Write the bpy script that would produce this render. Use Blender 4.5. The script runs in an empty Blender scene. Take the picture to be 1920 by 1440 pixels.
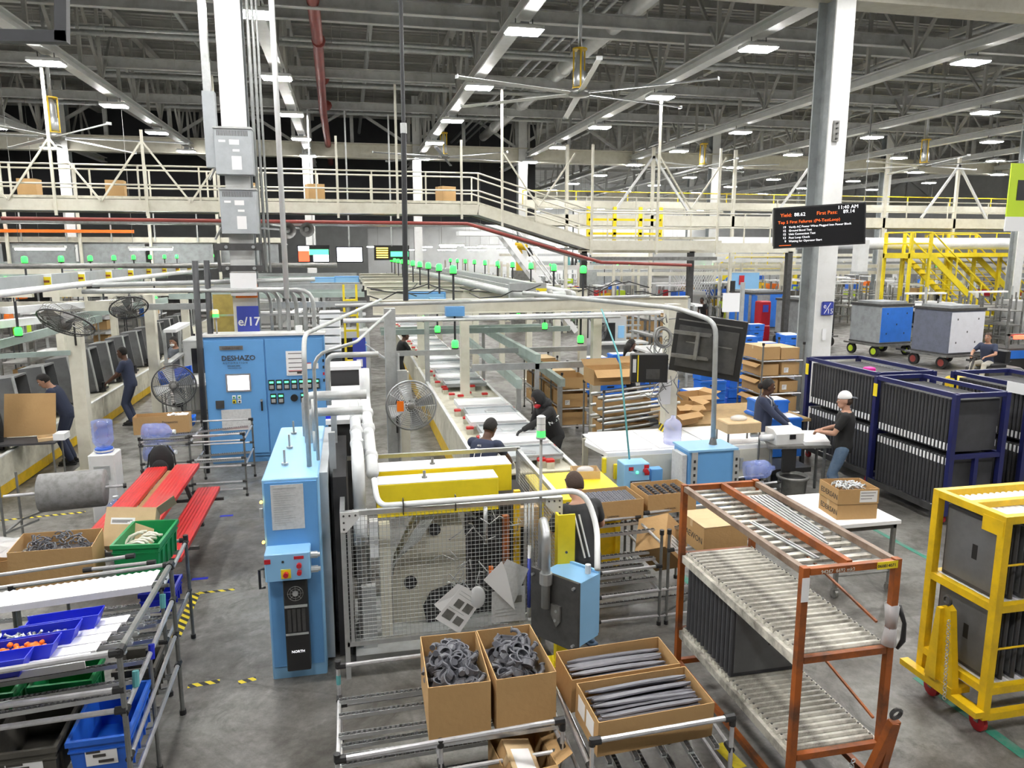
import bpy, bmesh, math, random
from mathutils import Matrix, Vector, Quaternion
random.seed(7)
SC = bpy.context.scene
COL = SC.collection
PI = math.pi
# ------------------------------------------------------------------ camera
FPX = 1400.0; CAMZ = 3.75; VX, VY = 650.0, 474.0
PITCH = math.atan((720 - VY) / FPX)
YAW = math.atan((960 - VX) / math.hypot(FPX, 720 - VY))
cam = bpy.data.objects.new('camera', bpy.data.cameras.new('camera'))
COL.objects.link(cam)
cam.location = (0, 0, CAMZ)
cam.rotation_euler = (PI / 2 - PITCH, 0, -YAW)
cam.data.sensor_width = 36.0
cam.data.lens = FPX / 1920 * 36
cam.data.clip_start = 0.05; cam.data.clip_end = 400
SC.camera = cam
# ------------------------------------------------------------------ world and exposure
W = bpy.data.worlds.new('hall_world'); SC.world = W; W.use_nodes = True
W.node_tree.nodes['Background'].inputs[0].default_value = (0.9, 0.95, 1.0, 1)
W.node_tree.nodes['Background'].inputs[1].default_value = 0.25
SC.view_settings.view_transform = 'Standard'
SC.view_settings.look = 'None'
SC.view_settings.exposure = 0.38
SC.view_settings.gamma = 1.0
SC.view_settings.use_curve_mapping = False
LAMP_STRENGTH = 150.0
SC.cycles.max_bounces = 6; SC.cycles.glossy_bounces = 3; SC.cycles.transmission_bounces = 4
SC.cycles.caustics_reflective = False; SC.cycles.caustics_refractive = False

# ------------------------------------------------------------------ survey helpers: camera ray meets a plane of the hall
_fw = Vector((math.sin(YAW) * math.cos(PITCH), math.cos(YAW) * math.cos(PITCH), -math.sin(PITCH)))
_rt = Vector((math.cos(YAW), -math.sin(YAW), 0)); _up = _rt.cross(_fw)
def _ray(x, y): return _fw * FPX + _rt * (x - 960) - _up * (y - 720)
def PZ(x, y, z=0.0):
    d = _ray(x, y); return Vector((0, 0, CAMZ)) + d * ((z - CAMZ) / d.z)
def PY(x, y, Y):
    d = _ray(x, y); return Vector((0, 0, CAMZ)) + d * (Y / d.y)

def seen(p, m=20):
    d = Vector(p) - Vector((0, 0, CAMZ)); z = d.dot(_fw)
    if z <= .1: return False
    x = 960 + FPX * d.dot(_rt) / z; y = 720 - FPX * d.dot(_up) / z
    return -m < x < 1920 + m and -m < y < 1440 + m
ORD = 'first second third fourth fifth sixth seventh eighth ninth tenth eleventh twelfth thirteenth fourteenth fifteenth sixteenth seventeenth eighteenth nineteenth twentieth twenty-first twenty-second twenty-third twenty-fourth twenty-fifth twenty-sixth'.split()
# ------------------------------------------------------------------ materials
MATS = {}
def mat(name, col, rough=0.5, metal=0.0, dirt=0.0, dscale=6.0, dcol=None, bump=0.0, bscale=60.0, emit=None, alpha=1.0, trans=0.0, spec=0.5):
    m = bpy.data.materials.new(name); m.use_nodes = True
    nt = m.node_tree; b = nt.nodes['Principled BSDF']; N = nt.nodes.new; L = nt.links.new
    c4 = (col[0], col[1], col[2], 1)
    b.inputs['Base Color'].default_value = c4
    b.inputs['Roughness'].default_value = rough
    b.inputs['Metallic'].default_value = metal
    b.inputs['Specular IOR Level'].default_value = spec
    if trans: b.inputs['Transmission Weight'].default_value = trans
    if alpha < 1: b.inputs['Alpha'].default_value = alpha
    if emit:
        b.inputs['Emission Color'].default_value = (*emit[0], 1); b.inputs['Emission Strength'].default_value = emit[1]
    if dirt > 0 or bump > 0:
        tc = N('ShaderNodeTexCoord')
    if dirt > 0:
        n = N('ShaderNodeTexNoise'); n.inputs['Scale'].default_value = dscale; n.inputs['Detail'].default_value = 6; n.inputs['Roughness'].default_value = 0.65
        L(tc.outputs['Object'], n.inputs['Vector'])
        r = N('ShaderNodeValToRGB'); r.color_ramp.elements[0].position = 0.42; r.color_ramp.elements[1].position = 0.68
        r.color_ramp.elements[0].color = (0, 0, 0, 1); r.color_ramp.elements[1].color = (dirt, dirt, dirt, 1)
        L(n.outputs['Fac'], r.inputs['Fac'])
        mx = N('ShaderNodeMix'); mx.data_type = 'RGBA'
        mx.inputs['A'].default_value = c4
        d = dcol or (col[0] * .35, col[1] * .33, col[2] * .3)
        mx.inputs['B'].default_value = (*d, 1)
        L(r.outputs['Color'], mx.inputs['Factor']); L(mx.outputs['Result'], b.inputs['Base Color'])
    if bump > 0:
        n2 = N('ShaderNodeTexNoise'); n2.inputs['Scale'].default_value = bscale; n2.inputs['Detail'].default_value = 4
        L(tc.outputs['Object'], n2.inputs['Vector'])
        bp = N('ShaderNodeBump'); bp.inputs['Strength'].default_value = bump; bp.inputs['Distance'].default_value = 0.02
        L(n2.outputs['Fac'], bp.inputs['Height']); L(bp.outputs['Normal'], b.inputs['Normal'])
    MATS[name] = m
    return m
M = MATS
mat('white_paint', (.72, .73, .72), .45, dirt=.25, dscale=3, dcol=(.4, .39, .35))
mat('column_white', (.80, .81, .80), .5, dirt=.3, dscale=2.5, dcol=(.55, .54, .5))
mat('cream_paint', (.70, .68, .58), .5, dirt=.3, dscale=4, dcol=(.42, .38, .28))
mat('conveyor_cream', (.66, .64, .53), .5, dirt=.5, dscale=5, dcol=(.3, .27, .2))
mat('beam_grey', (.52, .53, .52), .55, dirt=.4, dscale=2)
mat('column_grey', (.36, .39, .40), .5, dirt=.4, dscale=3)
mat('roof_grey', (.42, .42, .40), .7, dirt=.4, dscale=.4)
mat('truss_grey', (.46, .46, .44), .6, dirt=.5, dscale=.8)
mat('unlit_end_dark', (.035, .036, .04), .9, dirt=.5, dscale=.5, dcol=(.01, .01, .012))  # darkness of the unlit hall end put into the colour
mat('wall_grey', (.55, .56, .56), .7, dirt=.3, dscale=.6)
mat('wall_white', (.8, .82, .82), .7, dirt=.2, dscale=.6)
mat('galvanized', (.52, .54, .55), .35, .7, dirt=.35, dscale=9, dcol=(.28, .29, .3))
mat('conduit_grey', (.50, .52, .52), .4, .35, dirt=.3, dscale=7)
mat('pvc_white', (.80, .82, .83), .4, dirt=.25, dscale=6, dcol=(.5, .5, .48))
mat('aluminium', (.66, .68, .69), .32, .75, dirt=.2, dscale=12)
mat('pipe_rail', (.62, .62, .64), .3, .55, dirt=.3, dscale=14)
mat('rack_tube', (.20, .205, .2), .4, .3, dirt=.4, dscale=10)
mat('steel_dark', (.10, .10, .10), .45, .5, dirt=.4, dscale=8)
mat('steel_mid', (.28, .28, .27), .4, .6, dirt=.5, dscale=8)
mat('joint_black', (.018, .018, .019), .45)
mat('black_plastic', (.02, .02, .021), .4)
mat('black_pole', (.03, .032, .036), .5, dirt=.3, dscale=6)
mat('rubber', (.025, .024, .023), .8)
mat('cabinet_blue', (.135, .36, .70), .42, dirt=.15, dscale=3, dcol=(.08, .22, .45))
mat('cabinet_blue_light', (.26, .52, .80), .4, dirt=.12, dscale=3, dcol=(.16, .34, .55))
mat('box_grey', (.40, .43, .45), .45, dirt=.2, dscale=4)
mat('tote_blue', (.02, .13, .62), .4, dirt=.25, dscale=7)
mat('bin_blue', (.015, .03, .58), .35)
mat('tote_green', (.01, .27, .08), .4, dirt=.25, dscale=7)
mat('tote_grey', (.085, .08, .068), .6, dirt=.4, dscale=6)
mat('rack_navy', (.012, .016, .10), .4, dirt=.4, dscale=9, dcol=(.02, .02, .05))
mat('panel_dark', (.055, .056, .062), .6, dirt=.4, dscale=5)
mat('panel_grey', (.14, .145, .15), .55, dirt=.35, dscale=4)
mat('yellow_paint', (.80, .52, .01), .4, dirt=.4, dscale=6, dcol=(.35, .22, .02))
mat('yellow_bright', (.86, .68, .02), .45, dirt=.15, dscale=5)
mat('orange_paint', (.37, .095, .014), .5, dirt=.85, dscale=4, dcol=(.06, .032, .02))
mat('slat_cream', (.66, .64, .56), .4, dirt=.95, dscale=5, dcol=(.10, .09, .075))
mat('slat_white', (.85, .85, .88), .45, dirt=.1)
mat('red_plastic', (.55, .022, .02), .38, dirt=.2, dscale=6)
mat('red_paint', (.5, .02, .03), .4)
mat('red_pipe', (.28, .05, .04), .5, dirt=.4, dscale=2)
mat('cardboard', (.48, .30, .13), .8, dirt=.18, dscale=5, dcol=(.34, .2, .08), bump=.15, bscale=25)
mat('cardboard_light', (.60, .44, .25), .8, dirt=.15, dscale=5, bump=.1, bscale=25)
mat('print_dark', (.05, .045, .04), .8)
mat('paper_white', (.82, .82, .82), .8)
mat('paper_grey', (.62, .63, .63), .8, dirt=.3, dscale=30, dcol=(.3, .3, .3))
mat('parts_grey', (.12, .125, .145), .38, dirt=.2, dscale=20)
mat('rail_worn', (.27, .20, .15), .5, dirt=.7, dscale=6, dcol=(.10, .045, .02))
mat('parts_strip', (.16, .16, .185), .45, dirt=.3, dscale=8)
mat('clear_bag', (.75, .77, .78), .25, alpha=.55)
mat('water_blue', (.30, .40, .85), .08, alpha=.42, spec=.8)
mat('water_pale', (.62, .66, .98), .1, alpha=.45, spec=.8)
mat('felt_grey', (.27, .27, .27), .95, dirt=.5, dscale=12)
mat('lens_white', (1, 1, 1), .4, emit=((1, .98, .95), 1.0))
mat('strip_white', (1, 1, 1), .4, emit=((1, .98, .95), 60.0))
mat('mask_white', (.8, .8, .8), .7)
mat('green_lamp', (.02, .6, .18), .3, emit=((.03, 1.0, .035), 3.4))
mat('amber_lamp', (.9, .5, .05), .3, emit=((1, .55, .05), 8.0))
mat('red_lamp', (.8, .05, .03), .3, emit=((1, .08, .04), 4.0))
mat('white_lamp_off', (.82, .82, .8), .4)
mat('screen_white', (.9, .9, 1), .3, emit=((.85, .88, 1.0), 3.0))
mat('screen_green', (.1, .7, .3), .3, emit=((.1, .9, .35), 1.6))
mat('screen_red', (.8, .1, .05), .3, emit=((1, .12, .05), 1.5))
mat('screen_black', (.012, .012, .014), .25)
mat('text_white', (1, 1, 1), .5, emit=((.95, .95, 1), 1.0))
mat('text_orange', (1, .15, .02), .5, emit=((1, .13, .015), .9))
mat('sign_blue', (.05, .075, .42), .4)
mat('sign_white', (.85, .86, .88), .5)
mat('lime', (.55, .75, .03), .5)
mat('tape_yellow', (.75, .60, .02), .6, dirt=.5, dscale=9)
mat('tape_green', (.02, .22, .15), .6, dirt=.55, dscale=5, dcol=(.25, .25, .24))
mat('wood', (.42, .28, .12), .7, dirt=.3, dscale=9)
mat('plywood_gold', (.50, .38, .10), .6, dirt=.4, dscale=5)
mat('tarp_grey', (.32, .34, .35), .7, dirt=.4, dscale=5)
mat('crate_blue', (.03, .19, .72), .45, dirt=.2, dscale=4)
mat('crate_white', (.72, .74, .8), .5, dirt=.1)
mat('crate_slate', (.15, .165, .22), .5, dirt=.3)
mat('teal_hose', (.12, .4, .42), .5)
mat('beam_teal', (.36, .44, .41), .5, dirt=.4, dscale=3)
mat('jack_red', (.45, .015, .03), .35, dirt=.2)
mat('skin_dark', (.10, .045, .026), .55); mat('skin_brown', (.17, .085, .05), .55); mat('skin_light', (.52, .29, .20), .55); mat('skin_tan', (.42, .22, .14), .55)
mat('cloth_navy', (.035, .045, .085), .9, bump=.3, bscale=9); mat('cloth_black', (.017, .017, .018), .9, bump=.3, bscale=9)
mat('cloth_jeans', (.10, .16, .25), .9, dirt=.4, dscale=10, dcol=(.2, .27, .36)); mat('cloth_charcoal', (.045, .047, .05), .9, bump=.3, bscale=9)
mat('cloth_white', (.75, .76, .78), .9); mat('cloth_khaki', (.48, .46, .40), .9); mat('cloth_slate', (.13, .145, .17), .9)
mat('hair_black', (.012, .010, .009), .75, bump=.4, bscale=80); mat('hair_brown', (.05, .028, .018), .75, bump=.3, bscale=80)
mat('magenta', (.8, .02, .35), .5)
mat('white_clean', (.86, .87, .88), .4)
mat('dark_interior', (.03, .03, .032), .8)
mat('orange_bright', (.85, .18, .01), .4)

def floor_material():
    m = bpy.data.materials.new('floor_concrete'); m.use_nodes = True
    nt = m.node_tree; b = nt.nodes['Principled BSDF']; N = nt.nodes.new; L = nt.links.new
    tc = N('ShaderNodeTexCoord')
    def noise(s, d=8, r=.6, dist=0.0):
        n = N('ShaderNodeTexNoise'); n.inputs['Scale'].default_value = s; n.inputs['Detail'].default_value = d; n.inputs['Roughness'].default_value = r
        n.inputs['Distortion'].default_value = dist
        L(tc.outputs['Object'], n.inputs['Vector']); return n
    def ramp(src, stops):
        r = N('ShaderNodeValToRGB'); e = r.color_ramp.elements
        while len(e) < len(stops): e.new(.5)
        for k, (p, c) in enumerate(stops): e[k].position = p; e[k].color = (*c, 1)
        L(src, r.inputs['Fac']); return r
    base = ramp(noise(.9, 12, .72, .4).outputs['Fac'], [(.34, (.072, .066, .057)), (.47, (.145, .138, .125)), (.58, (.235, .23, .215))])
    fine = ramp(noise(14, 8, .75).outputs['Fac'], [(.35, (.62, .62, .62)), (.65, (1.1, 1.1, 1.1))])
    mul = N('ShaderNodeMix'); mul.data_type = 'RGBA'; mul.blend_type = 'MULTIPLY'; mul.inputs['Factor'].default_value = .7
    L(base.outputs['Color'], mul.inputs['A']); L(fine.outputs['Color'], mul.inputs['B'])
    stain = ramp(noise(1.7, 9, .72, 1.2).outputs['Fac'], [(.52, (0, 0, 0)), (.68, (.8, .8, .8))])
    mx = N('ShaderNodeMix'); mx.data_type = 'RGBA'; mx.inputs['B'].default_value = (.042, .036, .029, 1)
    L(stain.outputs['Color'], mx.inputs['Factor']); L(mul.outputs['Result'], mx.inputs['A'])
    pale = ramp(noise(2.6, 9, .75, .6).outputs['Fac'], [(.60, (0, 0, 0)), (.74, (.6, .6, .6))])
    mx2 = N('ShaderNodeMix'); mx2.data_type = 'RGBA'; mx2.inputs['B'].default_value = (.33, .33, .315, 1)
    L(pale.outputs['Color'], mx2.inputs['Factor']); L(mx.outputs['Result'], mx2.inputs['A'])
    vo = N('ShaderNodeTexVoronoi'); vo.feature = 'DISTANCE_TO_EDGE'; vo.inputs['Scale'].default_value = .42
    wp = N('ShaderNodeMix'); wp.data_type = 'VECTOR'; wp.inputs['Factor'].default_value = .12
    L(tc.outputs['Object'], wp.inputs['A']); L(noise(2.2, 6).outputs['Color'], wp.inputs['B']); L(wp.outputs['Result'], vo.inputs['Vector'])
    ck = ramp(vo.outputs['Distance'], [(.0, (.32, .32, .32)), (.008, (0, 0, 0))])
    mx3 = N('ShaderNodeMix'); mx3.data_type = 'RGBA'; mx3.inputs['B'].default_value = (.03, .027, .023, 1)
    L(ck.outputs['Color'], mx3.inputs['Factor']); L(mx2.outputs['Result'], mx3.inputs['A'])
    L(mx3.outputs['Result'], b.inputs['Base Color'])
    rr = ramp(noise(3.2, 6, .6).outputs['Fac'], [(.35, (.28, .28, .28)), (.7, (.62, .62, .62))])
    L(rr.outputs['Color'], b.inputs['Roughness'])
    bp = N('ShaderNodeBump'); bp.inputs['Strength'].default_value = .12; bp.inputs['Distance'].default_value = .01
    L(noise(30, 6).outputs['Fac'], bp.inputs['Height']); L(bp.outputs['Normal'], b.inputs['Normal'])
    MATS['floor_concrete'] = m
floor_material()
def tape_material():
    m = bpy.data.materials.new('tape_hazard'); m.use_nodes = True
    nt = m.node_tree; b = nt.nodes['Principled BSDF']; N = nt.nodes.new; L = nt.links.new
    tc = N('ShaderNodeTexCoord'); w = N('ShaderNodeTexWave'); w.wave_type = 'BANDS'; w.bands_direction = 'DIAGONAL'
    w.inputs['Scale'].default_value = 5.5
    r = N('ShaderNodeValToRGB'); r.color_ramp.interpolation = 'CONSTANT'
    r.color_ramp.elements[0].color = (.02, .02, .02, 1); r.color_ramp.elements[1].color = (.78, .62, .02, 1); r.color_ramp.elements[1].position = .5
    L(tc.outputs['Object'], w.inputs['Vector']); L(w.outputs['Fac'], r.inputs['Fac']); L(r.outputs['Color'], b.inputs['Base Color'])
    b.inputs['Roughness'].default_value = .6
    MATS['tape_hazard'] = m
tape_material()

# ------------------------------------------------------------------ mesh builder
def basis(d):
    d = Vector(d).normalized()
    a = Vector((0, 0, 1)) if abs(d.z) < .95 else Vector((1, 0, 0))
    u = a.cross(d).normalized(); v = d.cross(u)
    return u, v, d
class MB:
    def __init__(s): s.v = []; s.f = []
    def add(s, vs, fs):
        o = len(s.v); s.v += [Vector(p) for p in vs]; s.f += [tuple(i + o for i in f) for f in fs]; return s
    def box(s, x0, x1, y0, y1, z0, z1):
        return s.add([(x0, y0, z0), (x1, y0, z0), (x1, y1, z0), (x0, y1, z0), (x0, y0, z1), (x1, y0, z1), (x1, y1, z1), (x0, y1, z1)],
                     [(0, 3, 2, 1), (4, 5, 6, 7), (0, 1, 5, 4), (1, 2, 6, 5), (2, 3, 7, 6), (3, 0, 4, 7)])
    def cbox(s, c, sx, sy, sz, R=None):
        o = len(s.v); s.box(-sx / 2, sx / 2, -sy / 2, sy / 2, -sz / 2, sz / 2)
        R = R or Matrix.Identity(3); c = Vector(c)
        for i in range(o, len(s.v)): s.v[i] = R @ s.v[i] + c
        return s
    def bbox(s, x0, x1, y0, y1, z0, z1, b=.01):      # box with chamfered vertical and top edges
        x0, x1 = min(x0, x1), max(x0, x1); y0, y1 = min(y0, y1), max(y0, y1)
        o = [(x0 + b, y0), (x1 - b, y0), (x1, y0 + b), (x1, y1 - b), (x1 - b, y1), (x0 + b, y1), (x0, y1 - b), (x0, y0 + b)]
        cx, cy = (x0 + x1) / 2, (y0 + y1) / 2
        kx, ky = 1 - b / max(x1 - x0, 1e-6) * 1.6, 1 - b / max(y1 - y0, 1e-6) * 1.6
        t = [(cx + (x - cx) * kx, cy + (y - cy) * ky) for x, y in o]
        vs = [(x, y, z0) for x, y in o] + [(x, y, z1 - b * .7) for x, y in o] + [(x, y, z1) for x, y in t]
        fs = [tuple(range(7, -1, -1)), tuple(range(16, 24))]
        for r in (0, 8):
            for i in range(8): j = (i + 1) % 8; fs.append((r + i, r + j, r + 8 + j, r + 8 + i))
        return s.add(vs, fs)
    def bar(s, p, q, w, h=None, up=None):            # rectangular bar p->q
        h = h or w; p = Vector(p); q = Vector(q); d = (q - p).normalized()
        a = Vector(up) if up else (Vector((0, 0, 1)) if abs(d.z) < .95 else Vector((0, 1, 0)))
        u = d.cross(a).normalized(); v = u.cross(d)
        c = [(-w / 2, -h / 2), (w / 2, -h / 2), (w / 2, h / 2), (-w / 2, h / 2)]
        vs = [p + u * x + v * y for x, y in c] + [q + u * x + v * y for x, y in c]
        return s.add(vs, [(0, 3, 2, 1), (4, 5, 6, 7), (0, 1, 5, 4), (1, 2, 6, 5), (2, 3, 7, 6), (3, 0, 4, 7)])
    def ibeam(s, p, q, w, h, t=.02, up=None):
        p = Vector(p); q = Vector(q); d = (q - p).normalized()
        a = Vector(up) if up else (Vector((0, 0, 1)) if abs(d.z) < .95 else Vector((0, 1, 0)))
        u = d.cross(a).normalized(); v = u.cross(d)
        for off in (-h / 2 + t / 2, h / 2 - t / 2): s.bar(p + v * off, q + v * off, w, t, up=a)
        s.bar(p, q, t, h - 2 * t, up=a); return s
    def cyl(s, p, q, r, n=10, r2=None, caps=True):
        p = Vector(p); q = Vector(q); r2 = r if r2 is None else r2
        u, v, d = basis(q - p)
        vs = []
        for c, rr in ((p, r), (q, r2)):
            for i in range(n):
                a = 2 * PI * i / n; vs.append(c + u * (rr * math.cos(a)) + v * (rr * math.sin(a)))
        fs = [(i, (i + 1) % n, n + (i + 1) % n, n + i) for i in range(n)]
        if caps: fs += [tuple(range(n - 1, -1, -1)), tuple(range(n, 2 * n))]
        return s.add(vs, fs)
    def path(s, pts, r, n=8, closed=False, caps=True):
        pts = [Vector(p) for p in pts]; m = len(pts); vs = []; u = None
        for k in range(m):
            if closed: t = (pts[(k + 1) % m] - pts[k - 1]).normalized()
            else: t = (pts[min(k + 1, m - 1)] - pts[max(k - 1, 0)]).normalized()
            if u is None: u, v, _ = basis(t)
            else:
                u = (u - t * u.dot(t)).normalized(); v = t.cross(u)
            rr = r[k] if isinstance(r, (list, tuple)) else r
            for i in range(n):
                a = 2 * PI * i / n; vs.append(pts[k] + u * (rr * math.cos(a)) + v * (rr * math.sin(a)))
        fs = []
        for k in range(m if closed else m - 1):
            k2 = (k + 1) % m
            for i in range(n): j = (i + 1) % n; fs.append((k * n + i, k * n + j, k2 * n + j, k2 * n + i))
        if caps and not closed: fs += [tuple(range(n - 1, -1, -1)), tuple(range((m - 1) * n, m * n))]
        return s.add(vs, fs)
    def bend(s, pts, r, rad=.12, n=8, k=4):          # tube through corners with rounded elbows
        pts = [Vector(p) for p in pts]; out = [pts[0]]
        for i in range(1, len(pts) - 1):
            a, b, c = pts[i - 1], pts[i], pts[i + 1]
            la, lc = (a - b).length, (c - b).length; q = min(rad, la * .49, lc * .49)
            A = b + (a - b).normalized() * q; Cc = b + (c - b).normalized() * q
            for t in range(k + 1):
                t /= k; out.append(A * (1 - t) ** 2 + b * 2 * t * (1 - t) + Cc * t * t)
        out.append(pts[-1]); return s.path(out, r, n)
    def lathe(s, prof, c=(0, 0, 0), d=(0, 0, 1), n=16, caps=True):   # prof: (radius, height)
        u, v, d = basis(d); c = Vector(c); vs = []; m = len(prof)
        for r, h in prof:
            for i in range(n):
                a = 2 * PI * i / n; vs.append(c + d * h + u * (r * math.cos(a)) + v * (r * math.sin(a)))
        fs = []
        for k in range(m - 1):
            for i in range(n): j = (i + 1) % n; fs.append((k * n + i, k * n + j, (k + 1) * n + j, (k + 1) * n + i))
        if caps: fs += [tuple(range(n - 1, -1, -1)), tuple(range((m - 1) * n, m * n))]
        return s.add(vs, fs)
    def ring(s, c, d, R, r, n=24, m=5):
        u, v, d = basis(d); c = Vector(c)
        return s.path([c + u * (R * math.cos(2 * PI * i / n)) + v * (R * math.sin(2 * PI * i / n)) for i in range(n)], r, m, closed=True)
    def prism(s, poly, axis, a, b):                  # poly in the plane normal to axis: x->(y,z), y->(x,z), z->(x,y)
        f = {'x': lambda p, t: (t, p[0], p[1]), 'y': lambda p, t: (p[0], t, p[1]), 'z': lambda p, t: (p[0], p[1], t)}[axis]
        n = len(poly); vs = [f(p, a) for p in poly] + [f(p, b) for p in poly]
        fs = [tuple(range(n - 1, -1, -1)), tuple(range(n, 2 * n))] + [(i, (i + 1) % n, n + (i + 1) % n, n + i) for i in range(n)]
        return s.add(vs, fs)
    def ball(s, c, rx, ry=None, rz=None, n=10, m=6):
        ry = rx if ry is None else ry; rz = rx if rz is None else rz; c = Vector(c)
        vs = [c + Vector((0, 0, -rz))]
        for k in range(1, m):
            t = -PI / 2 + PI * k / m
            for i in range(n):
                a = 2 * PI * i / n; vs.append(c + Vector((rx * math.cos(t) * math.cos(a), ry * math.cos(t) * math.sin(a), rz * math.sin(t))))
        vs.append(c + Vector((0, 0, rz))); fs = []
        for i in range(n): fs.append((0, 1 + (i + 1) % n, 1 + i))
        for k in range(m - 2):
            for i in range(n): j = (i + 1) % n; fs.append((1 + k * n + i, 1 + k * n + j, 1 + (k + 1) * n + j, 1 + (k + 1) * n + i))
        t = len(vs) - 1; b = 1 + (m - 2) * n
        for i in range(n): fs.append((b + i, b + (i + 1) % n, t))
        return s.add(vs, fs)
    def quad(s, a, b, c, d): return s.add([a, b, c, d], [(0, 1, 2, 3)])
    def sheet(s, a, b, c, d, t):                     # thin slab on quad abcd, thickness t along its normal
        a, b, c, d = map(Vector, (a, b, c, d)); n = (b - a).cross(d - a).normalized() * t
        return s.add([a, b, c, d, a + n, b + n, c + n, d + n], [(0, 3, 2, 1), (4, 5, 6, 7), (0, 1, 5, 4), (1, 2, 6, 5), (2, 3, 7, 6), (3, 0, 4, 7)])
    def move(s, T):
        s.v = [T @ p for p in s.v]; return s
    def mesh(s, name, material, smooth, off=None):
        me = bpy.data.meshes.new(name)
        vs = [p - off for p in s.v] if off is not None else s.v
        me.from_pydata([tuple(p) for p in vs], [], s.f)
        if smooth: me.polygons.foreach_set('use_smooth', [True] * len(me.polygons))
        me.materials.append(MATS[material]); me.update()
        return me
ROOTM = {}
def tag(o, label=None, cat=None, group=None, kind=None):
    if label: o['label'] = label
    if cat: o['category'] = cat
    if group: o['group'] = group
    if kind: o['kind'] = kind
    return o
def link(o, parent=None):
    COL.objects.link(o)
    if parent is not None: o.parent = parent
    return o
def rootof(p):
    while p.parent is not None: p = p.parent
    return p
def build(mb, name, material, parent=None, smooth=False, label=None, cat=None, group=None, kind=None):
    if parent is None:
        xs = [p.x for p in mb.v]; ys = [p.y for p in mb.v]; zs = [p.z for p in mb.v]
        off = Vector(((min(xs) + max(xs)) / 2, (min(ys) + max(ys)) / 2, min(zs)))
        o = bpy.data.objects.new(name, mb.mesh(name, material, smooth, off)); o.location = off
        ROOTM[o] = Matrix.Translation(off)
    else:
        T = ROOTM[rootof(parent)].inverted()
        mb.v = [T @ p for p in mb.v]
        o = bpy.data.objects.new(name, mb.mesh(name, material, smooth))
    link(o, parent); return tag(o, label, cat, group, kind)
def thing(name, label, cat, loc=(0, 0, 0), rz=0.0, group=None, local=False, kind=None):
    o = bpy.data.objects.new(name, None); link(o); o.empty_display_size = .1
    o.location = loc; o.rotation_euler = (0, 0, rz)
    ROOTM[o] = Matrix.Identity(4) if local else Matrix.Translation(Vector(loc)) @ Matrix.Rotation(rz, 4, 'Z')
    return tag(o, label, cat, group, kind)
def inst(o, parent, loc=(0, 0, 0), rot=None, name=None):   # another object on the same mesh, as a part
    c = bpy.data.objects.new(name or o.name.split('.')[0], o.data); link(c, parent); c.location = loc
    if rot: c.rotation_euler = rot
    return c
def dup(root, loc, rz=None, label=None, group=None):
    r = root.copy(); link(r); r.location = loc
    if rz is not None: r.rotation_euler = (0, 0, rz)
    if label: r['label'] = label
    if group: r['group'] = group
    def rec(a, b):
        for ch in list(a.children):
            c = ch.copy(); link(c); c.parent = b; rec(ch, c)
    rec(root, r); return r
TEXTS = []
def text(parent, s, size, loc, rot, material, name='lettering', align='LEFT', ext=.001, bold=0.0):
    cu = bpy.data.curves.new(name, 'FONT'); cu.body = s; cu.size = size; cu.align_x = align; cu.extrude = ext; cu.offset = bold; cu.resolution_u = 2
    cu.materials.append(MATS[material])
    o = bpy.data.objects.new(name, cu); link(o, parent); TEXTS.append(o)
    T = ROOTM[rootof(parent)].inverted()
    o.matrix_local = T @ Matrix.Translation(Vector(loc)) @ rot.to_4x4()
    return o
FACE_S = Matrix(((1, 0, 0), (0, 0, -1), (0, 1, 0)))          # text in XZ plane, read from -Y
FACE_W = Matrix(((0, 0, -1), (-1, 0, 0), (0, 1, 0)))         # text on a plane facing -X
def rotz3(a): return Matrix.Rotation(a, 3, 'Z')
# ================================================================== SHELL
def struct(mb, name, material, parent=None): return build(mb, name, material, parent, kind='structure' if parent is None else None)
XL, XR, YB, YF, ZR = -34.0, 62.0, -16.0, 92.0, 12.3
struct(MB().box(XL, XR, YB, YF, -.3, 0), 'floor', 'floor_concrete')
struct(MB().box(XL - .3, XL, YB, YF, 0, ZR), 'wall_left', 'wall_grey')
struct(MB().box(XR, XR + .3, YB, YF, 0, ZR), 'wall_right', 'wall_grey')
struct(MB().box(XL, XR, YB - .3, YB, 0, ZR), 'wall_back', 'wall_grey')
struct(MB().box(XL, XR, YF, YF + .3, 0, ZR), 'wall_front', 'wall_white')
# near-black sheet; its colour stands for the unlit hall end above the mezzanine
struct(MB().box(XL, 12.5, 50.0, 50.3, 5.6, ZR), 'wall_upper', 'unlit_end_dark')
roof = struct(MB().box(XL - .3, XR + .3, YB - .3, YF + .3, ZR, ZR + .2), 'ceiling', 'roof_grey')
ROOTM[roof] = ROOTM[roof]
pu = None
for k in range(44):
    y = -2 + k * 1.62
    if pu is None:
        pu = build(MB().ibeam((XL, y, ZR - .12), (XR, y, ZR - .12), .12, .24, .02), 'purlin', 'truss_grey', roof); pu0 = y
    else: inst(pu, roof, (0, y - pu0, 0), name='purlin')
deck = None
for k in range(120):
    y = 8 + k * .34
    if deck is None:
        deck = build(MB().bar((XL, y, ZR - .02), (XR, y, ZR - .02), .05, .05), 'deck_rib', 'roof_grey', roof); d0 = y
    else: inst(deck, roof, (0, y - d0, 0), name='deck_rib')
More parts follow.
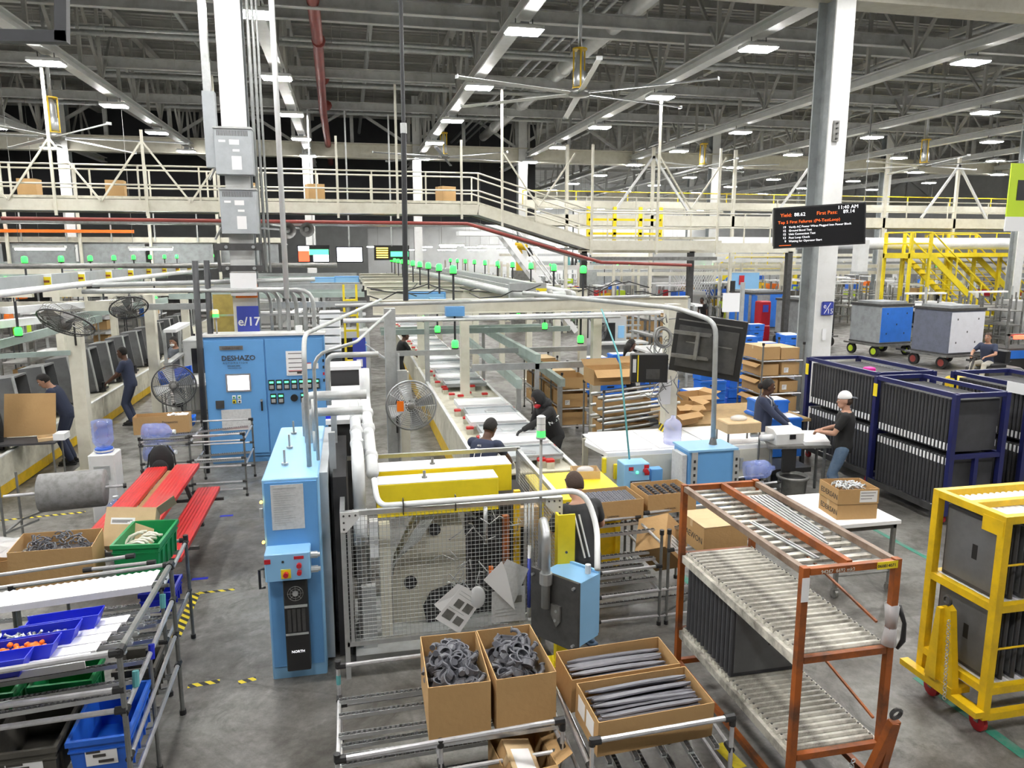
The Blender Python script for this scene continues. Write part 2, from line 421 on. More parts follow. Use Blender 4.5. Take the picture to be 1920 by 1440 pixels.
# lattice trusses along Y carrying the lamps, one per lamp row
ROWX = [-19.8, -13.7, -7.6, -1.78, 4.13, 10.12, 16.3, 22.6, 28.8, 35.0, 41.2]
vert = diag = None
for X in ROWX:
    y1 = 49.5 if X < 12 else 88
    t = thing('beam_truss', None, None, (X, 0, 9.0), kind='structure')
    b = MB().box(X - .17, X + .17, -14, y1, 8.98, 9.02); b.box(X - .02, X + .02, -14, y1, 9.02, 9.22); b.box(X - .17, X + .17, -14, y1, 9.22, 9.26)
    build(b, 'bottom_chord', 'white_paint', t)
    build(MB().box(X - .12, X + .12, -14, y1, 11.75, 11.95), 'top_chord', 'truss_grey', t)
    n = 0; y = 4.0
    while y < min(y1, 62) - 2:
        if vert is None:
            vert = build(MB().box(X - .05, X + .05, y - .05, y + .05, 9.26, 11.75), 'web_post', 'truss_grey', t)
            diag = build(MB().bar((X, y, 9.3), (X, y + 2.0, 11.75), .08, .08), 'web_diagonal', 'truss_grey', t)
            diag2 = build(MB().bar((X, y, 11.75), (X, y + 2.0, 9.3), .08, .08), 'web_diagonal', 'truss_grey', t); Y0 = y
        else:
            inst(vert, t, (0, y - Y0, 0), name='web_post'); inst(diag if n % 2 == 0 else diag2, t, (0, y - Y0, 0), name='web_diagonal')
        y += 2.0; n += 1
# girder lattice along X on the far column row
def girder(Y, x0, x1, name):
    t = thing(name, None, None, ((x0 + x1) / 2, Y, 8.75), kind='structure')
    b = MB().box(x0, x1, Y - .3, Y + .3, 8.72, 8.78); b.box(x0, x1, Y - .05, Y + .05, 8.78, 9.44); b.box(x0, x1, Y - .3, Y + .3, 9.44, 9.5)
    build(b, 'bottom_chord', 'cream_paint', t)
    build(MB().box(x0, x1, Y - .15, Y + .15, 11.35, 11.6), 'top_chord', 'truss_grey', t)
    x = x0 + .5; n = 0; v = None
    while x < x1 - 3:
        if v is None:
            v = build(MB().box(x - .09, x + .09, Y - .09, Y + .09, 9.5, 11.35), 'web_post', 'beam_grey', t)
            a = build(MB().bar((x, Y, 9.5), (x + 3, Y, 11.35), .14, .14), 'web_diagonal', 'beam_grey', t)
            c = build(MB().bar((x, Y, 11.35), (x + 3, Y, 9.5), .14, .14), 'web_diagonal', 'beam_grey', t); X0 = x
        else:
            inst(v, t, (x - X0, 0, 0), name='web_post'); inst(a if n % 2 == 0 else c, t, (x - X0, 0, 0), name='web_diagonal')
        x += 3.0; n += 1
girder(42.3, -33, 61, 'beam_girder')
girder(14.5, -33, 61, 'beam_girder')
girder(70.0, 12, 61, 'beam_girder')
# cross beams between the trusses and pipes under the roof
for (Y, z, h) in ((20.5, 9.9, .34), (22.3, 10.15, .4), (28.6, 10.0, .34), (34.6, 10.0, .34)):
    struct(MB().ibeam((XL + 1, Y, z), (XR - 1, Y, z), .2, h, .03), 'beam_cross', 'beam_grey')
G = 'pipes under the roof'
for k, (Y, z, r, m) in enumerate(((15.9, 9.6, .06, 'conduit_grey'), (17.0, 9.75, .09, 'conduit_grey'), (17.3, 9.75, .05, 'conduit_grey'), (19.1, 10.3, .07, 'conduit_grey'), (24.6, 9.9, .08, 'conduit_grey'),
                              (26.0, 10.4, .06, 'conduit_grey'), (30.5, 10.0, .09, 'conduit_grey'), (32.0, 10.5, .06, 'conduit_grey'), (37.5, 10.2, .08, 'conduit_grey'))):
    build(MB().cyl((XL + 1, Y, z), (XR - 1, Y, z), r, 8), 'ceiling_pipe', m, smooth=True, label='%s crosswise grey pipe under the roof deck, counted from the near end' % ORD[k], cat='pipe', group=G)
for k, (X, z, r) in enumerate(((-4.6, 10.6, .06), (1.0, 10.9, .09), (6.6, 10.5, .07), (7.0, 10.5, .05), (7.4, 10.5, .05), (12.6, 10.6, .06), (13.1, 10.6, .05), (19.6, 10.6, .08), (25.4, 10.6, .06))):
    build(MB().cyl((X, 2, z), (X, 48 if X < 12 else 80, z), r, 8), 'ceiling_conduit', 'conduit_grey', smooth=True, label='%s lengthwise grey conduit under the roof, counted from the assembly line side' % ORD[k], cat='conduit', group='lengthwise conduits')
# thin hanger rods that stay visible in the upper zone
rod = None
hr = thing('hanger_rod', 'thin steel rods holding pipes below the roof deck', 'rods', (0, 20, 9.8), kind='stuff')
mb = MB()
rr = random.Random(3)
for k in range(240):
    x = rr.uniform(-14, 30); y = rr.uniform(14, 40); z0 = rr.choice((9.7, 9.9, 10.1, 10.5)); mb.cyl((x, y, z0), (x, y, ZR), .012, 4, caps=False)
build(mb, 'rod', 'truss_grey', hr)
# wide white air duct slanting lengthwise and the red sprinkler main
d = thing('air_duct', 'round white air duct with collars under the roof between lamp rows', 'duct', (7.9, 26, 10.0))
build(MB().cyl((7.9, 6, 10.3), (7.9, 44, 10.3), .24, 16), 'duct_pipe', 'white_paint', d, smooth=True)
c0 = None
for k in range(6):
    y = 8 + k * 6.5
    if c0 is None: c0 = build(MB().cyl((7.9, y - .12, 10.3), (7.9, y + .12, 10.3), .28, 16), 'duct_collar', 'column_white', d, smooth=True); y0 = y
    else: inst(c0, d, (0, y - y0, 0), name='duct_collar')
s = thing('sprinkler_main', 'dark red sprinkler pipe running lengthwise under the roof beside the boxed column', 'pipe', (-.6, 26, 9.4))
build(MB().path([(-.55, 6, 9.9), (-.6, 24, 9.9), (-.75, 34, 9.6), (-.75, 49, 9.2)], .16, 10), 'pipe_run', 'red_pipe', s, smooth=True)
c0 = None
for k in range(6):
    y = 9 + k * 5
    f = MB().cyl((-.58, y - .06, 9.88), (-.58, y + .06, 9.88), .2, 10)
    build(f, 'flange', 'red_pipe', s, smooth=True)
s = thing('sprinkler_branch', 'dark red pipe hung below the catwalk conveyor and its sloping end', 'pipe', (0, 22.6, 4.6))
build(MB().path([(-9, 22.9, 4.66), (3.6, 22.9, 4.62), (7.9, 22.9, 3.45), (11.0, 22.9, 3.35)], .05, 8), 'pipe_run', 'red_pipe', s, smooth=True)
# far wall is busy with bright windows of light: a white lit partition beyond the line ends
struct(MB().box(2.0, 30, 74, 74.2, 0, 6.0), 'wall_partition', 'wall_white')
# ---- columns
def column(X, Y, w, dpt, name, lit, bolt=True):
    t = thing(name, None, None, (X, Y, 0), kind='structure')
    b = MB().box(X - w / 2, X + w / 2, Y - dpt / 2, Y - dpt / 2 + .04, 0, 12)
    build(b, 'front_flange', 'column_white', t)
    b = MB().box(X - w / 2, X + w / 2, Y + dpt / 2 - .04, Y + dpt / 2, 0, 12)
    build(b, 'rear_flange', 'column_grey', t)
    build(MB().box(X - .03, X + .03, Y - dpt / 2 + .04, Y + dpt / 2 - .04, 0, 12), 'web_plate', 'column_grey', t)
    build(MB().box(X - w * .8, X + w * .8, Y - dpt * .8, Y + dpt * .8, 0, .05), 'base_plate', 'column_grey', t)
    return t
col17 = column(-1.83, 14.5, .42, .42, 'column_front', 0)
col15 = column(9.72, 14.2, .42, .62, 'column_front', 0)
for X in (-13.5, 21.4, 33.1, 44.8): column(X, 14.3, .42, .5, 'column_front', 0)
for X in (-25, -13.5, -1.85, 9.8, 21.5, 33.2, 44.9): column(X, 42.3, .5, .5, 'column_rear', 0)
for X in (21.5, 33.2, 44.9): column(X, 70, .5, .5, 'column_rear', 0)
for X, Y in ((31.2, 30.2), (39, 28.0), (3.9, 42.3)): column(X, Y, .45, .45, 'column_middle', 0)
# steel plates bolted on the white column
t = thing('column_bracket', 'small dark bolted bracket plate high on the white column', 'bracket', (9.68, 13.86, 6.1))
build(MB().box(9.60, 9.72, 13.84, 13.89, 5.95, 6.35), 'plate', 'steel_mid', t)
for dz in (6.0, 6.1, 6.2, 6.3):
    build(MB().cyl((9.66, 13.84, dz), (9.66, 13.80, dz), .02, 6), 'bolt', 'steel_dark', t)

# ---- lamps
def make_lamp():
    t = thing('ceiling_light', 'bright white high bay lamp under the roof truss', 'light', (0, 0, 0), group='high bay lamps under the trusses', local=True)
    build(MB().bbox(-.42, .42, -.28, .28, .03, .13, .03), 'housing', 'white_paint', t)
    build(MB().box(-.38, .38, -.25, .25, 0.0, .03), 'lens', 'lens_white', t)
    build(MB().box(-.10, .10, -.10, .10, .13, .22), 'driver_box', 'box_grey', t)
    for s in (-.2, .2): build(MB().cyl((s, 0, .13), (s, 0, .30), .012, 6), 'hanger', 'steel_dark', t)
    return t
M['lens_white'].node_tree.nodes['Principled BSDF'].inputs['Emission Strength'].default_value = LAMP_STRENGTH
lamp0 = make_lamp(); first = True
ROWN = ['outer row past the mezzanine', 'row beyond the assembly line', 'row over the assembly line', 'row beside the boxed column', 'row over the tray line', 'row beside the e/15 column'] + [w + ' row past the e/15 column' for w in ORD[:5]]
for X, rown in zip(ROWX, ROWN):
    nth = 0
    for k in range(-3, 13):
        y = 17.65 + 6.0 * k
        if X < 12 and y > 44: continue
        if X < -14 and y > 44: continue
        yy = y + (.2 if X > 9 else 0) - (.5 if X < -7 else 0)
        if seen((X, yy, 8.68)): lb = '%s high bay lamp in view along the %s' % (ORD[nth], rown); nth += 1
        else: lb = 'bright white high bay lamp on a truss outside the picture'
        if first: lamp0.location = (X, yy, 8.68); lamp0['label'] = lb; first = False
        else: dup(lamp0, (X, yy, 8.68), label=lb)

# ---- large ceiling fans, at rest
def big_fan(loc, label, rot0, rad, top, spin):
    x, y, z = loc
    t = thing('ceiling_fan', label, 'fan', loc, group=None)
    build(MB().cyl((x, y, z + 1.15), (x, y, top), .05, 10), 'drop_rod', 'galvanized', t, smooth=True)
    y0 = MB()
    for a in range(3):
        q = a * 2 * PI / 3 + .4
        y0.bar((x + .17 * math.cos(q), y + .17 * math.sin(q), z + .15), (x + .17 * math.cos(q), y + .17 * math.sin(q), z + 1.1), .035, .02)
    y0.cyl((x, y, z + 1.1), (x, y, z + 1.14), .2, 12); y0.cyl((x, y, z + .12), (x, y, z + .14), .2, 12)
    build(y0, 'motor_cage', 'yellow_paint', t)
    build(MB().lathe([(.10, .16), (.16, .2), (.16, .55), (.12, .6), (.12, .9), (.06, 1.1)], loc, n=12), 'motor', 'galvanized', t, smooth=True)
    build(MB().lathe([(.05, -.08), (.28, -.06), (.32, .05), (.2, .12)], loc, n=12), 'hub', 'steel_mid', t, smooth=True)
    for k in range(6):
        a = rot0 + k * PI / 3; d = Vector((math.cos(a), math.sin(a), 0)); n = Vector((-d.y, d.x, 0))
        p = Vector(loc) + d * .3; q = Vector(loc) + d * rad
        b = MB(); u = n * .085; th = Vector((0, 0, .012)); tl = Vector((0, 0, .03))
        vs = []
        for c, s_ in ((p, 1), (q, .85)):
            vs += [c - u * s_ - tl, c + u * s_ + tl * .3, c + u * s_ + tl * .3 + th, c - u * s_ * .2 + th * 2.2, c - u * s_ - tl + th]
        b.add(vs, [(0, 1, 6, 5), (1, 2, 7, 6), (2, 3, 8, 7), (3, 4, 9, 8), (4, 0, 5, 9), (4, 3, 2, 1, 0), (5, 6, 7, 8, 9)])
        bl = build(b, 'blade', 'aluminium', t)
        build(MB().box(-.07, .07, -.008, .008, -.03, .05).move(Matrix.Translation(q) @ Matrix.Rotation(a + PI / 2, 4, 'Z')), 'winglet', 'aluminium', bl)
    return t
big_fan((6.25, 20.2, 7.95), 'large ceiling fan with yellow motor cage above the long tray line', .34, 3.7, 11.9, 0)
big_fan((4.8, 37.6, 8.35), 'distant ceiling fan hanging in front of the dark hall end', .3, 3.6, 11.9, 0)
big_fan((-8.4, 25.6, 7.15), 'ceiling fan hung low over the catwalk beside the lattice frames', .15, 3.7, 11.9, 0)
big_fan((17.7, 36, 8.0), 'ceiling fan seen edge-on past the white column far over the catwalk', .5, 3.6, 11.9, 0)
big_fan((25.5, 30, 7.6), 'ceiling fan over the yellow stairs side of the hall', .25, 3.7, 11.9, 0)
# ================================================================== COMMON BUILDERS
def pipe(t, p, q, r=.0145, m='pipe_rail', ends=True, name='rail', jm='joint_black'):
    p = Vector(p); q = Vector(q)
    o = build(MB().cyl(p, q, r, 8), name, m, t, smooth=False)
    if ends:
        d = (q - p).normalized()
        for c, s in ((p, 1), (q, -1)):
            build(MB().cyl(c - d * s * .012, c + d * s * .055, r * 1.45, 8), 'joint', jm, o)
    return o
def post(t, x, y, z0, z1, r=.0145, m='rack_tube'):
    o = build(MB().cyl((x, y, z0), (x, y, z1), r, 8), 'post', m, t)
    for z in (z0 + .02, z1):
        build(MB().cyl((x, y, z - .03), (x, y, z + .02), r * 1.5, 8), 'joint', 'joint_black', o)
    return o
def track(t, p, q, m='aluminium', wheel='steel_dark', pitch=.034, w=.034, wr=.016):
    p = Vector(p); q = Vector(q); d = (q - p).normalized(); L = (q - p).length
    side = d.cross(Vector((0, 0, 1))).normalized(); up = side.cross(d)
    b = MB(); b.bar(p, q, w, .006)
    for s in (-1, 1): b.bar(p + side * s * w / 2 + up * .012, q + side * s * w / 2 + up * .012, .004, .03)
    o = build(b, 'roller_track', m, t)
    b = MB(); n = int(L / pitch)
    for k in range(n):
        c = p + d * (pitch * (k + .5)) + up * .016
        b.cyl(c - side * w * .36, c + side * w * .36, wr, 6)
    build(b, 'roller', wheel, o, kind='stuff'); return o
def carton(name, label, w, d, h, loc, rot=(0, 0, 0), top='open', flaps=(), m='cardboard', prints=(), group=None, stickers=(), th=.006):
    """box standing on its base centre; flaps: list of (side, angle deg from vertical, length)"""
    t = thing(name, label, 'box', loc, group=group, local=True); t.rotation_euler = rot
    build(MB().box(-w / 2, w / 2, -d / 2, d / 2, 0, th), 'bottom', m, t)
    build(MB().box(-w / 2, w / 2, -d / 2, -d / 2 + th, th, h), 'side', m, t)
    build(MB().box(-w / 2, w / 2, d / 2 - th, d / 2, th, h), 'side', m, t)
    build(MB().box(-w / 2, -w / 2 + th, -d / 2 + th, d / 2 - th, th, h), 'side', m, t)
    build(MB().box(w / 2 - th, w / 2, -d / 2 + th, d / 2 - th, th, h), 'side', m, t)
    if top == 'closed':
        build(MB().box(-w / 2, w / 2, -d / 2, -.002, h - th, h), 'flap', 'cardboard_light' if m == 'cardboard' else m, t)
        build(MB().box(-w / 2, w / 2, .002, d / 2, h - th, h), 'flap', 'cardboard_light' if m == 'cardboard' else m, t)
        build(MB().box(-w / 2 - .001, w / 2 + .001, -.025, .025, h, h + .001).box(-w / 2 - .0015, -w / 2, -.025, .025, h - .07, h), 'packing_tape', 'cardboard_light', t)
    for side, ang, ln in flaps:
        a = math.radians(ang); s, c = math.sin(a), math.cos(a)
        if side == '-y': q = [(-w / 2, -d / 2, h), (w / 2, -d / 2, h), (w / 2, -d / 2 - s * ln, h + c * ln), (-w / 2, -d / 2 - s * ln, h + c * ln)]
        if side == '+y': q = [(-w / 2, d / 2, h), (w / 2, d / 2, h), (w / 2, d / 2 + s * ln, h + c * ln), (-w / 2, d / 2 + s * ln, h + c * ln)]
        if side == '-x': q = [(-w / 2, -d / 2, h), (-w / 2, d / 2, h), (-w / 2 - s * ln, d / 2, h + c * ln), (-w / 2 - s * ln, -d / 2, h + c * ln)]
        if side == '+x': q = [(w / 2, -d / 2, h), (w / 2, d / 2, h), (w / 2 + s * ln, d / 2, h + c * ln), (w / 2 + s * ln, -d / 2, h + c * ln)]
        build(MB().sheet(*q, .004), 'flap', m, t)
    for (s, size, side, u, v) in prints:       # lettering on a side
        if side == '-y': loc_, R = (-w / 2 + u, -d / 2 - .001, v), FACE_S
        else: loc_, R = (-w / 2 - .001, d / 2 - u, v), FACE_W
        text(t, s, size, loc_, R, 'print_dark')
    for (side, u0, u1, v0, v1) in stickers:
        if side == '-y': b = MB().box(-w / 2 + u0, -w / 2 + u1, -d / 2 - .002, -d / 2, v0, v1)
        elif side == '-x': b = MB().box(-w / 2 - .002, -w / 2, d / 2 - u1, d / 2 - u0, v0, v1)
        else: b = MB().box(-w / 2 + u0, -w / 2 + u1, -d / 2 + v0, -d / 2 + v1, h, h + .002)
        s = build(b, 'sticker', 'paper_white', t)
        if side == '-y':
            bb = MB()
            for k in range(3): bb.box(-w / 2 + u0 + .01, -w / 2 + u1 - .02 - .02 * k, -d / 2 - .003, -d / 2 - .002, v1 - .02 - (v1 - v0 - .03) * k / 3 - .006, v1 - .02 - (v1 - v0 - .03) * k / 3)
            build(bb, 'print', 'print_dark', s, kind='stuff')
    return t
def tote(label, w, d, h, loc, rot=(0, 0, 0), m='tote_blue', group=None, sticker=True, name='plastic_tote', taper=.03, open_front=False):
    t = thing(name, label, 'tote', loc, group=group, local=True); t.rotation_euler = rot
    def ring(z, k): return [(-w / 2 + k, -d / 2 + k, z), (w / 2 - k, -d / 2 + k, z), (w / 2 - k, d / 2 - k, z), (-w / 2 + k, d / 2 - k, z)]
    vs = ring(0, taper) + ring(h, .012) + ring(h, .022) + ring(.01, taper + .008)
    b = MB().add(vs, [(3, 2, 1, 0), (12, 13, 14, 15)] + [(r + i, r + (i + 1) % 4, r + 4 + (i + 1) % 4, r + 4 + i) for r in (0, 4, 8) for i in range(4)])
    build(b, 'shell', m, t)
    for z in (h - .035, h - .085):
        k = .0 if z > h - .05 else .008
        b = MB()
        for x0, x1, y0, y1 in ((-w / 2 + k, w / 2 - k, -d / 2 + k, -d / 2 + .014), (-w / 2 + k, w / 2 - k, d / 2 - .014, d / 2 - k), (-w / 2 + k, -w / 2 + .014, -d / 2 + .014, d / 2 - .014), (w / 2 - .014, w / 2 - k, -d / 2 + .014, d / 2 - .014)):
            b.box(x0, x1, y0, y1, z, z + (.035 if z > h - .05 else .012))
        build(b, 'rim', m, t)
    ins = lambda z: .012 + (taper - .012) * (1 - z / h)
    for s in (-1, 1):
        for k in range(4):
            y = -d / 2 + d * (k + .7) / 4.4
            build(MB().box(s * w / 2 - .02 if s > 0 else s * w / 2 + .004, s * w / 2 - .004 if s > 0 else s * w / 2 + .02, y - .005, y + .005, .03, h - .08), 'rib', m, t)
    if sticker:
        st = build(MB().sheet((-w * .22, -d / 2 + ins(h * .35) - .004, h * .35), (w * .28, -d / 2 + ins(h * .35) - .004, h * .35), (w * .28, -d / 2 + ins(h * .72) - .004, h * .72), (-w * .22, -d / 2 + ins(h * .72) - .004, h * .72), .002), 'label_card', 'paper_white', t)
        bb = MB()
        yy = -d / 2 + ins(h * .5) - .012
        for (u0, u1, v) in ((-.2, .02, .66), (-.1, .1, .56), (-.02, .22, .42)): bb.box(w * u0, w * u1, yy, yy + .003, h * v, h * v + .018)
        build(bb, 'print', 'print_dark', st, kind='stuff')
    return t
def caster(t, x, y, z, r=.06, m='red_paint', name='caster'):
    o = build(MB().box(x - .025, x + .025, y - .03, y + .03, z - .012, z).box(x - .03, x - .022, y - .02, y + .02, r, z - .012).box(x + .022, x + .03, y - .02, y + .02, r, z - .012), name, 'steel_mid', t)
    build(MB().lathe([(r * .5, -.02), (r, -.018), (r, .018), (r * .5, .02)], (x, y, r), (1, 0, 0), 14), 'wheel', m, o, smooth=False)
    return o

# ================================================================== ORANGE SLAT RACK
t = thing('slat_rack', 'rusty orange steel rack with cream slatted shelves and a tow bar', 'rack', (3.05, 4.75, 0))
x0, x1, y0, y1 = 2.72, 3.38, 3.90, 5.62
for x, y in ((x0, y0), (x1, y0), (x0, y1), (x1, y1)):
    build(MB().box(x - .023, x + .023, y - .023, y + .023, .16, 1.82), 'post', 'orange_paint', t)
for z in (1.79, 1.19, .50, .20):
    for y in (y0, y1): build(MB().box(x0 + .03, x1 - .03, y - .02, y + .02, z - .022, z + .022), 'cross_rail', 'orange_paint', t)
for z in (1.79, .20):
    for x in (x0, x1): build(MB().box(x - .02, x + .02, y0 + .03, y1 - .03, z - .022, z + .022), 'side_rail', 'orange_paint' if z < 1 else 'rail_worn', t)
for z in (1.17, .48):
    for x in (x0 + .01, x1 - .01): build(MB().box(x - .02, x + .02, y0 + .03, y1 - .03, z - .035, z + .03), 'side_rail', 'slat_cream', t)
build(MB().box(3.04, 3.08, y0 + .03, y1 - .03, 1.765, 1.82), 'middle_rail', 'orange_paint', t)
sl = None
for k in range(16):                                   # open slats of the top frame
    y = y0 + .1 + k * .105
    if sl is None:
        sl = build(MB().box(x0 + .03, x1 - .03, y - .012, y + .03, 1.745, 1.765), 'top_slat', 'slat_cream', t); yy = y
    else: inst(sl, t, (0, y - yy, 0), name='top_slat')
sl = None
for z in (1.20, .51):                                 # close ridged shelf slats
    for k in range(28):
        y = y0 + .055 + k * .0595
        if sl is None:
            b = MB().prism([(y - .022, z), (y + .022, z), (y + .022, z + .012), (y + .010, z + .028), (y - .012, z + .028), (y - .022, z + .012)], 'x', x0 + .02, x1 - .02)
            sl = build(b, 'shelf_slat', 'slat_cream', t); s0 = Vector((0, y, z))
        else: inst(sl, t, (0, y - s0.y, z - s0.z), name='shelf_slat')
for z in (1.19, .50): build(MB().box(x0 + .02, x1 - .02, y0 + .03, y1 - .03, z - .012, z), 'under_tray', 'steel_dark', t)  # dark sheet added so the gaps between slats read as shade
rv = MB()
for z in (1.235, .545):
    for x in (x0 + .035, x1 - .035):
        for k in range(28): rv.cyl((x, y0 + .055 + k * .0595, z - .01), (x, y0 + .055 + k * .0595, z + .003), .008, 6)
build(rv, 'rivet', 'steel_mid', t, kind='stuff')
for x, y in ((x0, y0 + .1), (x1, y0 + .1), (x0, y1 - .1), (x1, y1 - .1)): caster(t, x, y, .17, .075)
build(MB().bar((3.4, 5.5, .95), (3.4, 4.0, .62), .015), 'brace_rod', 'orange_paint', t)
build(MB().bar((3.4, 5.55, 1.55), (3.4, 4.05, 1.30), .015), 'brace_rod', 'orange_paint', t)
tb = build(MB().bar((3.16, 3.80, .2), (3.28, 3.68, .82), .05, .05).bar((3.30, 3.80, .2), (3.30, 3.68, .82), .05, .03), 'tow_bar', 'orange_paint', t)
build(MB().ring((3.285, 3.67, .88), (0, 1, .2), .035, .013, 12), 'tow_eye', 'steel_dark', tb)
ch = MB()
for k in range(9): ch.ring((3.10 + .004 * k, 3.86 - .004 * k, .18 + .035 * k), (1, .3, 0) if k % 2 else (0, 1, 0), .014, .004, 8, 4)
build(ch, 'chain', 'galvanized', tb, kind='stuff')
tg = build(MB().box(3.22, 3.37, y0 - .028, y0 - .025, 1.765, 1.815), 'number_tag', 'yellow_bright', t)
text(tg, '060814071', .030, (3.222, y0 - .029, 1.778), FACE_S, 'print_dark')
text(t, '94267  6692 mk3', .034, (2.82, y0 - .026, 1.775), FACE_S, 'slat_cream', name='chalk_lettering')
build(MB().box(x0 - .032, x0 + .02, y0 - .032, y0 - .03, 1.60, 1.76), 'torn_sticker', 'paper_white', t)
wr = build(MB().cyl((3.38, 3.90, 1.50), (3.385, 3.90, 1.34), .05, 9, .036).cyl((3.385, 3.9, 1.34), (3.375, 3.9, 1.22), .036, 9, .05), 'shrink_wrap', 'clear_bag', t, smooth=True)
build(MB().path([(3.41, 3.88, 1.50), (3.45, 3.86, 1.38), (3.45, 3.86, 1.26), (3.42, 3.87, 1.2)], [.02, .014, .018, .01], 6), 'cloth_strip', 'black_plastic', wr, smooth=True)
# grey metal strips lying on the top frame
G = 'loose strips on the orange rack'
for k in range(6):
    x = 3.10 + .035 * k; a = .02 * (k - 3)
    build(MB().bar((x, 4.15 + .08 * k, 1.775), (x + .05, 5.35, 1.775), .018, .008), 'metal_strip', 'galvanized', label='thin grey metal strip lying on top of the orange rack', cat='strip', group=G)
for k in range(2):
    build(MB().bar((2.93 + .03 * k, 4.10, 1.775), (2.86 + .03 * k, 4.80, 1.775), .016, .008), 'metal_strip', 'galvanized', label='thin grey metal strip lying on top of the orange rack', cat='strip', group=G)
# grey moulded door panels stored between the shelves
def door_panel(label, loc, rz, w, h, th, group, mface='panel_grey', medge='panel_dark', handle=True):
    t = thing('moulded_board', label, 'panel', loc, rz, group=group, local=True)
    build(MB().bbox(-w / 2, w / 2, -th / 2, th / 2, 0, h, .012), 'shell', medge, t)
    build(MB().box(-w / 2 + .03, w / 2 - .03, -th / 2 - .006, -th / 2, .03, h - .03), 'face', mface, t)
    if handle:
        build(MB().box(.01, .06, -th / 2 - .0075, -th / 2 - .006, h * .5 - .06, h * .5 + .06), 'grip_recess', 'black_plastic', t)
    return t
for k in range(12):
    y = 4.80 + .066 * k
    door_panel('%s dark panel from the near end on the lower shelf of the orange rack' % ORD[k], (3.05, y, .545), 0, .60, .58, .045, 'panels in the orange rack')

# ================================================================== YELLOW PANEL RACK
t = thing('panel_rack', 'yellow steel cart with white ridged shelves holding grey panels', 'rack', (5.6, 4.72, 0))
x0, x1, y0, y1 = 4.73, 6.5, 4.40, 5.05
for x, y in ((x0, y0), (x1, y0), (x0, y1), (x1, y1), (5.6, y1)):
    build(MB().box(x - .032, x + .032, y - .032, y + .032, .16, 1.82), 'post', 'yellow_paint', t)
for z in (1.79, 1.08, .40, .18):
    for y in (y0, y1): build(MB().box(x0 + .03, x1 - .03, y - .03, y + .03, z - .03, z + .03), 'long_rail', 'yellow_paint', t)
    for x in (x0, x1): build(MB().box(x - .03, x + .03, y0 + .03, y1 - .03, z - .03, z + .03), 'end_rail', 'yellow_paint', t)
build(MB().box(x0 + .03, x1 - .03, 4.70, 4.76, 1.77, 1.82), 'middle_rail', 'yellow_paint', t)
for z in (1.43, .75):
    build(MB().cyl((x0, y0 - .02, z), (x1, y0 - .02, z), .009, 6), 'guard_rod', 'yellow_paint', t)
build(MB().box(x0 - .036, x0 - .032, y0 - .02, y0 + .17, 1.66, 1.78), 'gusset', 'yellow_paint', t)
sl = None
for z in (1.745, 1.085, .41):
    for k in range(28):
        x = x0 + .06 + k * .06
        if sl is None:
            sl = build(MB().prism([(x - .026, z), (x + .026, z), (x + .026, z + .008), (x + .006, z + .024), (x - .014, z + .024), (x - .026, z + .008)], 'y', y0 + .03, y1 - .03), 'shelf_slat', 'slat_white', t); s0 = Vector((x, 0, z))
        else: inst(sl, t, (x - s0.x, 0, z - s0.z), name='shelf_slat')
for x, y in ((x0 + .05, y0 + .08), (x1 - .05, y0 + .08), (x0 + .05, y1 - .08), (x1 - .05, y1 - .08)): caster(t, x, y, .17, .075)
tr = build(MB().prism([(4.60, .30), (4.86, .30), (4.80, .92), (4.745, .95), (4.70, .92)], 'x', x0 - .11, x0 - .05), 'tow_hitch', 'yellow_paint', t)
build(MB().prism([(4.74, .30), (4.86, .30), (4.80, .92), (4.76, .92)], 'x', x0 - .15, x0 - .11), 'hitch_rib', 'yellow_paint', tr)
build(MB().ring((x0 - .1, 4.75, .99), (1, 0, 0), .035, .012, 12), 'tow_eye', 'steel_dark', tr)
ch = MB()
for k in range(20): ch.ring((x0 - .155, 4.66 - .002 * k, .86 - .034 * k), (1, .3, 0) if k % 2 else (0, 1, 0), .014, .004, 8, 4)
build(ch, 'chain', 'galvanized', tr, kind='stuff')
build(MB().box(x0 - .12, x0 - .04, y0 - .05, y1 + .12, .20, .25).box(x0 - .12, x0 + .06, 4.6, 4.88, .25, .30), 'bumper_bar', 'yellow_paint', t)
for lv, z in ((0, 1.115), (1, .44)):
    for k in range(15):
        door_panel('%s grey panel from the tow hitch end on the %s shelf of the yellow cart' % (ORD[k], ('upper', 'lower')[lv]), (x0 + .07 + .11 * k, 4.725, z), -PI / 2, .57, .60, .035, 'panels in the yellow cart')

# ================================================================== FLOW RACK WITH PUMP BOXES
t = thing('flow_rack', 'low tube flow rack with roller lanes under the two boxes of pump housings', 'rack', (.55, 4.65, 0))
X0, X1, Y0, Y1 = -.17, 1.25, 4.20, 5.06
for x, y in ((X0, Y0), (X1, Y0), (X0, Y1), (X1, Y1), (.46, Y0)): post(t, x, y, 0, .74 if y < 4.5 else .86, m='pipe_rail')
pipe(t, (X0, Y0, .72), (X1, Y0, .78), .018)
pipe(t, (X0, Y1, .84), (X1, Y1, .86), .016)
pipe(t, (X0, Y0 + .03, .50), (X1, Y0 + .03, .54)); pipe(t, (X0, Y1 - .04, .56), (X1, Y1 - .04, .58))
pipe(t, (X0, Y0, .60), (X0, Y1, .60)); pipe(t, (X1, Y0, .60), (X1, Y1, .60)); pipe(t, (X0, Y0, .28), (X0, Y1, .28)); pipe(t, (X1, Y0, .28), (X1, Y1, .28)); pipe(t, (.46, Y0, .58), (.46, Y1, .58))
for y in (4.36, 4.58, 4.80, 4.98): track(t, (X0, y, .60), (X1, y, .62))
for y in (4.30, 4.52, 4.74, 4.94): track(t, (X0, y, .27), (X1, y, .31))
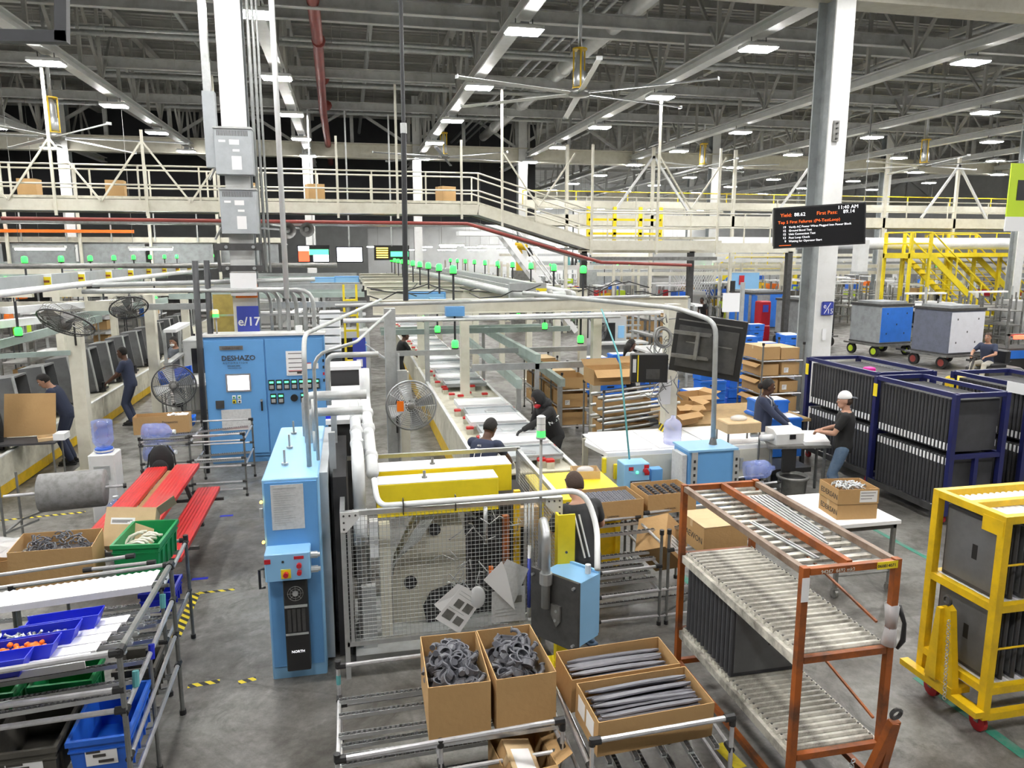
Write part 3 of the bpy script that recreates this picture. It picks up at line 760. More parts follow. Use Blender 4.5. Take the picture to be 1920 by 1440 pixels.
for z in (.70, .52, .24): build(MB().cyl((X0, Y1 + .0, z), (X0, Y1, z + .07), .0165, 8), 'tape_wrap', 'teal_hose', t)
BT = [('tall open carton heaped with pump housings, next to the wire fence gate side', (.612, 4.68, .645)), ('tall open carton heaped with pump housings, next to the strip box', (1.035, 4.67, .655))]
def pump_mesh():
    b = MB(); b.lathe([(.034, 0), (.042, 0), (.044, .036), (.047, .038), (.047, .044), (.038, .044), (.036, .006), (.034, 0)], n=16, caps=False)
    b.lathe([(.002, .002), (.036, .004)], n=16, caps=False); b.cyl((0, 0, 0), (0, 0, .022), .014, 10)
    b.path([(.03, 0, .018), (.065, .004, .018), (.082, .02, .018), (.086, .05, .018)], .0135, 9); b.cyl((.086, .05, .018), (.087, .058, .018), .019, 10)
    return b
PUMP = pump_mesh().move(Matrix.Scale(1.12, 4)).mesh('pump_housing', 'parts_grey', False)
def heap(mesh, name, label, cat, group, cx, cy, w, d, zc, n, rs, bulge=.05, lay=3):
    r = random.Random(rs)
    for k in range(n):
        o = bpy.data.objects.new(name, mesh); link(o)
        l = k % lay; s = (.84, 1.0, .86)[l % 3]
        x = r.uniform(-w / 2, w / 2) * s; y = r.uniform(-d / 2, d / 2) * s
        o.location = (cx + x, cy + y, zc - .05 + .045 * l + bulge * (1 - (2 * x / w) ** 2) * (1 - (2 * y / d) ** 2))
        o.rotation_euler = (r.uniform(-.9, .9), r.uniform(-.9, .9), r.uniform(0, 6.28)); tag(o, label, cat, group)
for i, (lb, loc) in enumerate(BT):
    carton('cardboard_box', lb, .405, .66, .38, loc, (0, 0, (-.02, .03)[i]))
    build(MB().box(loc[0] - .18, loc[0] + .18, loc[1] - .3, loc[1] + .3, loc[2] + .01, loc[2] + .24), 'parts_fill', 'parts_grey', label='dense fill of pump housings deep inside the %s tall carton' % ('first', 'second')[i], cat='fill', kind='stuff')
    heap(PUMP, 'pump_housing', 'dark grey pump housing with round collar heaped in the %s' % ('carton nearer the wire fence gate', 'carton beside the strip box')[i], 'pump', 'pump housings in the %s carton' % ('first', 'second')[i], loc[0], loc[1], .24, .45, loc[2] + .285, 58, 5 + i)
carton('cardboard_box', 'small open carton with white sheet on the lower lane under the pump boxes', .34, .40, .24, (1.0, 4.28, .30), (0, 0, .12), flaps=(('-y', 130, .12), ('+x', 60, .12)))
carton('cardboard_box', 'flattened carton piece tucked in the small open carton below the pump boxes', .2, .28, .10, (.95, 4.22, .47), (.3, .25, .2), top='closed', stickers=(('top', .04, .17, .03, .2),))

# ================================================================== FLOW RACK WITH STRIP BOXES
t = thing('flow_rack', 'low tube flow rack holding the two flat boxes of grey strips', 'rack', (1.82, 4.4, 0))
X0, X1, Y0, Y1 = 1.36, 2.30, 3.93, 4.85
for x, y in ((X0, Y0), (X1, Y0), (X0, Y1), (X1, Y1)): post(t, x, y, 0, .80 if y < 4.5 else .70, m='pipe_rail')
pipe(t, (X0, Y0, .80), (X1, Y0, .83), .018); pipe(t, (X0, Y1, .66), (X1, Y1, .66))
pipe(t, (X0, Y0, .60), (X0, Y1, .68), .016); pipe(t, (X1, Y0, .60), (X1, Y1, .68), .016); pipe(t, (X0, Y0, .40), (X0, Y1, .44)); pipe(t, (X1, Y0, .40), (X1, Y1, .44)); pipe(t, (X0, Y0, .42), (X1, Y0, .44))
for x in (1.48, 1.66, 1.84, 2.02, 2.20): track(t, (x, Y0, .615), (x, Y1, .68)); 
for x in (1.48, 1.66, 1.84, 2.02, 2.20): track(t, (x, Y0 - .1, .30), (x, Y1, .36))
carton('cardboard_box', 'flat open carton full of grey strips, behind the front rail', .80, .40, .25, (1.80, 4.20, .66), (.07, 0, .05), stickers=(('-x', .05, .17, .08, .2), ('-x', .2, .33, .08, .2)))
carton('cardboard_box', 'flat open carton of grey strips beside the worker in the aisle', .80, .34, .25, (1.76, 4.60, .69), (.07, 0, .05))
def strip_mesh(L):
    b = MB(); n = 8; pts = []
    for k in range(n + 1):
        u = k / n; pts.append((-L / 2 + L * u, 0, .007 * math.sin(PI * u)))
    vs = []
    for p in pts:
        wv = .02 if 0 < pts.index(p) < n else .006
        vs += [(p[0], -wv, p[2]), (p[0], wv, p[2]), (p[0], wv * .8, p[2] + .01), (p[0], -wv * .8, p[2] + .01)]
    fs = [(0, 3, 2, 1), (4 * n, 4 * n + 1, 4 * n + 2, 4 * n + 3)]
    for k in range(n):
        for i in range(4): j = (i + 1) % 4; fs.append((4 * k + i, 4 * k + j, 4 * k + 4 + j, 4 * k + 4 + i))
    return b.add(vs, fs).mesh('grey_strip', 'parts_strip', False)
STRIP = strip_mesh(.70)
r = random.Random(2)
for bx, (cx, cy, cz, w, n, lb) in enumerate(((1.80, 4.20, .825, .30, 30, 'long grey moulded strip in the flat carton at the front rail'), (1.77, 4.61, .85, .22, 18, 'long grey moulded strip in the flat carton beside the aisle'))):
    for k in range(n):
        o = bpy.data.objects.new('grey_strip', STRIP); link(o); o.location = (cx + r.uniform(-.015, .015), cy - w / 2 + w * ((k * 7) % n) / n, cz + .025 * (k // 9) + r.uniform(-.01, .01) + .03 * (.5 - ((k * 7) % n) / n) * -1)
        o.rotation_euler = (r.uniform(-.5, .5), r.uniform(-.015, .015), .05 + r.uniform(-.025, .025)); tag(o, lb, 'strip', 'strips in carton %s' % ('one', 'two')[bx])

# ================================================================== LIGHT BLUE CONTROL CABINET (foreground)
t = thing('control_cabinet', 'tall narrow light blue control cabinet standing alone beside the wire fence', 'cabinet', (-.545, 7.4, 0))
build(MB().bbox(-.78, -.31, 6.42, 8.40, 0, 1.85, .012), 'body', 'cabinet_blue_light', t)
build(MB().box(-.31, -.24, 6.60, 8.40, .05, 1.83), 'side_frame', 'box_grey', t)
build(MB().box(-.76, -.33, 6.405, 6.42, .12, 1.82), 'front_door', 'cabinet_blue', t)
for z in (1.0, 1.55): build(MB().cyl((-.80, 6.44, z - .04), (-.80, 6.44, z + .04), .015, 8), 'hinge', 'conduit_grey', t)
for z in (1.66, 1.30): build(MB().cyl((-.79, 6.405, z), (-.79, 6.39, z), .012, 8), 'marker_dot', 'amber_lamp', t)
pp = build(MB().box(-.71, -.44, 6.400, 6.405, 1.40, 1.80), 'notice_sheet', 'paper_grey', t)
bb = MB()
for k in range(16): bb.box(-.69, -.69 + .10 + .1 * ((k * 7) % 5) / 5, 6.3985, 6.400, 1.74 - k * .02, 1.746 - k * .02)
bb.box(-.69, -.50, 6.3985, 6.400, 1.765, 1.775)
build(bb, 'print', 'conduit_grey', pp, kind='stuff')
cb = build(MB().bbox(-.77, -.40, 6.20, 6.42, 1.02, 1.26, .01), 'switch_box', 'cabinet_blue_light', t)
build(MB().cyl((-.49, 6.20, 1.15), (-.49, 6.17, 1.15), .022, 10), 'red_button', 'red_paint', cb); build(MB().cyl((-.49, 6.20, 1.09), (-.49, 6.16, 1.09), .02, 10), 'red_button', 'red_paint', cb)
build(MB().box(-.64, -.56, 6.195, 6.20, 1.04, 1.12), 'yellow_plate', 'yellow_bright', cb)
build(MB().cyl((-.60, 6.195, 1.08), (-.60, 6.16, 1.08), .022, 10), 'selector_knob', 'red_paint', cb)
build(MB().box(-.53, -.45, 6.195, 6.2, 1.205, 1.23), 'stop_tag', 'red_paint', cb); build(MB().box(-.77, -.72, 6.195, 6.2, 1.18, 1.22), 'stop_tag', 'red_paint', cb)
build(MB().cyl((-.62, 6.2, 1.19), (-.62, 6.19, 1.19), .01, 8), 'pilot_lamp', 'black_plastic', cb)
for z in (1.20, 1.07): build(MB().cyl((-.40, 6.28, z), (-.34, 6.28, z), .03, 10).cyl((-.34, 6.28, z), (-.32, 6.28, z), .02, 10), 'cable_gland', 'conduit_grey', cb)
ac = build(MB().bbox(-.64, -.44, 6.28, 6.405, .14, .98, .01), 'cooling_unit', 'black_plastic', t)
gr = MB()
for q in (.025, .045, .065): gr.ring((-.54, 6.278, .86), (0, 1, 0), q, .0025, 20, 4)
for k in range(8): a = k * PI / 4; gr.cyl((-.54, 6.278, .86), (-.54 + .068 * math.cos(a), 6.278, .86 + .068 * math.sin(a)), .002, 4)
build(gr, 'fan_grille', 'steel_mid', ac); build(MB().cyl((-.54, 6.285, .86), (-.54, 6.27, .86), .022, 12), 'fan_hub', 'conduit_grey', ac)
build(MB().box(-.635, -.445, 6.268, 6.28, .735, .755).box(-.635, -.445, 6.268, 6.28, .48, .495), 'trim_strip', 'conduit_grey', ac)
for x in (-.60, -.56, -.52, -.48): build(MB().box(x - .014, x + .014, 6.272, 6.28, .51, .72), 'louver', 'steel_dark', ac)
text(ac, 'NORTH', .032, (-.54, 6.279, .31), FACE_S, 'text_white', align='CENTER')
build(MB().path([(-.80, 6.42, 1.05), (-.84, 6.40, 1.05), (-.84, 6.40, .88), (-.80, 6.42, .88)], .012, 6), 'door_handle', 'black_plastic', t)
for y in (6.85, 7.45, 8.05):
    bo = build(MB().cyl((-.62, y, 1.85), (-.62, y, 1.87), .03, 8).cyl((-.62, y, 1.87), (-.62, y, 1.99), .011, 6), 'lifting_bolt', 'galvanized', t)
build(MB().bend([(-.40, 6.75, 1.85), (-.40, 6.75, 2.92), (-.40, 7.05, 3.02), (.5, 12.0, 3.02)], .022, .25), 'conduit', 'conduit_grey', t, smooth=True)
build(MB().bend([(-.33, 6.95, 1.85), (-.33, 6.95, 2.84), (.05, 6.95, 2.94), (.58, 10.8, 2.94)], .016, .15), 'conduit', 'conduit_grey', t, smooth=True)
build(MB().cyl((-.37, 7.3, 2.05), (-.37, 7.3, 2.36), .018, 8).cyl((-.37, 7.3, 1.85), (-.37, 7.3, 2.05), .018, 8), 'conduit', 'conduit_grey', t, smooth=True)
# dark enclosure with white top behind the blue cabinet
t = thing('machine_enclosure', 'black sided machine box with white top behind the narrow blue cabinet', 'machine', (-.1, 9.3, 0))
build(MB().box(-.22, .06, 8.45, 10.6, 0, 1.85), 'body', 'dark_interior', t); build(MB().box(-.30, .12, 8.42, 10.65, 1.85, 1.90), 'top_cover', 'white_clean', t)
build(MB().box(-.30, .12, 10.7, 11.2, 1.2, 2.12), 'tall_box', 'dark_interior', t); build(MB().box(-.32, .14, 10.68, 11.22, 2.12, 2.17), 'tall_box_top', 'white_clean', t)
tr = build(MB().box(-.30, -.18, 8.5, 8.62, 1.9, 1.96), 'blue_clip', 'bin_blue', t)
build(MB().box(-.20, -.08, 6.7, 8.3, 0, 1.75), 'dark_side_panel', 'dark_interior', t)
for x, y in ((-.2, 8.0), (-.2, 7.0)): build(MB().box(x - .03, x + .03, y - .03, y + .03, 0, 2.1), 'frame_post', 'box_grey', t)
# fat white pipework beside it
t = thing('pipe_manifold', 'fat white pipes with clamps rising between the blue cabinet and the wire fence', 'pipe', (.1, 8, 0))
build(MB().bend([(.03, 6.75, 1.40), (.03, 6.75, 1.86), (.02, 8.9, 1.98)], .058, .12, 12), 'white_pipe', 'pvc_white', t, smooth=True)
build(MB().bend([(.16, 6.85, 1.72), (.15, 8.9, 2.02), (.15, 8.9, 2.4)], .060, .10, 12), 'white_pipe', 'pvc_white', t, smooth=True)
build(MB().bend([(.15, 7.95, 2.27), (-.47, 7.95, 2.27), (-.47, 7.95, 1.85)], .052, .08, 12), 'grey_pipe', 'conduit_grey', t, smooth=True)
build(MB().bend([(.10, 7.65, 2.16), (-.44, 7.65, 2.16), (-.44, 7.65, 1.85)], .045, .08, 12), 'grey_pipe', 'conduit_grey', t, smooth=True)
build(MB().bend([(.3, 8.3, 2.65), (-.25, 8.3, 2.65), (-.25, 8.3, 2.1)], .03, .1, 10), 'grey_pipe', 'conduit_grey', t, smooth=True)
for y, z, x in ((7.3, 1.90, .03), (7.7, 1.93, .03), (8.2, 1.96, .03), (7.2, 1.79, .16), (7.9, 1.91, .16), (8.4, 1.97, .16)):
    build(MB().cyl((x, y - .03, z - .005), (x, y + .03, z + .005), .068, 12), 'pipe_collar', 'pvc_white', t, smooth=True)
for y in (7.25, 7.6, 8.0): build(MB().cyl((.095, y, 1.86), (.095, y, 1.94), .012, 6), 'clamp_bolt', 'galvanized', t)
build(MB().cyl((.03, 6.74, 1.08), (.03, 6.74, 1.42), .066, 12), 'pipe_body', 'pvc_white', t, smooth=True)
build(MB().cyl((.03, 6.74, 0), (.03, 6.74, 1.08), .05, 10), 'pipe_foot', 'steel_mid', t)
build(MB().bend([(.17, 6.80, 1.68), (.19, 6.55, 1.50), (.42, 6.26, 1.60), (1.55, 6.22, 1.62), (2.02, 6.20, 1.64), (2.10, 6.05, 1.35), (1.96, 5.62, 1.13)], .026, .22, 10, 6), 'flexible_hose', 'pvc_white', t, smooth=True)
# ================================================================== WIRE FENCE CELL AND PRESS
t = thing('safety_fence', 'aluminium framed wire mesh guard around the press with papers hung on it', 'fence', (.85, 7.1, 0))
def alu(t, p, q, w=.042, name='frame_bar'):
    o = build(MB().bar(p, q, w, w), name, 'aluminium', t)
    return o
fx0, fx1, fy0, fy1 = -.12, 1.82, 6.30, 8.02
for x in (fx0, fx1): alu(t, (x, fy0, 0), (x, fy0, 1.56), name='post'); alu(t, (x, fy1, 0), (x, fy1, 1.58), name='post')
for z in (.33, 1.54):
    alu(t, (fx0, fy0, z), (fx1, fy0, z)); alu(t, (fx0, fy0, z), (fx0, fy1, z)); alu(t, (fx1, fy0, z), (fx1, fy1, z))
alu(t, (fx0, fy1, 1.56), (fx1, fy1, 1.56))
alu(t, (-.07, fy0, .33), (-.07, fy0, 1.54), .03)
def wires(a, b, z0, z1, axis, fixed):
    m = MB(); n = int((b - a) / .037); k_ = int((z1 - z0) / .037)
    for k in range(1, n):
        u = a + (b - a) * k / n
        p, q = ((u, fixed, z0), (u, fixed, z1)) if axis == 'x' else ((fixed, u, z0), (fixed, u, z1))
        m.cyl(p, q, .0021, 4, caps=False)
    for k in range(1, k_):
        z = z0 + (z1 - z0) * k / k_
        p, q = ((a, fixed, z), (b, fixed, z)) if axis == 'x' else ((fixed, a, z), (fixed, b, z))
        m.cyl(p, q, .0021, 4, caps=False)
    return m
build(wires(fx0, fx1, .33, 1.54, 'x', fy0), 'wire_mesh', 'conduit_grey', t)
build(wires(fy0, fy1, .33, 1.54, 'y', fx1), 'wire_mesh', 'conduit_grey', t)
for x, s in ((fx0 - .02, 1), (fx1 + .02, -1)):
    g = build(MB().prism([(x, 1.56), (x + s * .16, 1.56), (x + s * .16, 1.50), (x + s * .05, 1.38), (x, 1.38)], 'y', fy0 - .035, fy0 - .023), 'corner_plate', 'white_paint', t)
    for (dx, z) in ((.03, 1.53), (.08, 1.53), (.13, 1.53), (.03, 1.47), (.03, 1.41)):
        build(MB().cyl((x + s * dx, fy0 - .035, z), (x + s * dx, fy0 - .043, z), .009, 8), 'bolt', 'steel_dark', g)
for x in (.40, .86): build(MB().box(x - .004, x + .004, fy0 - .03, fy0 + .02, 1.50, 1.64), 'cable_tie', 'black_plastic', t)
# papers clipped to the mesh
def paper(label, pts, m='paper_white', pics=(), lines=(), off=0.0):
    Y = fy0 - .03 - off
    q = [Vector((p[0], Y - .006 * i, p[1])) for i, p in enumerate(pts)]
    t = build(MB().sheet(*q, .002), 'instruction_sheet', m, label=label, cat='paper')
    a, b, c, d = q
    if (b - a).cross(d - a).y > 0: pass
    for (u0, u1, v0, v1) in pics:
        f = lambda u, v: a.lerp(b, u).lerp(d.lerp(c, u), v) + Vector((0, -.006, 0))
        build(MB().sheet(f(u0, v0), f(u1, v0), f(u1, v1), f(u0, v1), .001), 'picture', 'steel_mid', t)
    for v in lines:
        f = lambda u, v: a.lerp(b, u).lerp(d.lerp(c, u), v) + Vector((0, -.006, 0))
        build(MB().sheet(f(.1, v), f(.75, v), f(.75, v + .012), f(.1, v + .012), .001), 'text_line', 'conduit_grey', t)
    return t
S = lambda x, y: (PY(x, y, fy0 - .05).x, PY(x, y, fy0 - .05).z)
paper('printed instruction sheet with four photos hanging askew on the wire fence', [S(816, 1160), S(861, 1187), S(905, 1122), S(866, 1096)], pics=((.1, .45, .14, .36), (.55, .85, .14, .34), (.2, .48, .50, .70), (.58, .88, .5, .72)), lines=(.42, .8, .88), off=.02)
paper('second instruction sheet half hidden behind the one with four photos', [S(814, 1135), S(832, 1152), S(880, 1104), S(858, 1094)], off=.005)
paper('blank creased white card hanging by its corner on the wire fence', [S(906, 1086), S(965, 1142), S(948, 1070), S(940, 1049)], off=.035)
paper('grey laminated sheet behind the creased white card on the wire fence', [S(962, 1135), S(991, 1066), S(950, 1047), S(940, 1062)], m='paper_grey', off=.02)
paper('flat notice sheet at the bottom of the wire fence beside the marker tube', [S(922, 1170), S(986, 1164), S(984, 1098), S(922, 1110)], m='paper_grey', pics=((.65, .9, .55, .75),), lines=(.2, .3, .4), off=0)
bag = build(MB().ball((S(895, 1110)[0], fy0 - .05, S(895, 1120)[1]), .075, .03, .11, 10, 8), 'parts_bag', 'clear_bag', smooth=True, label='cloudy plastic bag tied to the wire fence between the sheets', cat='bag')
mk = thing('marker_tube', 'upright marker tube with purple band clipped to the wire fence', 'tube', (1.52, fy0 - .03, .45))
mx = S(993, 1100)[0]
build(MB().cyl((mx, fy0 - .03, .42), (mx, fy0 - .03, 1.12), .016, 8), 'tube', 'pvc_white', mk, smooth=True)
build(MB().cyl((mx, fy0 - .03, .52), (mx, fy0 - .03, 1.0), .0175, 8), 'purple_band', 'sign_blue', mk, smooth=True)
# ---- press inside the cell
t = thing('stamping_press', 'cream machine body with cables and twin yellow tanks inside the wire fence', 'machine', (.85, 7.2, 0))
build(MB().prism([(.32, .0), (1.06, .0), (1.06, .95), (.98, 1.26), (.75, 1.34), (.62, 1.28), (.36, .75), (.32, .5)], 'y', 7.05, 7.25), 'cream_plate', 'cream_paint', t)
build(MB().prism([(.66, .02), (.62, .25), (.70, .40), (.90, .46), (1.10, .46), (1.10, .02)], 'y', 7.00, 7.05), 'arch_opening', 'dark_interior', t)
for x, z, r in ((.75, 1.05, .06), (.50, .52, .065)): build(MB().cyl((x, 7.05, z), (x, 7.02, z), r, 14), 'port_hole', 'dark_interior', t, smooth=False)
build(MB().box(.20, .30, 6.75, 6.85, 0, 1.25), 'cream_upright', 'cream_paint', t); build(MB().box(.11, .19, 6.70, 6.80, .95, 1.30), 'white_block', 'white_clean', t)
build(MB().box(-.02, .12, 6.9, 7.2, 0, 1.1), 'grey_upright', 'conduit_grey', t); build(MB().box(.02, .15, 6.62, 6.7, .05, .7), 'grey_channel', 'conduit_grey', t)
build(MB().box(1.15, 1.72, 7.1, 7.7, .0, 1.30), 'dark_frame', 'dark_interior', t)
build(MB().box(1.38, 1.44, 6.72, 6.78, .45, 1.25), 'orange_guide', 'orange_paint', t); build(MB().box(1.24, 1.28, 6.72, 6.76, .62, .74), 'orange_block', 'orange_bright', t)
build(MB().box(1.52, 1.58, 6.85, 6.91, .1, 1.45), 'yellow_upright', 'yellow_paint', t)
for x in (1.62, 1.655, 1.69): build(MB().cyl((x, 6.8, .2), (x, 6.8, 1.45), .014, 8), 'slide_rod', 'conduit_grey', t, smooth=True)
for x in (1.735, 1.77): build(MB().cyl((x, 6.7, .3), (x, 6.7, 1.45), .006, 6), 'yellow_rod', 'yellow_bright', t)
build(MB().cyl((1.22, 6.8, .95), (1.22, 6.8, 1.35), .02, 8), 'spring', 'galvanized', t, smooth=True)
build(MB().box(1.60, 1.80, 7.0, 7.3, 1.02, 1.22), 'pale_box', 'cardboard_light', t)
build(MB().box(-.05, 1.75, 6.5, 7.7, 0, .09), 'bed_plate', 'conduit_grey', t)
r = random.Random(4); hz = MB()
for k in range(9):
    a = Vector((.28 + .012 * k, 6.85 + .01 * k, .72 + .015 * k)); b = Vector((.42 + .02 * k, 6.9, .92 + .01 * k)); c = Vector((.62 + .02 * k, 6.95, 1.20 + .01 * k)); d = Vector((.95 + .01 * k, 6.95, 1.33 - .005 * k))
    hz.path([a, b, c, d, d + Vector((.12, 0, -.12))], .009, 5)
for k in range(14):
    p = Vector((r.uniform(.85, 1.5), r.uniform(6.7, 7.0), r.uniform(.5, 1.3))); pts = [p]
    for j in range(4): p = p + Vector((r.uniform(-.12, .12), r.uniform(-.03, .03), r.uniform(-.14, .10))); pts.append(p)
    hz.path(pts, .006, 4)
build(hz, 'cable', 'conduit_grey', t, smooth=True, kind='stuff')
for i, (x0, x1, y0, y1, z0, z1) in enumerate(((.19, 1.36, 6.85, 7.12, 1.28, 1.60), (.22, 1.60, 7.35, 7.68, 1.20, 1.58))):
    yt = build(MB().bbox(x0, x1, y0, y1, z0, z1, .008), 'yellow_tank', 'yellow_bright', t)
    build(MB().box(x0 + .003, x1 - .003, y0 + .003, y1 - .003, z1, z1 + .006), 'tank_lid', 'white_clean', yt)
    build(MB().cyl(((x0 + x1) / 2 - .12, (y0 + y1) / 2, z1), ((x0 + x1) / 2 - .12, (y0 + y1) / 2, z1 + .075), .014, 8).cyl(((x0 + x1) / 2 - .12, (y0 + y1) / 2, z1), ((x0 + x1) / 2 - .12, (y0 + y1) / 2, z1 + .02), .03, 6), 'lid_bolt', 'steel_mid', yt)
    build(MB().box(x1 - .16, x1 - .06, y1 + .02, y1 + .12, .09, z1 - .05), 'tank_stand', 'dark_interior', t)
# ---- stack light on the fence corner
def stack_light(label, x, y, z0, z1, on='green_lamp', name='signal_light', r=.032, group=None, pole='galvanized', tiers=('green_lamp', 'white_lamp_off', 'white_lamp_off')):
    t = thing(name, label, 'signal light', (x, y, z0), group=group)
    build(MB().cyl((x, y, z0), (x, y, z1), .014, 8), 'pole', pole, t, smooth=True)
    build(MB().cyl((x, y, z1), (x, y, z1 + .02), r * 1.15, 12), 'collar', 'conduit_grey', t)
    z = z1 + .02
    for m in tiers:
        build(MB().cyl((x, y, z), (x, y, z + .055), r, 12), 'lens', m, t, smooth=False)
        build(MB().cyl((x, y, z + .055), (x, y, z + .06), r * 1.05, 12), 'divider', 'conduit_grey', t); z += .06
    build(MB().cyl((x, y, z), (x, y, z + .012), r, 12, r * .6), 'cap', 'white_lamp_off', t)
    return t
stack_light('green lit stack light with white tiers on a steel pole at the fence corner', 1.63, 6.26, 0, 2.12, r=.040, pole='steel_mid')
# ---- yellow post and blue box at the fence
t = thing('yellow_post', 'square yellow guard post beside the blue junction box', 'post', (1.82, 6.11, 0))
build(MB().box(1.75, 1.91, 6.10, 6.12, 0, 1.45).box(1.75, 1.77, 6.12, 6.2, 0, 1.45), 'angle_plate', 'yellow_bright', t); build(MB().box(1.70, 1.96, 6.05, 6.25, 0, .02), 'base_plate', 'yellow_bright', t)
for z in (.3, .7, 1.1): build(MB().cyl((1.83, 6.10, z), (1.83, 6.09, z), .012, 8), 'bolt', 'steel_dark', t)
t = thing('junction_box', 'light blue junction box with dark back plate fixed to the fence post', 'box', (1.81, 5.66, .41), local=True); t.rotation_euler = (0, 0, .62)
build(MB().box(.0, .30, .0, .40, 0, .58), 'body', 'cabinet_blue_light', t)
build(MB().box(-.03, 0, -.02, .50, -.03, .60), 'back_plate', 'steel_dark', t)
build(MB().box(.30, .325, .01, .39, .01, .60), 'door', 'cabinet_blue_light', t)
build(MB().bend([(-.07, .30, .30), (-.07, .30, .98), (.12, .50, 1.02), (.12, .5, .5)], .040, .10, 12), 'elbow_pipe', 'galvanized', t, smooth=True)
build(MB().cyl((-.07, .30, .52), (-.07, .30, .62), .056, 10), 'pipe_union', 'galvanized', t)
build(MB().cyl((.24, .08, .58), (.24, .08, .66), .026, 10), 'cable_gland', 'pvc_white', t)
build(MB().prism([(.16, .34), (.26, .34), (.26, .24), (.20, .14), (.16, .2)], 'x', -.05, -.03), 'bracket', 'steel_mid', t)
for y, z in ((.02, .03), (.02, .55), (.47, .55), (.2, .29), (.21, .2)): build(MB().cyl((-.03, y, z), (-.06, y, z), .013, 6), 'bolt', 'galvanized', t)
# ================================================================== FLOW RACK BEHIND THE ORANGE RACK
t = thing('flow_rack', 'tall tube flow rack with roller lanes carrying open cartons behind the orange rack', 'rack', (3.1, 7.1, 0))
X0, X1, Y0, Y1 = 2.30, 3.62, 6.62, 7.62
for x in (X0, 2.98, 3.06, X1):
    for y in (Y0, Y1): post(t, x, y, 0, 1.0, .016)
for z in (.95,):
    pipe(t, (X0 + .15, Y0 + .55, z), (2.98, Y0 + .6, z), .017); pipe(t, (3.04, Y0 + .6, z + .03), (4.1, Y0 + .75, z + .03), .017)
pipe(t, (X0, Y1, .9), (X1 + .4, Y1, .95)); pipe(t, (X0, Y0, .62), (2.98, Y0, .64), .016); pipe(t, (X0, Y0, .36), (X1, Y0, .40), .016); pipe(t, (X0, Y0, .10), (X1, Y0, .10)); pipe(t, (3.06, Y0, .80), (X1 + .4, Y0 - .1, .86), .016)
for z in (.36, .62, .88):
    for x in (X0, 2.98, X1): pipe(t, (x, Y0, z), (x, Y1, z + .02), ends=False)
for y in (6.70, 6.86): track(t, (X0, y, .66), (2.95, y, .68), wr=.022, pitch=.045)
for y in (6.66, 6.82, 7.0): track(t, (X0, y, .46), (2.95, y, .48), wr=.022, pitch=.045)
for y in (6.66, 6.84): track(t, (X0, y, .24), (X1, y, .27), wr=.022, pitch=.045)
for y in (6.95, 7.2, 7.45): track(t, (X0, y, .86), (X1 + .3, y, .90), wr=.02, pitch=.05)
build(MB().bar((2.98, Y0, .1), (X1, Y0, .42), .02), 'brace', 'rack_tube', t)
def blister(parent_label, x0, x1, y0, y1, z, nx, ny, group, m='parts_grey'):
    bm = MB().bbox(-.028, .028, -.016, .016, 0, .03, .008).box(-.006, .006, -.004, .004, .03, .036).mesh('switch_part', m, False)
    for i in range(nx):
        for j in range(ny):
            o = bpy.data.objects.new('switch_part', bm); link(o); o.location = (x0 + (x1 - x0) * (i + .5) / nx, y0 + (y1 - y0) * (j + .5) / ny, z); o.rotation_euler = (.1, 0, .06 * ((i + j) % 2)); tag(o, parent_label, 'part', group)
carton('cardboard_box', 'open carton of small dark parts in neat rows, nearer the worker at the fence', .62, .46, .22, (2.70, 7.42, .93), (0, 0, .05), prints=(('DAEWON', .03, '-y', .2, .04),))
blister('small dark switch part packed in rows in the carton nearer the fence worker', 2.43, 2.97, 7.23, 7.61, 1.10, 9, 9, 'switch parts in the first carton')
carton('cardboard_box', 'open carton of dark clips in neat rows, nearer the orange rack', .58, .46, .22, (3.36, 7.48, .95), (0, 0, .05), prints=(('DAEWON', .03, '-y', .2, .04),))
blister('curved dark clip packed in rows in the carton nearer the orange rack', 3.10, 3.60, 7.30, 7.68, 1.12, 5, 6, 'clips in the second carton', 'panel_dark')
carton('cardboard_box', 'open empty carton tipped on its side in the flow rack chute', .42, .36, .40, (3.08, 6.86, .60), (-.55, .75, .35), flaps=(('+y', 40, .14),), stickers=(('-y', .1, .3, .05, .2),))
carton('cardboard_box', 'sealed carton with flat pale top behind the orange rack post', .48, .52, .28, (3.53, 6.62, .83), (0, 0, .04), top='closed', prints=(('DAEWON', .09, '-x', .08, .10),))
# ---- yellow bench with a parts tray
t = thing('yellow_bench', 'yellow topped steel bench behind the worker at the fence', 'table', (2.65, 8.4, 0))
build(MB().bbox(2.12, 3.12, 7.90, 8.95, .90, .96, .01), 'table_top', 'yellow_bright', t)
build(MB().box(2.2, 3.05, 8.0, 8.06, .1, .9).box(2.2, 3.05, 8.85, 8.9, .1, .9), 'yellow_panel', 'yellow_paint', t)
for x in (2.2, 3.02):
    for y in (7.98, 8.88): build(MB().box(x - .03, x + .03, y - .03, y + .03, 0, .9), 'leg', 'yellow_paint', t)
carton('parts_tray', 'torn cardboard tray of small parts on the yellow bench', .34, .26, .10, (2.85, 8.72, .96), (0, 0, -.15), m='cardboard_light')
build(MB().ball((2.85, 8.72, 1.04), .12, .08, .05, 10, 6), 'plastic_bag', 'clear_bag', smooth=True, label='crumpled plastic bag lying in the tray on the yellow bench', cat='bag')
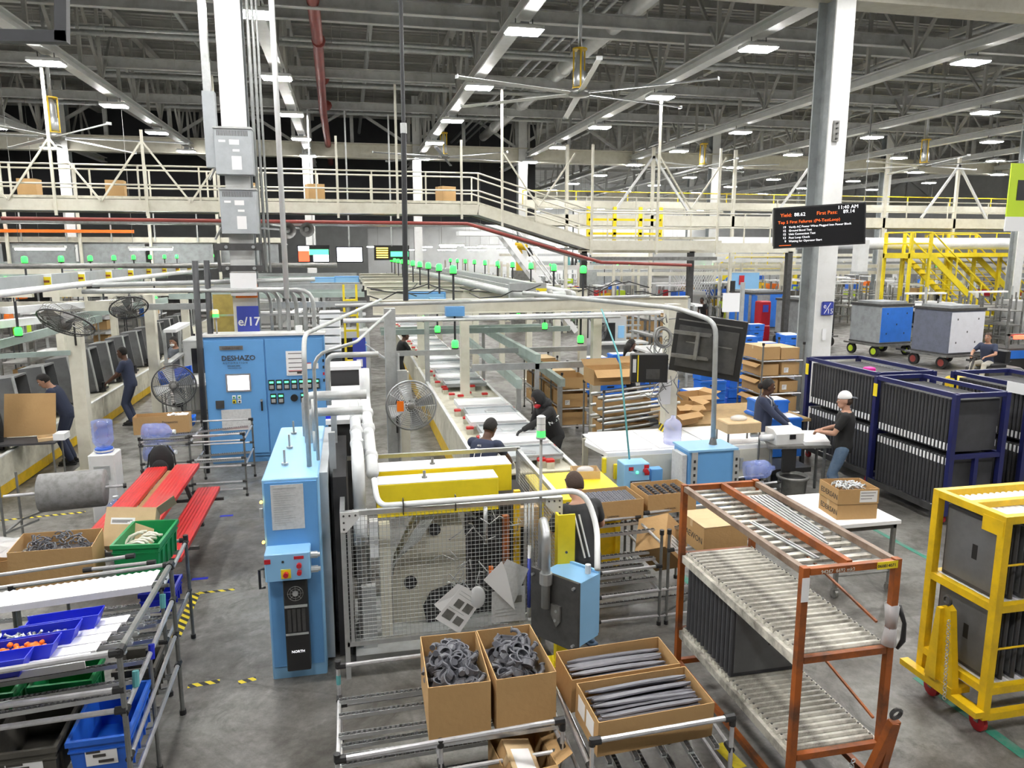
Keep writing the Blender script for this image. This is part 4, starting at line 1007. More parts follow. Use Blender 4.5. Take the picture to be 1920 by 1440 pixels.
# ================================================================== WHITE TABLE WITH BOXES
t = thing('packing_table', 'white topped packing table on casters holding two printed cartons', 'table', (5.5, 7.2, 0))
build(MB().box(5.08, 5.84, 6.72, 7.75, .82, .86), 'table_top', 'white_clean', t)
for x in (5.12, 5.80):
    for y in (6.78, 7.70):
        build(MB().box(x - .02, x + .02, y - .02, y + .02, .10, .82), 'leg', 'steel_mid', t); caster(t, x, y, .11, .05, 'steel_mid')
build(MB().box(5.10, 5.82, 6.76, 6.80, .76, .82).box(5.10, 5.14, 6.8, 7.7, .76, .82), 'apron', 'steel_dark', t)
build(MB().cyl((5.12, 6.78, .25), (5.80, 6.78, .25), .012, 6), 'stretcher', 'steel_mid', t)
carton('cardboard_box', 'lower sealed carton of the pair on the white packing table', .46, .40, .17, (5.40, 7.05, .86), (0, 0, -.12), top='closed', prints=(('EDERSAN', .085, '-x', .04, .05),))
carton('cardboard_box', 'upper open carton of steel clips on the white packing table', .47, .41, .17, (5.40, 7.05, 1.035), (0, 0, -.12), prints=(('EDERSAN', .085, '-x', .04, .05),), stickers=(('-y', .25, .45, .02, .15),))
bm = MB().path([(-.05, 0, 0), (-.02, .02, .03), (.02, -.02, .03), (.05, 0, 0)], .009, 5).mesh('steel_clip', 'galvanized', True)
r = random.Random(9)
for k in range(40):
    o = bpy.data.objects.new('steel_clip', bm); link(o); o.location = (5.40 - .15 + .3 * (k % 8) / 8, 7.05 - .1 + .2 * (k // 8) / 5, 1.17 + r.uniform(0, .02)); o.rotation_euler = (r.uniform(-.5, .5), r.uniform(-.5, .5), r.uniform(0, 3)); tag(o, 'bent steel clip lying in the upper printed carton', 'clip', 'steel clips in the upper carton')
# ================================================================== NAVY RACKS OF DARK PANELS
def navy_rack(label, x0, x1, y0, y1, top, glabel, n, grp):
    t = thing('panel_rack', label, 'rack', ((x0 + x1) / 2, (y0 + y1) / 2, 0))
    for x in (x0, x1):
        for y in (y0, y1): build(MB().box(x - .035, x + .035, y - .035, y + .035, .14, top), 'post', 'rack_navy', t)
    for z in (top - .02, .98, .18):
        for y in (y0, y1): build(MB().box(x0 + .03, x1 - .03, y - .028, y + .028, z - .03, z + .03), 'cross_rail', 'rack_navy', t)
        for x in ((x0, x1) if z != .98 else (x1,)): build(MB().box(x - .028, x + .028, y0 + .03, y1 - .03, z - .03, z + .03), 'side_rail', 'rack_navy', t)
    build(MB().box((x0 + x1) / 2 - .03, (x0 + x1) / 2 + .03, y0 - .03, y0 + .03, .2, .97), 'middle_post', 'rack_navy', t)
    build(MB().box(x0 - .05, x0 - .036, y0 + .02, y1 - .02, .15, .24), 'bumper', 'steel_dark', t)
    build(MB().box(x0 - .04, x0 - .036, y1 - .06, y1 + .03, 1.55, 1.75), 'yellow_mark', 'yellow_bright', t)
    for x in (x0 + .05, x1 - .05):
        for y in (y0 + .1, y1 - .1): caster(t, x, y, .15, .065)
    L = (y1 - y0 - .12) / n
    for lv, z in ((0, 1.03), (1, .22)):
        for k in range(n):
            y = y0 + .06 + L * (k + .5)
            p = thing('moulded_board', glabel % (ORD[k], ('upper', 'lower')[lv]), 'panel', (0, 0, 0), group=grp, local=True); p.location = ((x0 + x1) / 2, y, z); p.rotation_euler = (0, 0, 0)
            if k == 0 and lv == 0:
                w = x1 - x0 - .06
                a = build(MB().bbox(-w / 2, w / 2, -L * .34, L * .34, 0, .74, .012), 'shell', 'panel_dark', p)
                b = build(MB().box(-w / 2 - .004, -w / 2 + .004, -L * .22, L * .22, .02, .12), 'white_clip', 'white_clean', p)
                b2 = build(MB().box(-w / 2 - .004, -w / 2 + .004, -L * .22, L * .22, .62, .72), 'white_clip', 'white_clean', p)
                md = (a.data, b.data, b2.data)
            else:
                for nm, me in (('shell', md[0]), ('white_clip', md[1] if lv == 0 else md[2])):
                    link(bpy.data.objects.new(nm, me), p)
            if k == 0 and lv == 0: bpy.data.objects.remove(b2)
    return t
navy_rack('navy blue wheeled rack of dark panels nearest the yellow cart', 8.0, 8.82, 8.42, 9.98, 1.86, '%s dark panel from the near end, %s tier, navy rack nearest the yellow cart', 21, 'panels in the nearest navy rack')
navy_rack('navy blue wheeled rack of dark panels behind the man in the cap', 8.22, 9.25, 10.25, 12.1, 1.86, '%s dark panel from the near end, %s tier, navy rack behind the cap', 22, 'panels in the navy rack behind the cap')
navy_rack('navy blue wheeled rack of dark panels with a white tag on its corner', 9.55, 10.6, 8.75, 10.15, 1.86, '%s dark panel from the near end, %s tier, navy rack with white tag', 18, 'panels in the tagged navy rack')
build(MB().box(9.505, 9.513, 8.80, 9.1, 1.72, 1.88), 'rack_tag', 'white_clean', label='white tag hung on the corner of the farther navy rack', cat='tag')
door_panel('loose flat panel lying across the top of the nearest navy rack', (8.45, 9.3, 1.62), 0, .6, .30, .05, None).rotation_euler = (PI / 2, 0, .05)
build(MB().bbox(8.42, 8.58, 10.75, 10.9, 1.80, 1.86, .02), 'pink_glove', 'magenta', label='pink glove lying on the rail of the navy rack behind the cap', cat='glove')
# ================================================================== FRONT FLOW RACK WITH BINS AND TOTES
t = thing('flow_rack', 'tube flow rack with white ridged lanes holding blue bins by the taped floor', 'rack', (-2.5, 5.35, 0))
X0, X1, Y0, Y1 = -3.7, -1.46, 4.66, 6.05
dz = lambda x: .065 * (x - X1)
for x in (X1, -2.6, X0):
    post(t, x, Y0, 0, 1.33 + dz(x), .018); post(t, x, Y1, 0, 1.30 + dz(x), .018); post(t, x - .02, 5.35, 0, .95, .016)
pipe(t, (X0, Y0, 1.33 + dz(X0)), (X1, Y0, 1.33), .020); pipe(t, (X0, Y1, 1.31 + dz(X0)), (X1, Y1, 1.31), .018)
pipe(t, (X0, Y1 + .12, 1.36 + dz(X0)), (X1 - .3, Y1 + .12, 1.36), .016)
for z in (1.08, .94): pipe(t, (X0, Y0, z + dz(X0) * .5), (X1, Y0, z), .018)
pipe(t, (X1, Y0, 1.33), (X1, Y1, 1.31), .022, 'rack_tube'); pipe(t, (X1, Y0, .92), (X1, Y1, 1.02), .018); pipe(t, (X1, Y0, .40), (X1, Y1, .46), .018); pipe(t, (X1 + .0, Y0, .60), (X1, Y1, .72), .016)
for k, (y, z) in enumerate(((4.9, 1.0), (5.3, .97), (5.7, 1.16))): build(MB().cyl((X1 + .006, y, z - .05), (X1 + .006, y + .02, z + .05), .022, 8), 'tape_wrap', 'teal_hose' if k != 1 else 'bin_blue', t)
def lane(y0, y1, z, x0=X0, x1=X1 - .1, m='slat_white', teeth=True):
    b = MB(); n = int((x1 - x0) / .05); vs = []
    for k in range(n * 2 + 1):
        x = x0 + (x1 - x0) * k / (2 * n); zz = z + dz(x) + ((.010 if y1 - y0 > .2 else .002) if k % 2 else 0)
        vs += [(x, y0, zz), (x, y1, zz)]
    b.add(vs, [(2 * k, 2 * k + 2, 2 * k + 3, 2 * k + 1) for k in range(2 * n)])
    b.bar((x0, y0, z + dz(x0) - .02), (x1, y0, z + dz(x1) - .02), .008, .05)
    return build(b, 'lane_sheet', m, t)
lane(5.70, 5.98, 1.30, x1=X1 - .06)
track(t, (X0, 5.64, 1.10 + dz(X0)), (X1, 5.64, 1.12)); track(t, (X0, 5.52, 1.04 + dz(X0)), (X1, 5.52, 1.06))
for k in range(5):
    y = 4.73 + k * .145; xe = X1 - .12 - .02 * (5 - k)
    lane(y, y + .115, 1.268 - .012 * k, x1=xe)
    track(t, (X0, y + .13, 1.215 - .012 * k + dz(X0)), (X1 - .02, y + .13, 1.215 - .012 * k))
for y in (4.8, 4.95, 5.2, 5.5, 5.8): track(t, (X0, y, .955 + dz(X0)), (X1, y, .955))
for y in (4.8, 5.0, 5.2, 5.45, 5.7, 5.9): track(t, (X0, y, .42 + dz(X0) * .5), (X1, y, .42))
build(MB().cyl((X0, Y1 - .1, 1.16 + dz(X0)), (X1, Y1 - .1, 1.18), .016, 8), 'rail', 'rack_tube', t)
def bin(label, w, d, h, loc, rot):
    t = thing('parts_bin', label, 'bin', loc, local=True, group='blue parts bins on the white lanes'); t.rotation_euler = rot
    th = .006
    build(MB().box(-w / 2, w / 2, -d / 2, d / 2, 0, th), 'floor_plate', 'bin_blue', t)
    for y in (-d / 2, d / 2 - th): build(MB().prism([(-w / 2, 0), (w / 2, 0), (w / 2 + .05, h), (-w / 2, h)], 'y', y, y + th), 'side', 'bin_blue', t)
    build(MB().sheet((w / 2, -d / 2, 0), (w / 2, d / 2, 0), (w / 2 + .05, d / 2, h), (w / 2 + .05, -d / 2, h), th), 'end_wall', 'bin_blue', t)
    build(MB().box(-w / 2, -w / 2 + th, -d / 2, d / 2, 0, h * .7), 'end_wall', 'bin_blue', t)
    return t
BN = [('blue parts bin heaped with orange caps', -2.16, 4.93), ('blue parts bin of silver fittings', -2.10, 5.13), ('empty blue parts bin at the back of the white lanes', -2.02, 5.33), ('blue parts bin next to the front rail of the flow rack', -2.26, 4.76)]
for lb, x, y in BN: bin(lb, .44, .15, .11, (x, y, 1.265 + dz(x) - .012 * (y - 4.7) / .145 * .9), (0, -.065, 0))
r = random.Random(21); capm = MB().lathe([(.006, 0), (.016, .003), (.016, .02), (.010, .026)], n=10).mesh('orange_plug', 'orange_bright', True)
nut = MB().cyl((-.02, 0, 0), (.02, 0, 0), .009, 6).cyl((.02, 0, 0), (.025, 0, 0), .014, 6).mesh('silver_fitting', 'galvanized', False)
for k in range(60):
    o = bpy.data.objects.new('orange_plug', capm); link(o); o.location = (-2.16 + r.uniform(-.2, .2), 4.93 + r.uniform(-.055, .055), 1.255 + r.uniform(0, .025)); o.rotation_euler = (r.uniform(-1, 1), r.uniform(-1, 1), 0); tag(o, 'small round orange cap in the blue bin', 'cap', 'orange caps in the bin')
    o = bpy.data.objects.new('silver_fitting', nut); link(o); o.location = (-2.10 + r.uniform(-.2, .2), 5.13 + r.uniform(-.055, .055), 1.235 + r.uniform(0, .025)); o.rotation_euler = (r.uniform(-1, 1), r.uniform(-1, 1), r.uniform(0, 3)); tag(o, 'small silver fitting in the blue bin', 'fitting', 'silver fittings in the bin')
tote('blue tote with a white label card under the front flow rack', .37, .62, .30, (-1.66, 5.03, .435), (.03, 0, .02), 'tote_blue')
tote('dark grey tote with a white label card under the front flow rack', .42, .62, .30, (-2.10, 5.02, .42), (.03, 0, .02), 'tote_grey')
tote('dark grey tote at the far end of the lower lanes, beside another grey tote', .42, .62, .30, (-2.58, 5.0, .40), (.03, 0, .02), 'tote_grey')
tote('green tote behind the grey totes under the front flow rack', .42, .34, .30, (-2.12, 5.62, .42), (0, 0, .02), 'tote_green', sticker=False)
tote('green tote behind the blue tote under the front flow rack', .36, .34, .28, (-2.60, 5.62, .41), (0, 0, .02), 'tote_green', sticker=False)
tote('grey tote at the end of the lower lanes by the taped floor', .30, .34, .28, (-1.66, 5.72, .43), (0, 0, .02), 'tote_grey', sticker=False)
# ---- second flow rack with boxes behind it
t = thing('flow_rack', 'tube flow rack carrying the green tote and the cartons of clips', 'rack', (-2.6, 6.9, 0))
X0, X1, Y0, Y1 = -3.8, -1.62, 6.35, 7.35
for x in (X1, -2.7, X0):
    for y in (Y0, Y1): post(t, x, y, 0, 1.02 if y == Y0 else 1.05, .016)
for y, z in ((Y0, 1.0), (Y1, 1.02), (Y0 + .15, .98)): pipe(t, (X0, y, z - .08), (X1, y, z), .017)
pipe(t, (-2.2, Y0 + .05, 1.18), (X1 - .05, Y0 + .05, 1.20), .016)
pipe(t, (X1, Y0, .98), (X1, Y1, 1.0), .018); pipe(t, (X1, Y0, .5), (X1, Y1, .5)); pipe(t, (X0, Y0, .5), (X1, Y0, .5))
for y in (6.45, 6.6, 6.75, 6.95, 7.15): track(t, (X0, y, .90), (X1, y, .97))
for y in (6.5, 6.8, 7.1): track(t, (X0, y, .45), (X1, y, .50))
tote('green tote of white handles on the flow rack beside the cartons', .40, .62, .30, (-1.86, 6.92, .985), (0, .03, -.05), 'tote_green', sticker=False)
r = random.Random(8)
hm = MB().path([(-.10, 0, 0), (-.05, .02, .05), (.02, .03, .07), (.09, .01, .06), (.12, 0, .03)], .012, 6).mesh('curved_grip', 'cream_paint', True)
for k in range(12):
    o = bpy.data.objects.new('curved_grip', hm); link(o); o.location = (-1.90 + r.uniform(-.08, .1), 6.80 + .02 * k, 1.12 + r.uniform(0, .05)); o.rotation_euler = (r.uniform(-.4, .4), r.uniform(-.6, .2), r.uniform(-.5, .8)); tag(o, 'curved off-white handle lying in the green tote', 'handle', 'handles in the green tote')
carton('cardboard_box', 'open carton of black clips on the flow rack next to the green tote', .62, .42, .36, (-2.52, 6.75, .975), (.03, .03, .08))
cm = MB().path([(-.04, 0, 0), (-.03, .02, .015), (0, .03, .02), (.03, .02, .015), (.04, 0, 0), (.02, -.02, .01)], .006, 5).mesh('black_clip', 'parts_grey', True)
heap(cm, 'black_clip', 'small black wire clip heaped in the carton beside the green tote', 'clip', 'black clips in the carton', -2.52, 6.75, .52, .34, 1.27, 80, 12, .04)
build(MB().box(-2.80, -2.24, 6.57, 6.93, .99, 1.22), 'clip_fill', 'parts_grey', label='mass of black clips filling the lower half of the carton', cat='fill', kind='stuff')
carton('cardboard_box', 'tilted open carton standing behind the carton of clips', .42, .40, .36, (-2.10, 7.28, 1.0), (-.5, .12, .1), m='cardboard_light', stickers=(('-y', .05, .25, .2, .26),), flaps=(('+x', 50, .18),))
carton('cardboard_box', 'low carton with a plastic sheet over it at the end of the rack', .6, .5, .22, (-3.12, 7.0, .95), (0, 0, .1), m='cardboard')
def sheet_heap(label, cx, cy, z, w, d, seed, m='clear_bag', h=.06):
    r = random.Random(seed); n = 9; b = MB(); vs = []
    for i in range(n):
        for j in range(n): vs.append((cx - w / 2 + w * i / (n - 1) + r.uniform(-.02, .02), cy - d / 2 + d * j / (n - 1) + r.uniform(-.02, .02), z + r.uniform(0, h)))
    fs = [(i * n + j, (i + 1) * n + j, (i + 1) * n + j + 1, i * n + j + 1) for i in range(n - 1) for j in range(n - 1)]
    return build(b.add(vs, fs), 'plastic_sheet', m, smooth=False, label=label, cat='sheet')
sheet_heap('crumpled clear plastic sheet over the low carton', -3.05, 7.0, 1.18, .75, .5, 3)
bb = tote('small dark blue tote under the corner of the green tote rack', .3, .4, .2, (-1.80, 7.05, .52), (0, 0, 0), 'bin_blue', sticker=False)
# ---- floor tapes
def tape(pts, w, m, label, name='floor_tape'):
    b = MB(); a, c = Vector(pts[0]), Vector(pts[1]); d = (c - a).normalized(); n = Vector((-d.y, d.x, 0)) * w / 2
    b.add([a - n, c - n, c + n, a + n, *(p + Vector((0, 0, .0015)) for p in (a - n, c - n, c + n, a + n))], [(0, 3, 2, 1), (4, 5, 6, 7), (0, 1, 5, 4), (1, 2, 6, 5), (2, 3, 7, 6), (3, 0, 4, 7)])
    o = build(b, name, m, label=label, cat='tape'); return o
F = lambda x, y: PZ(x, y, .0005)
tape((F(368, 1112), F(330, 1195)), .09, 'tape_hazard', 'worn black and yellow tape running beside the flow rack on the floor')
tape((F(372, 1112), F(440, 1105)), .05, 'tape_hazard', 'short strip of black and yellow tape turning toward the narrow cabinet')
tape((F(352, 1287), F(412, 1277)), .06, 'tape_hazard', 'scrap of black and yellow tape near the foot of the flow rack')
tape((F(447, 1280), F(480, 1272)), .06, 'tape_hazard', 'tiny scrap of black and yellow tape in the open aisle')
tape((F(0, 976), F(160, 960)), .06, 'tape_hazard', 'black and yellow tape on the floor behind the felt roll')
tape((F(1345, 1395), F(1390, 1440)), .10, 'tape_yellow', 'yellow tape line beside the orange rack wheels')
tape((F(1625, 985), F(1745, 1050)), .07, 'tape_green', 'green tape line on the floor behind the packing table')
tape((F(1720, 1270), F(1925, 1420)), .10, 'tape_green', 'green tape line passing under the yellow cart')
tape((F(1275, 1075), F(1330, 1130)), .08, 'tape_green', 'green tape scrap in the aisle under the tall flow rack')
tape((F(1185, 930), F(1260, 960)), .07, 'tape_yellow', 'yellow tape mark under the roller lanes')
tape((F(1040, 850), F(1095, 905)), .05, 'tape_yellow', 'thin yellow line along the walkway next to the tray line')
for k, (x, y, lb) in enumerate(((375, 1085, 'blue tape scrap beside the taped corner'), (425, 967, 'blue tape scrap on the floor by the red bench'))):
    p = PZ(x, y, .0008); build(MB().box(p.x - .09, p.x + .09, p.y - .03, p.y + .03, 0.0005, .002), 'floor_tape', 'bin_blue', label=lb, cat='tape')
# ================================================================== RED PICNIC TABLE
t = thing('picnic_table', 'red ribbed plastic picnic table with attached bench', 'table', (-2.3, 9.9, 0))
def plank(x0, x1, y0, y1, z, name):
    b = MB(); n = 7; vs = []
    for k in range(n * 2 + 1):
        x = x0 + (x1 - x0) * k / (2 * n); vs += [(x, y0, z + (.006 if k % 2 else 0)), (x, y1, z + (.006 if k % 2 else 0))]
    b.add(vs, [(2 * k, 2 * k + 2, 2 * k + 3, 2 * k + 1) for k in range(2 * n)]); b.box(x0, x1, y0, y1, z - .05, z - .001)
    return build(b, name, 'red_plastic', t)
plank(-2.90, -2.64, 8.45, 11.2, .72, 'top_plank'); plank(-2.52, -2.20, 8.45, 11.2, .74, 'top_plank'); build(MB().box(-2.64, -2.52, 8.45, 11.2, .60, .66), 'gap_board', 'wood', t)
plank(-2.20, -1.90, 8.35, 10.95, .45, 'bench_plank')
for y in (8.8, 10.6):
    build(MB().bar((-2.75, y, .66), (-2.95, y, 0), .05, .05), 'leg', 'steel_dark', t); build(MB().bar((-2.3, y, .66), (-2.1, y, 0), .05, .05), 'leg', 'steel_dark', t)
    build(MB().bar((-2.9, y, .38), (-1.80, y, .38), .04, .04), 'cross_bar', 'steel_dark', t)
# backpack on the rack
t = thing('backpack', 'black backpack hanging beside the water jugs', 'bag', (-2.75, 11.35, .45))
build(MB().ball((-2.75, 11.38, .74), .17, .12, .26, 12, 10), 'pouch', 'cloth_black', t, smooth=True); build(MB().ball((-2.75, 11.27, .66), .12, .06, .15, 10, 8), 'front_pocket', 'cloth_black', t, smooth=True)
for s in (-1, 1): build(MB().path([(-2.75 + s * .08, 11.42, .98), (-2.75 + s * .17, 11.40, .85), (-2.75 + s * .2, 11.36, .6), (-2.75 + s * .15, 11.32, .5)], .012, 6), 'strap', 'cloth_black', t, smooth=True)
# ================================================================== WATER STATION AND TUBE RACK
def jug_profile(s=1.0): return [(.10 * s, 0), (.135 * s, .01), (.138 * s, .08), (.130 * s, .10), (.138 * s, .12), (.138 * s, .21), (.130 * s, .23), (.138 * s, .25), (.135 * s, .31), (.10 * s, .365), (.04 * s, .40), (.032 * s, .44)]
def jug(label, loc, d, m='water_blue', cap=True, group=None):
    t = thing('water_jug', label, 'jug', loc, group=group)
    build(MB().lathe(jug_profile(), loc, d, 18), 'bottle', m, t, smooth=True)
    if cap:
        dd = Vector(d).normalized(); c = Vector(loc) + dd * .43; build(MB().cyl(c, c + dd * .035, .036, 12), 'cap', 'pvc_white', t)
    return t
t = thing('water_cooler', 'white water dispenser column under the upright jug', 'cooler', (-3.45, 11.2, 0))
build(MB().bbox(-3.62, -3.28, 11.05, 11.40, 0, .98, .02), 'body', 'white_paint', t); build(MB().box(-3.55, -3.35, 11.03, 11.05, .62, .82), 'tap_recess', 'conduit_grey', t)
build(MB().lathe([(.09, .98), (.13, 1.0), (.13, 1.02)], (-3.45, 11.22, 0), n=14), 'collar', 'white_paint', t)
j = jug('upright blue water jug on the white dispenser', (-3.45, 11.22, 1.44), (0, 0, -1), cap=False)
build(MB().lathe([(.11, .36), (.12, .44)], (-3.45, 11.22, .60), n=12), 'water_level', 'tote_blue', j)
t = thing('tube_rack', 'grey tube rack holding water jugs and a long carton before the blue double cabinet', 'rack', (-2.4, 12.3, 0))
X0, X1, Y0, Y1 = -3.15, -1.66, 11.85, 12.9
for x in (X0, -2.45, X1):
    for y in (Y0, Y1): post(t, x, y, 0, 1.0, .015)
for z in (.98, .88, .60, .48, .22, .1):
    pipe(t, (X0, Y0, z), (-2.45, Y0, z), .014, 'rack_tube'); pipe(t, (-2.45, Y0, z + .02), (X1, Y0, z + .02), .014)
for z in (1.0, .6, .2): pipe(t, (X0, Y1, z), (X1, Y1, z), .014)
for x in (X0, -2.45, X1): pipe(t, (x, Y0, .9), (x, Y1, .9)); pipe(t, (x, Y0, .5), (x, Y1, .5))
for y in (12.1, 12.5): track(t, (-2.45, y, .9), (X1, y, .95)); track(t, (-2.45, y, .5), (X1, y, .52)); track(t, (X0, y, .86), (-2.45, y, .88))
for k, (x, y, z, lb) in enumerate(((-3.12, 12.0, 1.06, 'full blue water jug lying on the top of the tube rack'), (-3.12, 12.0, .74, 'clear water jug with white cap lying on the middle of the tube rack'), (-3.12, 12.0, .38, 'water jug lying on the lowest level of the tube rack'))):
    jug(lb, (x, y, z), (1, -.12, 0), 'water_blue')
jug('empty blue jug standing on the floor by the dispenser', (-3.22, 10.75, 0), (0, 0, 1), 'water_blue')
carton('cardboard_box', 'long carton with torn white paper on the tube rack by the jugs', .82, .30, .28, (-2.98, 12.62, .92), (0, 0, .06), top='open', prints=(('Panasonic', .06, '-y', .42, .16),))
tote('low blue tray behind the long carton on the tube rack', .35, .3, .14, (-2.75, 13.05, .92), (0, 0, .1), 'crate_blue', sticker=False)
sheet_heap('torn white paper sticking out of the long carton', -2.75, 12.62, 1.16, .3, .2, 5, 'paper_white')
# felt roll on a stand
t = thing('felt_roll', 'large grey felt roll on a tube stand beside the tall cream post', 'roll', (-3.55, 10.4, 0))
build(MB().lathe([(.24, 0), (.245, .01), (.245, .74), (.24, .75)], (-3.95, 10.25, .72), (1, .12, 0), 20), 'roll', 'felt_grey', t, smooth=True)
build(MB().cyl((-4.35, 10.20, .72), (-2.98, 10.37, .72), .02, 8), 'spindle', 'pipe_rail', t); build(MB().cyl((-3.0, 10.36, .72), (-2.96, 10.37, .72), .035, 8), 'end_knob', 'joint_black', t)
for y in (10.0, 10.5):
    build(MB().cyl((-4.30, y, 0), (-4.30, y, .95), .016, 8), 'stand_leg', 'rack_tube', t); build(MB().bar((-4.3, y, .3), (-3.9, y, .45), .025), 'stand_brace', 'rack_tube', t)
build(MB().cyl((-4.30, 10.0, .3), (-4.30, 10.5, .3), .016, 8), 'stand_bar', 'rack_tube', t)
# small work table with a big cardboard sheet
t = thing('work_table', 'small tube table behind the cardboard sheet at the assembly line', 'table', (-5.1, 13.2, 0))
build(MB().box(-5.6, -4.7, 12.95, 13.45, .72, .75), 'table_top', 'panel_dark', t)
for x in (-5.55, -4.75):
    for y in (13.0, 13.4): build(MB().cyl((x, y, 0), (x, y, .72), .016, 8), 'leg', 'rack_tube', t)
build(MB().sheet((-5.62, 13.45, .76), (-4.86, 13.5, .76), (-4.84, 13.62, 1.44), (-5.60, 13.60, 1.46), .008), 'cardboard_sheet', 'cardboard', label='large brown cardboard sheet propped in front of the bent worker', cat='cardboard')
carton('cardboard_box', 'small flattened carton on the tube table beside the cardboard sheet', .34, .3, .05, (-4.85, 13.2, .755), (0, 0, .4), m='cardboard_light')
build(MB().box(-4.75, -4.58, 13.05, 13.3, .755, .86), 'white_tray', 'white_clean', label='white tray at the end of the tube table', cat='tray')
# ================================================================== LARGE BLUE DOUBLE CABINET
t = thing('control_cabinet', 'large blue double door control cabinet with screen and rows of meters', 'cabinet', (-1.5, 14.1, 0))
build(MB().box(-2.51, -.46, 13.82, 14.28, .12, 2.30), 'body', 'cabinet_blue', t); build(MB().box(-2.49, -.48, 13.86, 14.26, 0, .12), 'plinth', 'cabinet_blue', t)
build(MB().box(-2.54, -.43, 13.78, 14.3, 2.30, 2.34), 'top_cover', 'white_paint', t)
d1 = build(MB().bbox(-2.50, -1.50, 13.79, 13.82, .18, 2.24, .008), 'door', 'cabinet_blue', t); d2 = build(MB().bbox(-1.48, -.48, 13.79, 13.82, .18, 2.24, .008), 'door', 'cabinet_blue', t)
Y = 13.785
def plate(par, nm, m, x0, x1, z0, z1, y=Y, d=.01): return build(MB().box(x0, x1, y - d, y, z0, z1), nm, m, par)
sc = plate(d1, 'screen_frame', 'galvanized', -2.17, -1.75, 1.32, 1.64); plate(sc, 'display', 'screen_white', -2.14, -1.78, 1.35, 1.61, Y - .01, .003)
plate(d1, 'notice_sheet', 'paper_grey', -2.28, -1.78, .62, 1.0); plate(d1, 'lock_plate', 'steel_dark', -2.36, -2.22, 1.03, 1.17, d=.03)
hd = plate(d1, 'door_handle', 'black_plastic', -1.60, -1.57, .96, 1.16, d=.03); build(MB().cyl((-1.585, Y - .02, 1.15), (-1.585, Y - .05, 1.15), .022, 10), 'key_lock', 'galvanized', hd)
for k, (x, z, m) in enumerate(((-2.05, 1.22, 'white_clean'), (-1.96, 1.22, 'white_clean'), (-2.05, 1.14, 'amber_lamp'), (-1.96, 1.14, 'white_clean'))):
    q = plate(d1, 'switch_plate', 'white_clean' if m != 'amber_lamp' else 'yellow_bright', x - .03, x + .03, z - .03, z + .035); build(MB().cyl((x, Y - .01, z), (x, Y - .03, z), .016, 8), 'switch_knob', 'tote_green' if k < 2 else 'black_plastic', q)
text(d1, 'DESHAZO', .125, (-2.22, Y - .002, 1.88), FACE_S, 'print_dark', bold=.002); text(d1, 'A U T O M A T I O N', .045, (-2.20, Y - .002, 1.82), FACE_S, 'print_dark'); text(d1, '205.664.2006', .04, (-2.13, Y - .002, 1.77), FACE_S, 'print_dark'); text(d1, 'www.deshazo.com', .03, (-2.12, Y - .002, 1.735), FACE_S, 'print_dark')
q = plate(d1, 'name_badge', 'steel_mid', -2.24, -1.85, 2.07, 2.14); text(q, 'POWDER MONARCH', .035, (-2.20, Y - .012, 2.09), FACE_S, 'print_dark')
q = plate(d2, 'notice_frame', 'paper_white', -1.13, -.82, 1.58, 2.02)
b = MB(); 
for z in (1.97, 1.88, 1.80, 1.72, 1.64): b.box(-1.09, -.86, Y - .012, Y - .01, z, z + .012)
b.box(-1.11, -.84, Y - .0115, Y - .01, 1.60, 1.605); b.box(-.95, -.87, Y - .012, Y - .01, 1.61, 1.65)
build(b, 'print', 'print_dark', q, kind='stuff'); plate(q, 'red_line', 'red_paint', -1.1, -.86, 1.66, 1.67, Y - .01, .003)
for row, (z, xs) in enumerate(((1.42, (-1.40, -1.27, -1.14, -1.01, -.88, -.75, -.62)), (1.17, (-1.38, -1.25, -.86)))):
    for x in xs:
        q = plate(d2, 'meter', 'black_plastic', x - .05, x + .05, z - .09, z + .09, d=.025); plate(q, 'meter_display', 'screen_green', x - .035, x + .035, z + .03, z + .065, Y - .025, .003); plate(q, 'meter_keys', 'conduit_grey', x - .035, x + .035, z - .07, z - .005, Y - .025, .003)
build(MB().cyl((-1.02, Y, 1.17), (-1.02, Y - .03, 1.17), .065, 16), 'round_port', 'black_plastic', d2)
for x in (-.74, -.62): plate(d2, 'warning_label', 'white_clean', x - .045, x + .045, 1.69, 1.79); 
plate(d2, 'red_label', 'red_paint', -.78, -.70, 1.785, 1.80)
for k in range(5): plate(t, 'edge_switch', 'red_paint' if k == 1 else 'black_plastic', -.50, -.47, 1.45 + .12 * k, 1.50 + .12 * k, d=.03)
# rows of conduit entering its top
for k in range(6):
    x = -.62 - .155 * k; zz = 3.10 - .0 * k
    build(MB().bend([(x, 13.98 + .085 * k, 2.34), (x, 13.98 + .085 * k, zz), (-4.4, 13.98 + .085 * k, zz)], .038 if k < 5 else .03, .28, 10), 'steel_conduit', 'conduit_grey', smooth=True, label='grey steel conduit curving down into the top of the blue double cabinet', cat='conduit', group='conduits above the blue double cabinet')
for z in (2.62,): build(MB().box(-2.6, .15, 14.30, 14.33, z, z + .035), 'support_strut', 'galvanized', label='steel strut bar behind the conduits of the blue double cabinet', cat='strut')
t = stack_light('green signal light standing on top of the blue double cabinet', -2.29, 13.95, 2.34, 2.62, tiers=('green_lamp', 'amber_lamp'), r=.05)
build(MB().bbox(-.95, -.83, 13.9, 14.0, 2.34, 2.46, .01), 'white_block', 'white_clean', label='small white block on top of the blue double cabinet', cat='block')
build(MB().box(-2.58, -2.06, 15.5, 15.54, 0, 2.95), 'amber_sheet', 'plywood_gold', label='amber tinted sheet standing behind the blue double cabinet', cat='panel')
sg = thing('column_sign', 'blue and white column marker partly hidden by conduits', 'sign', (-1.78, 14.26, 2.1))
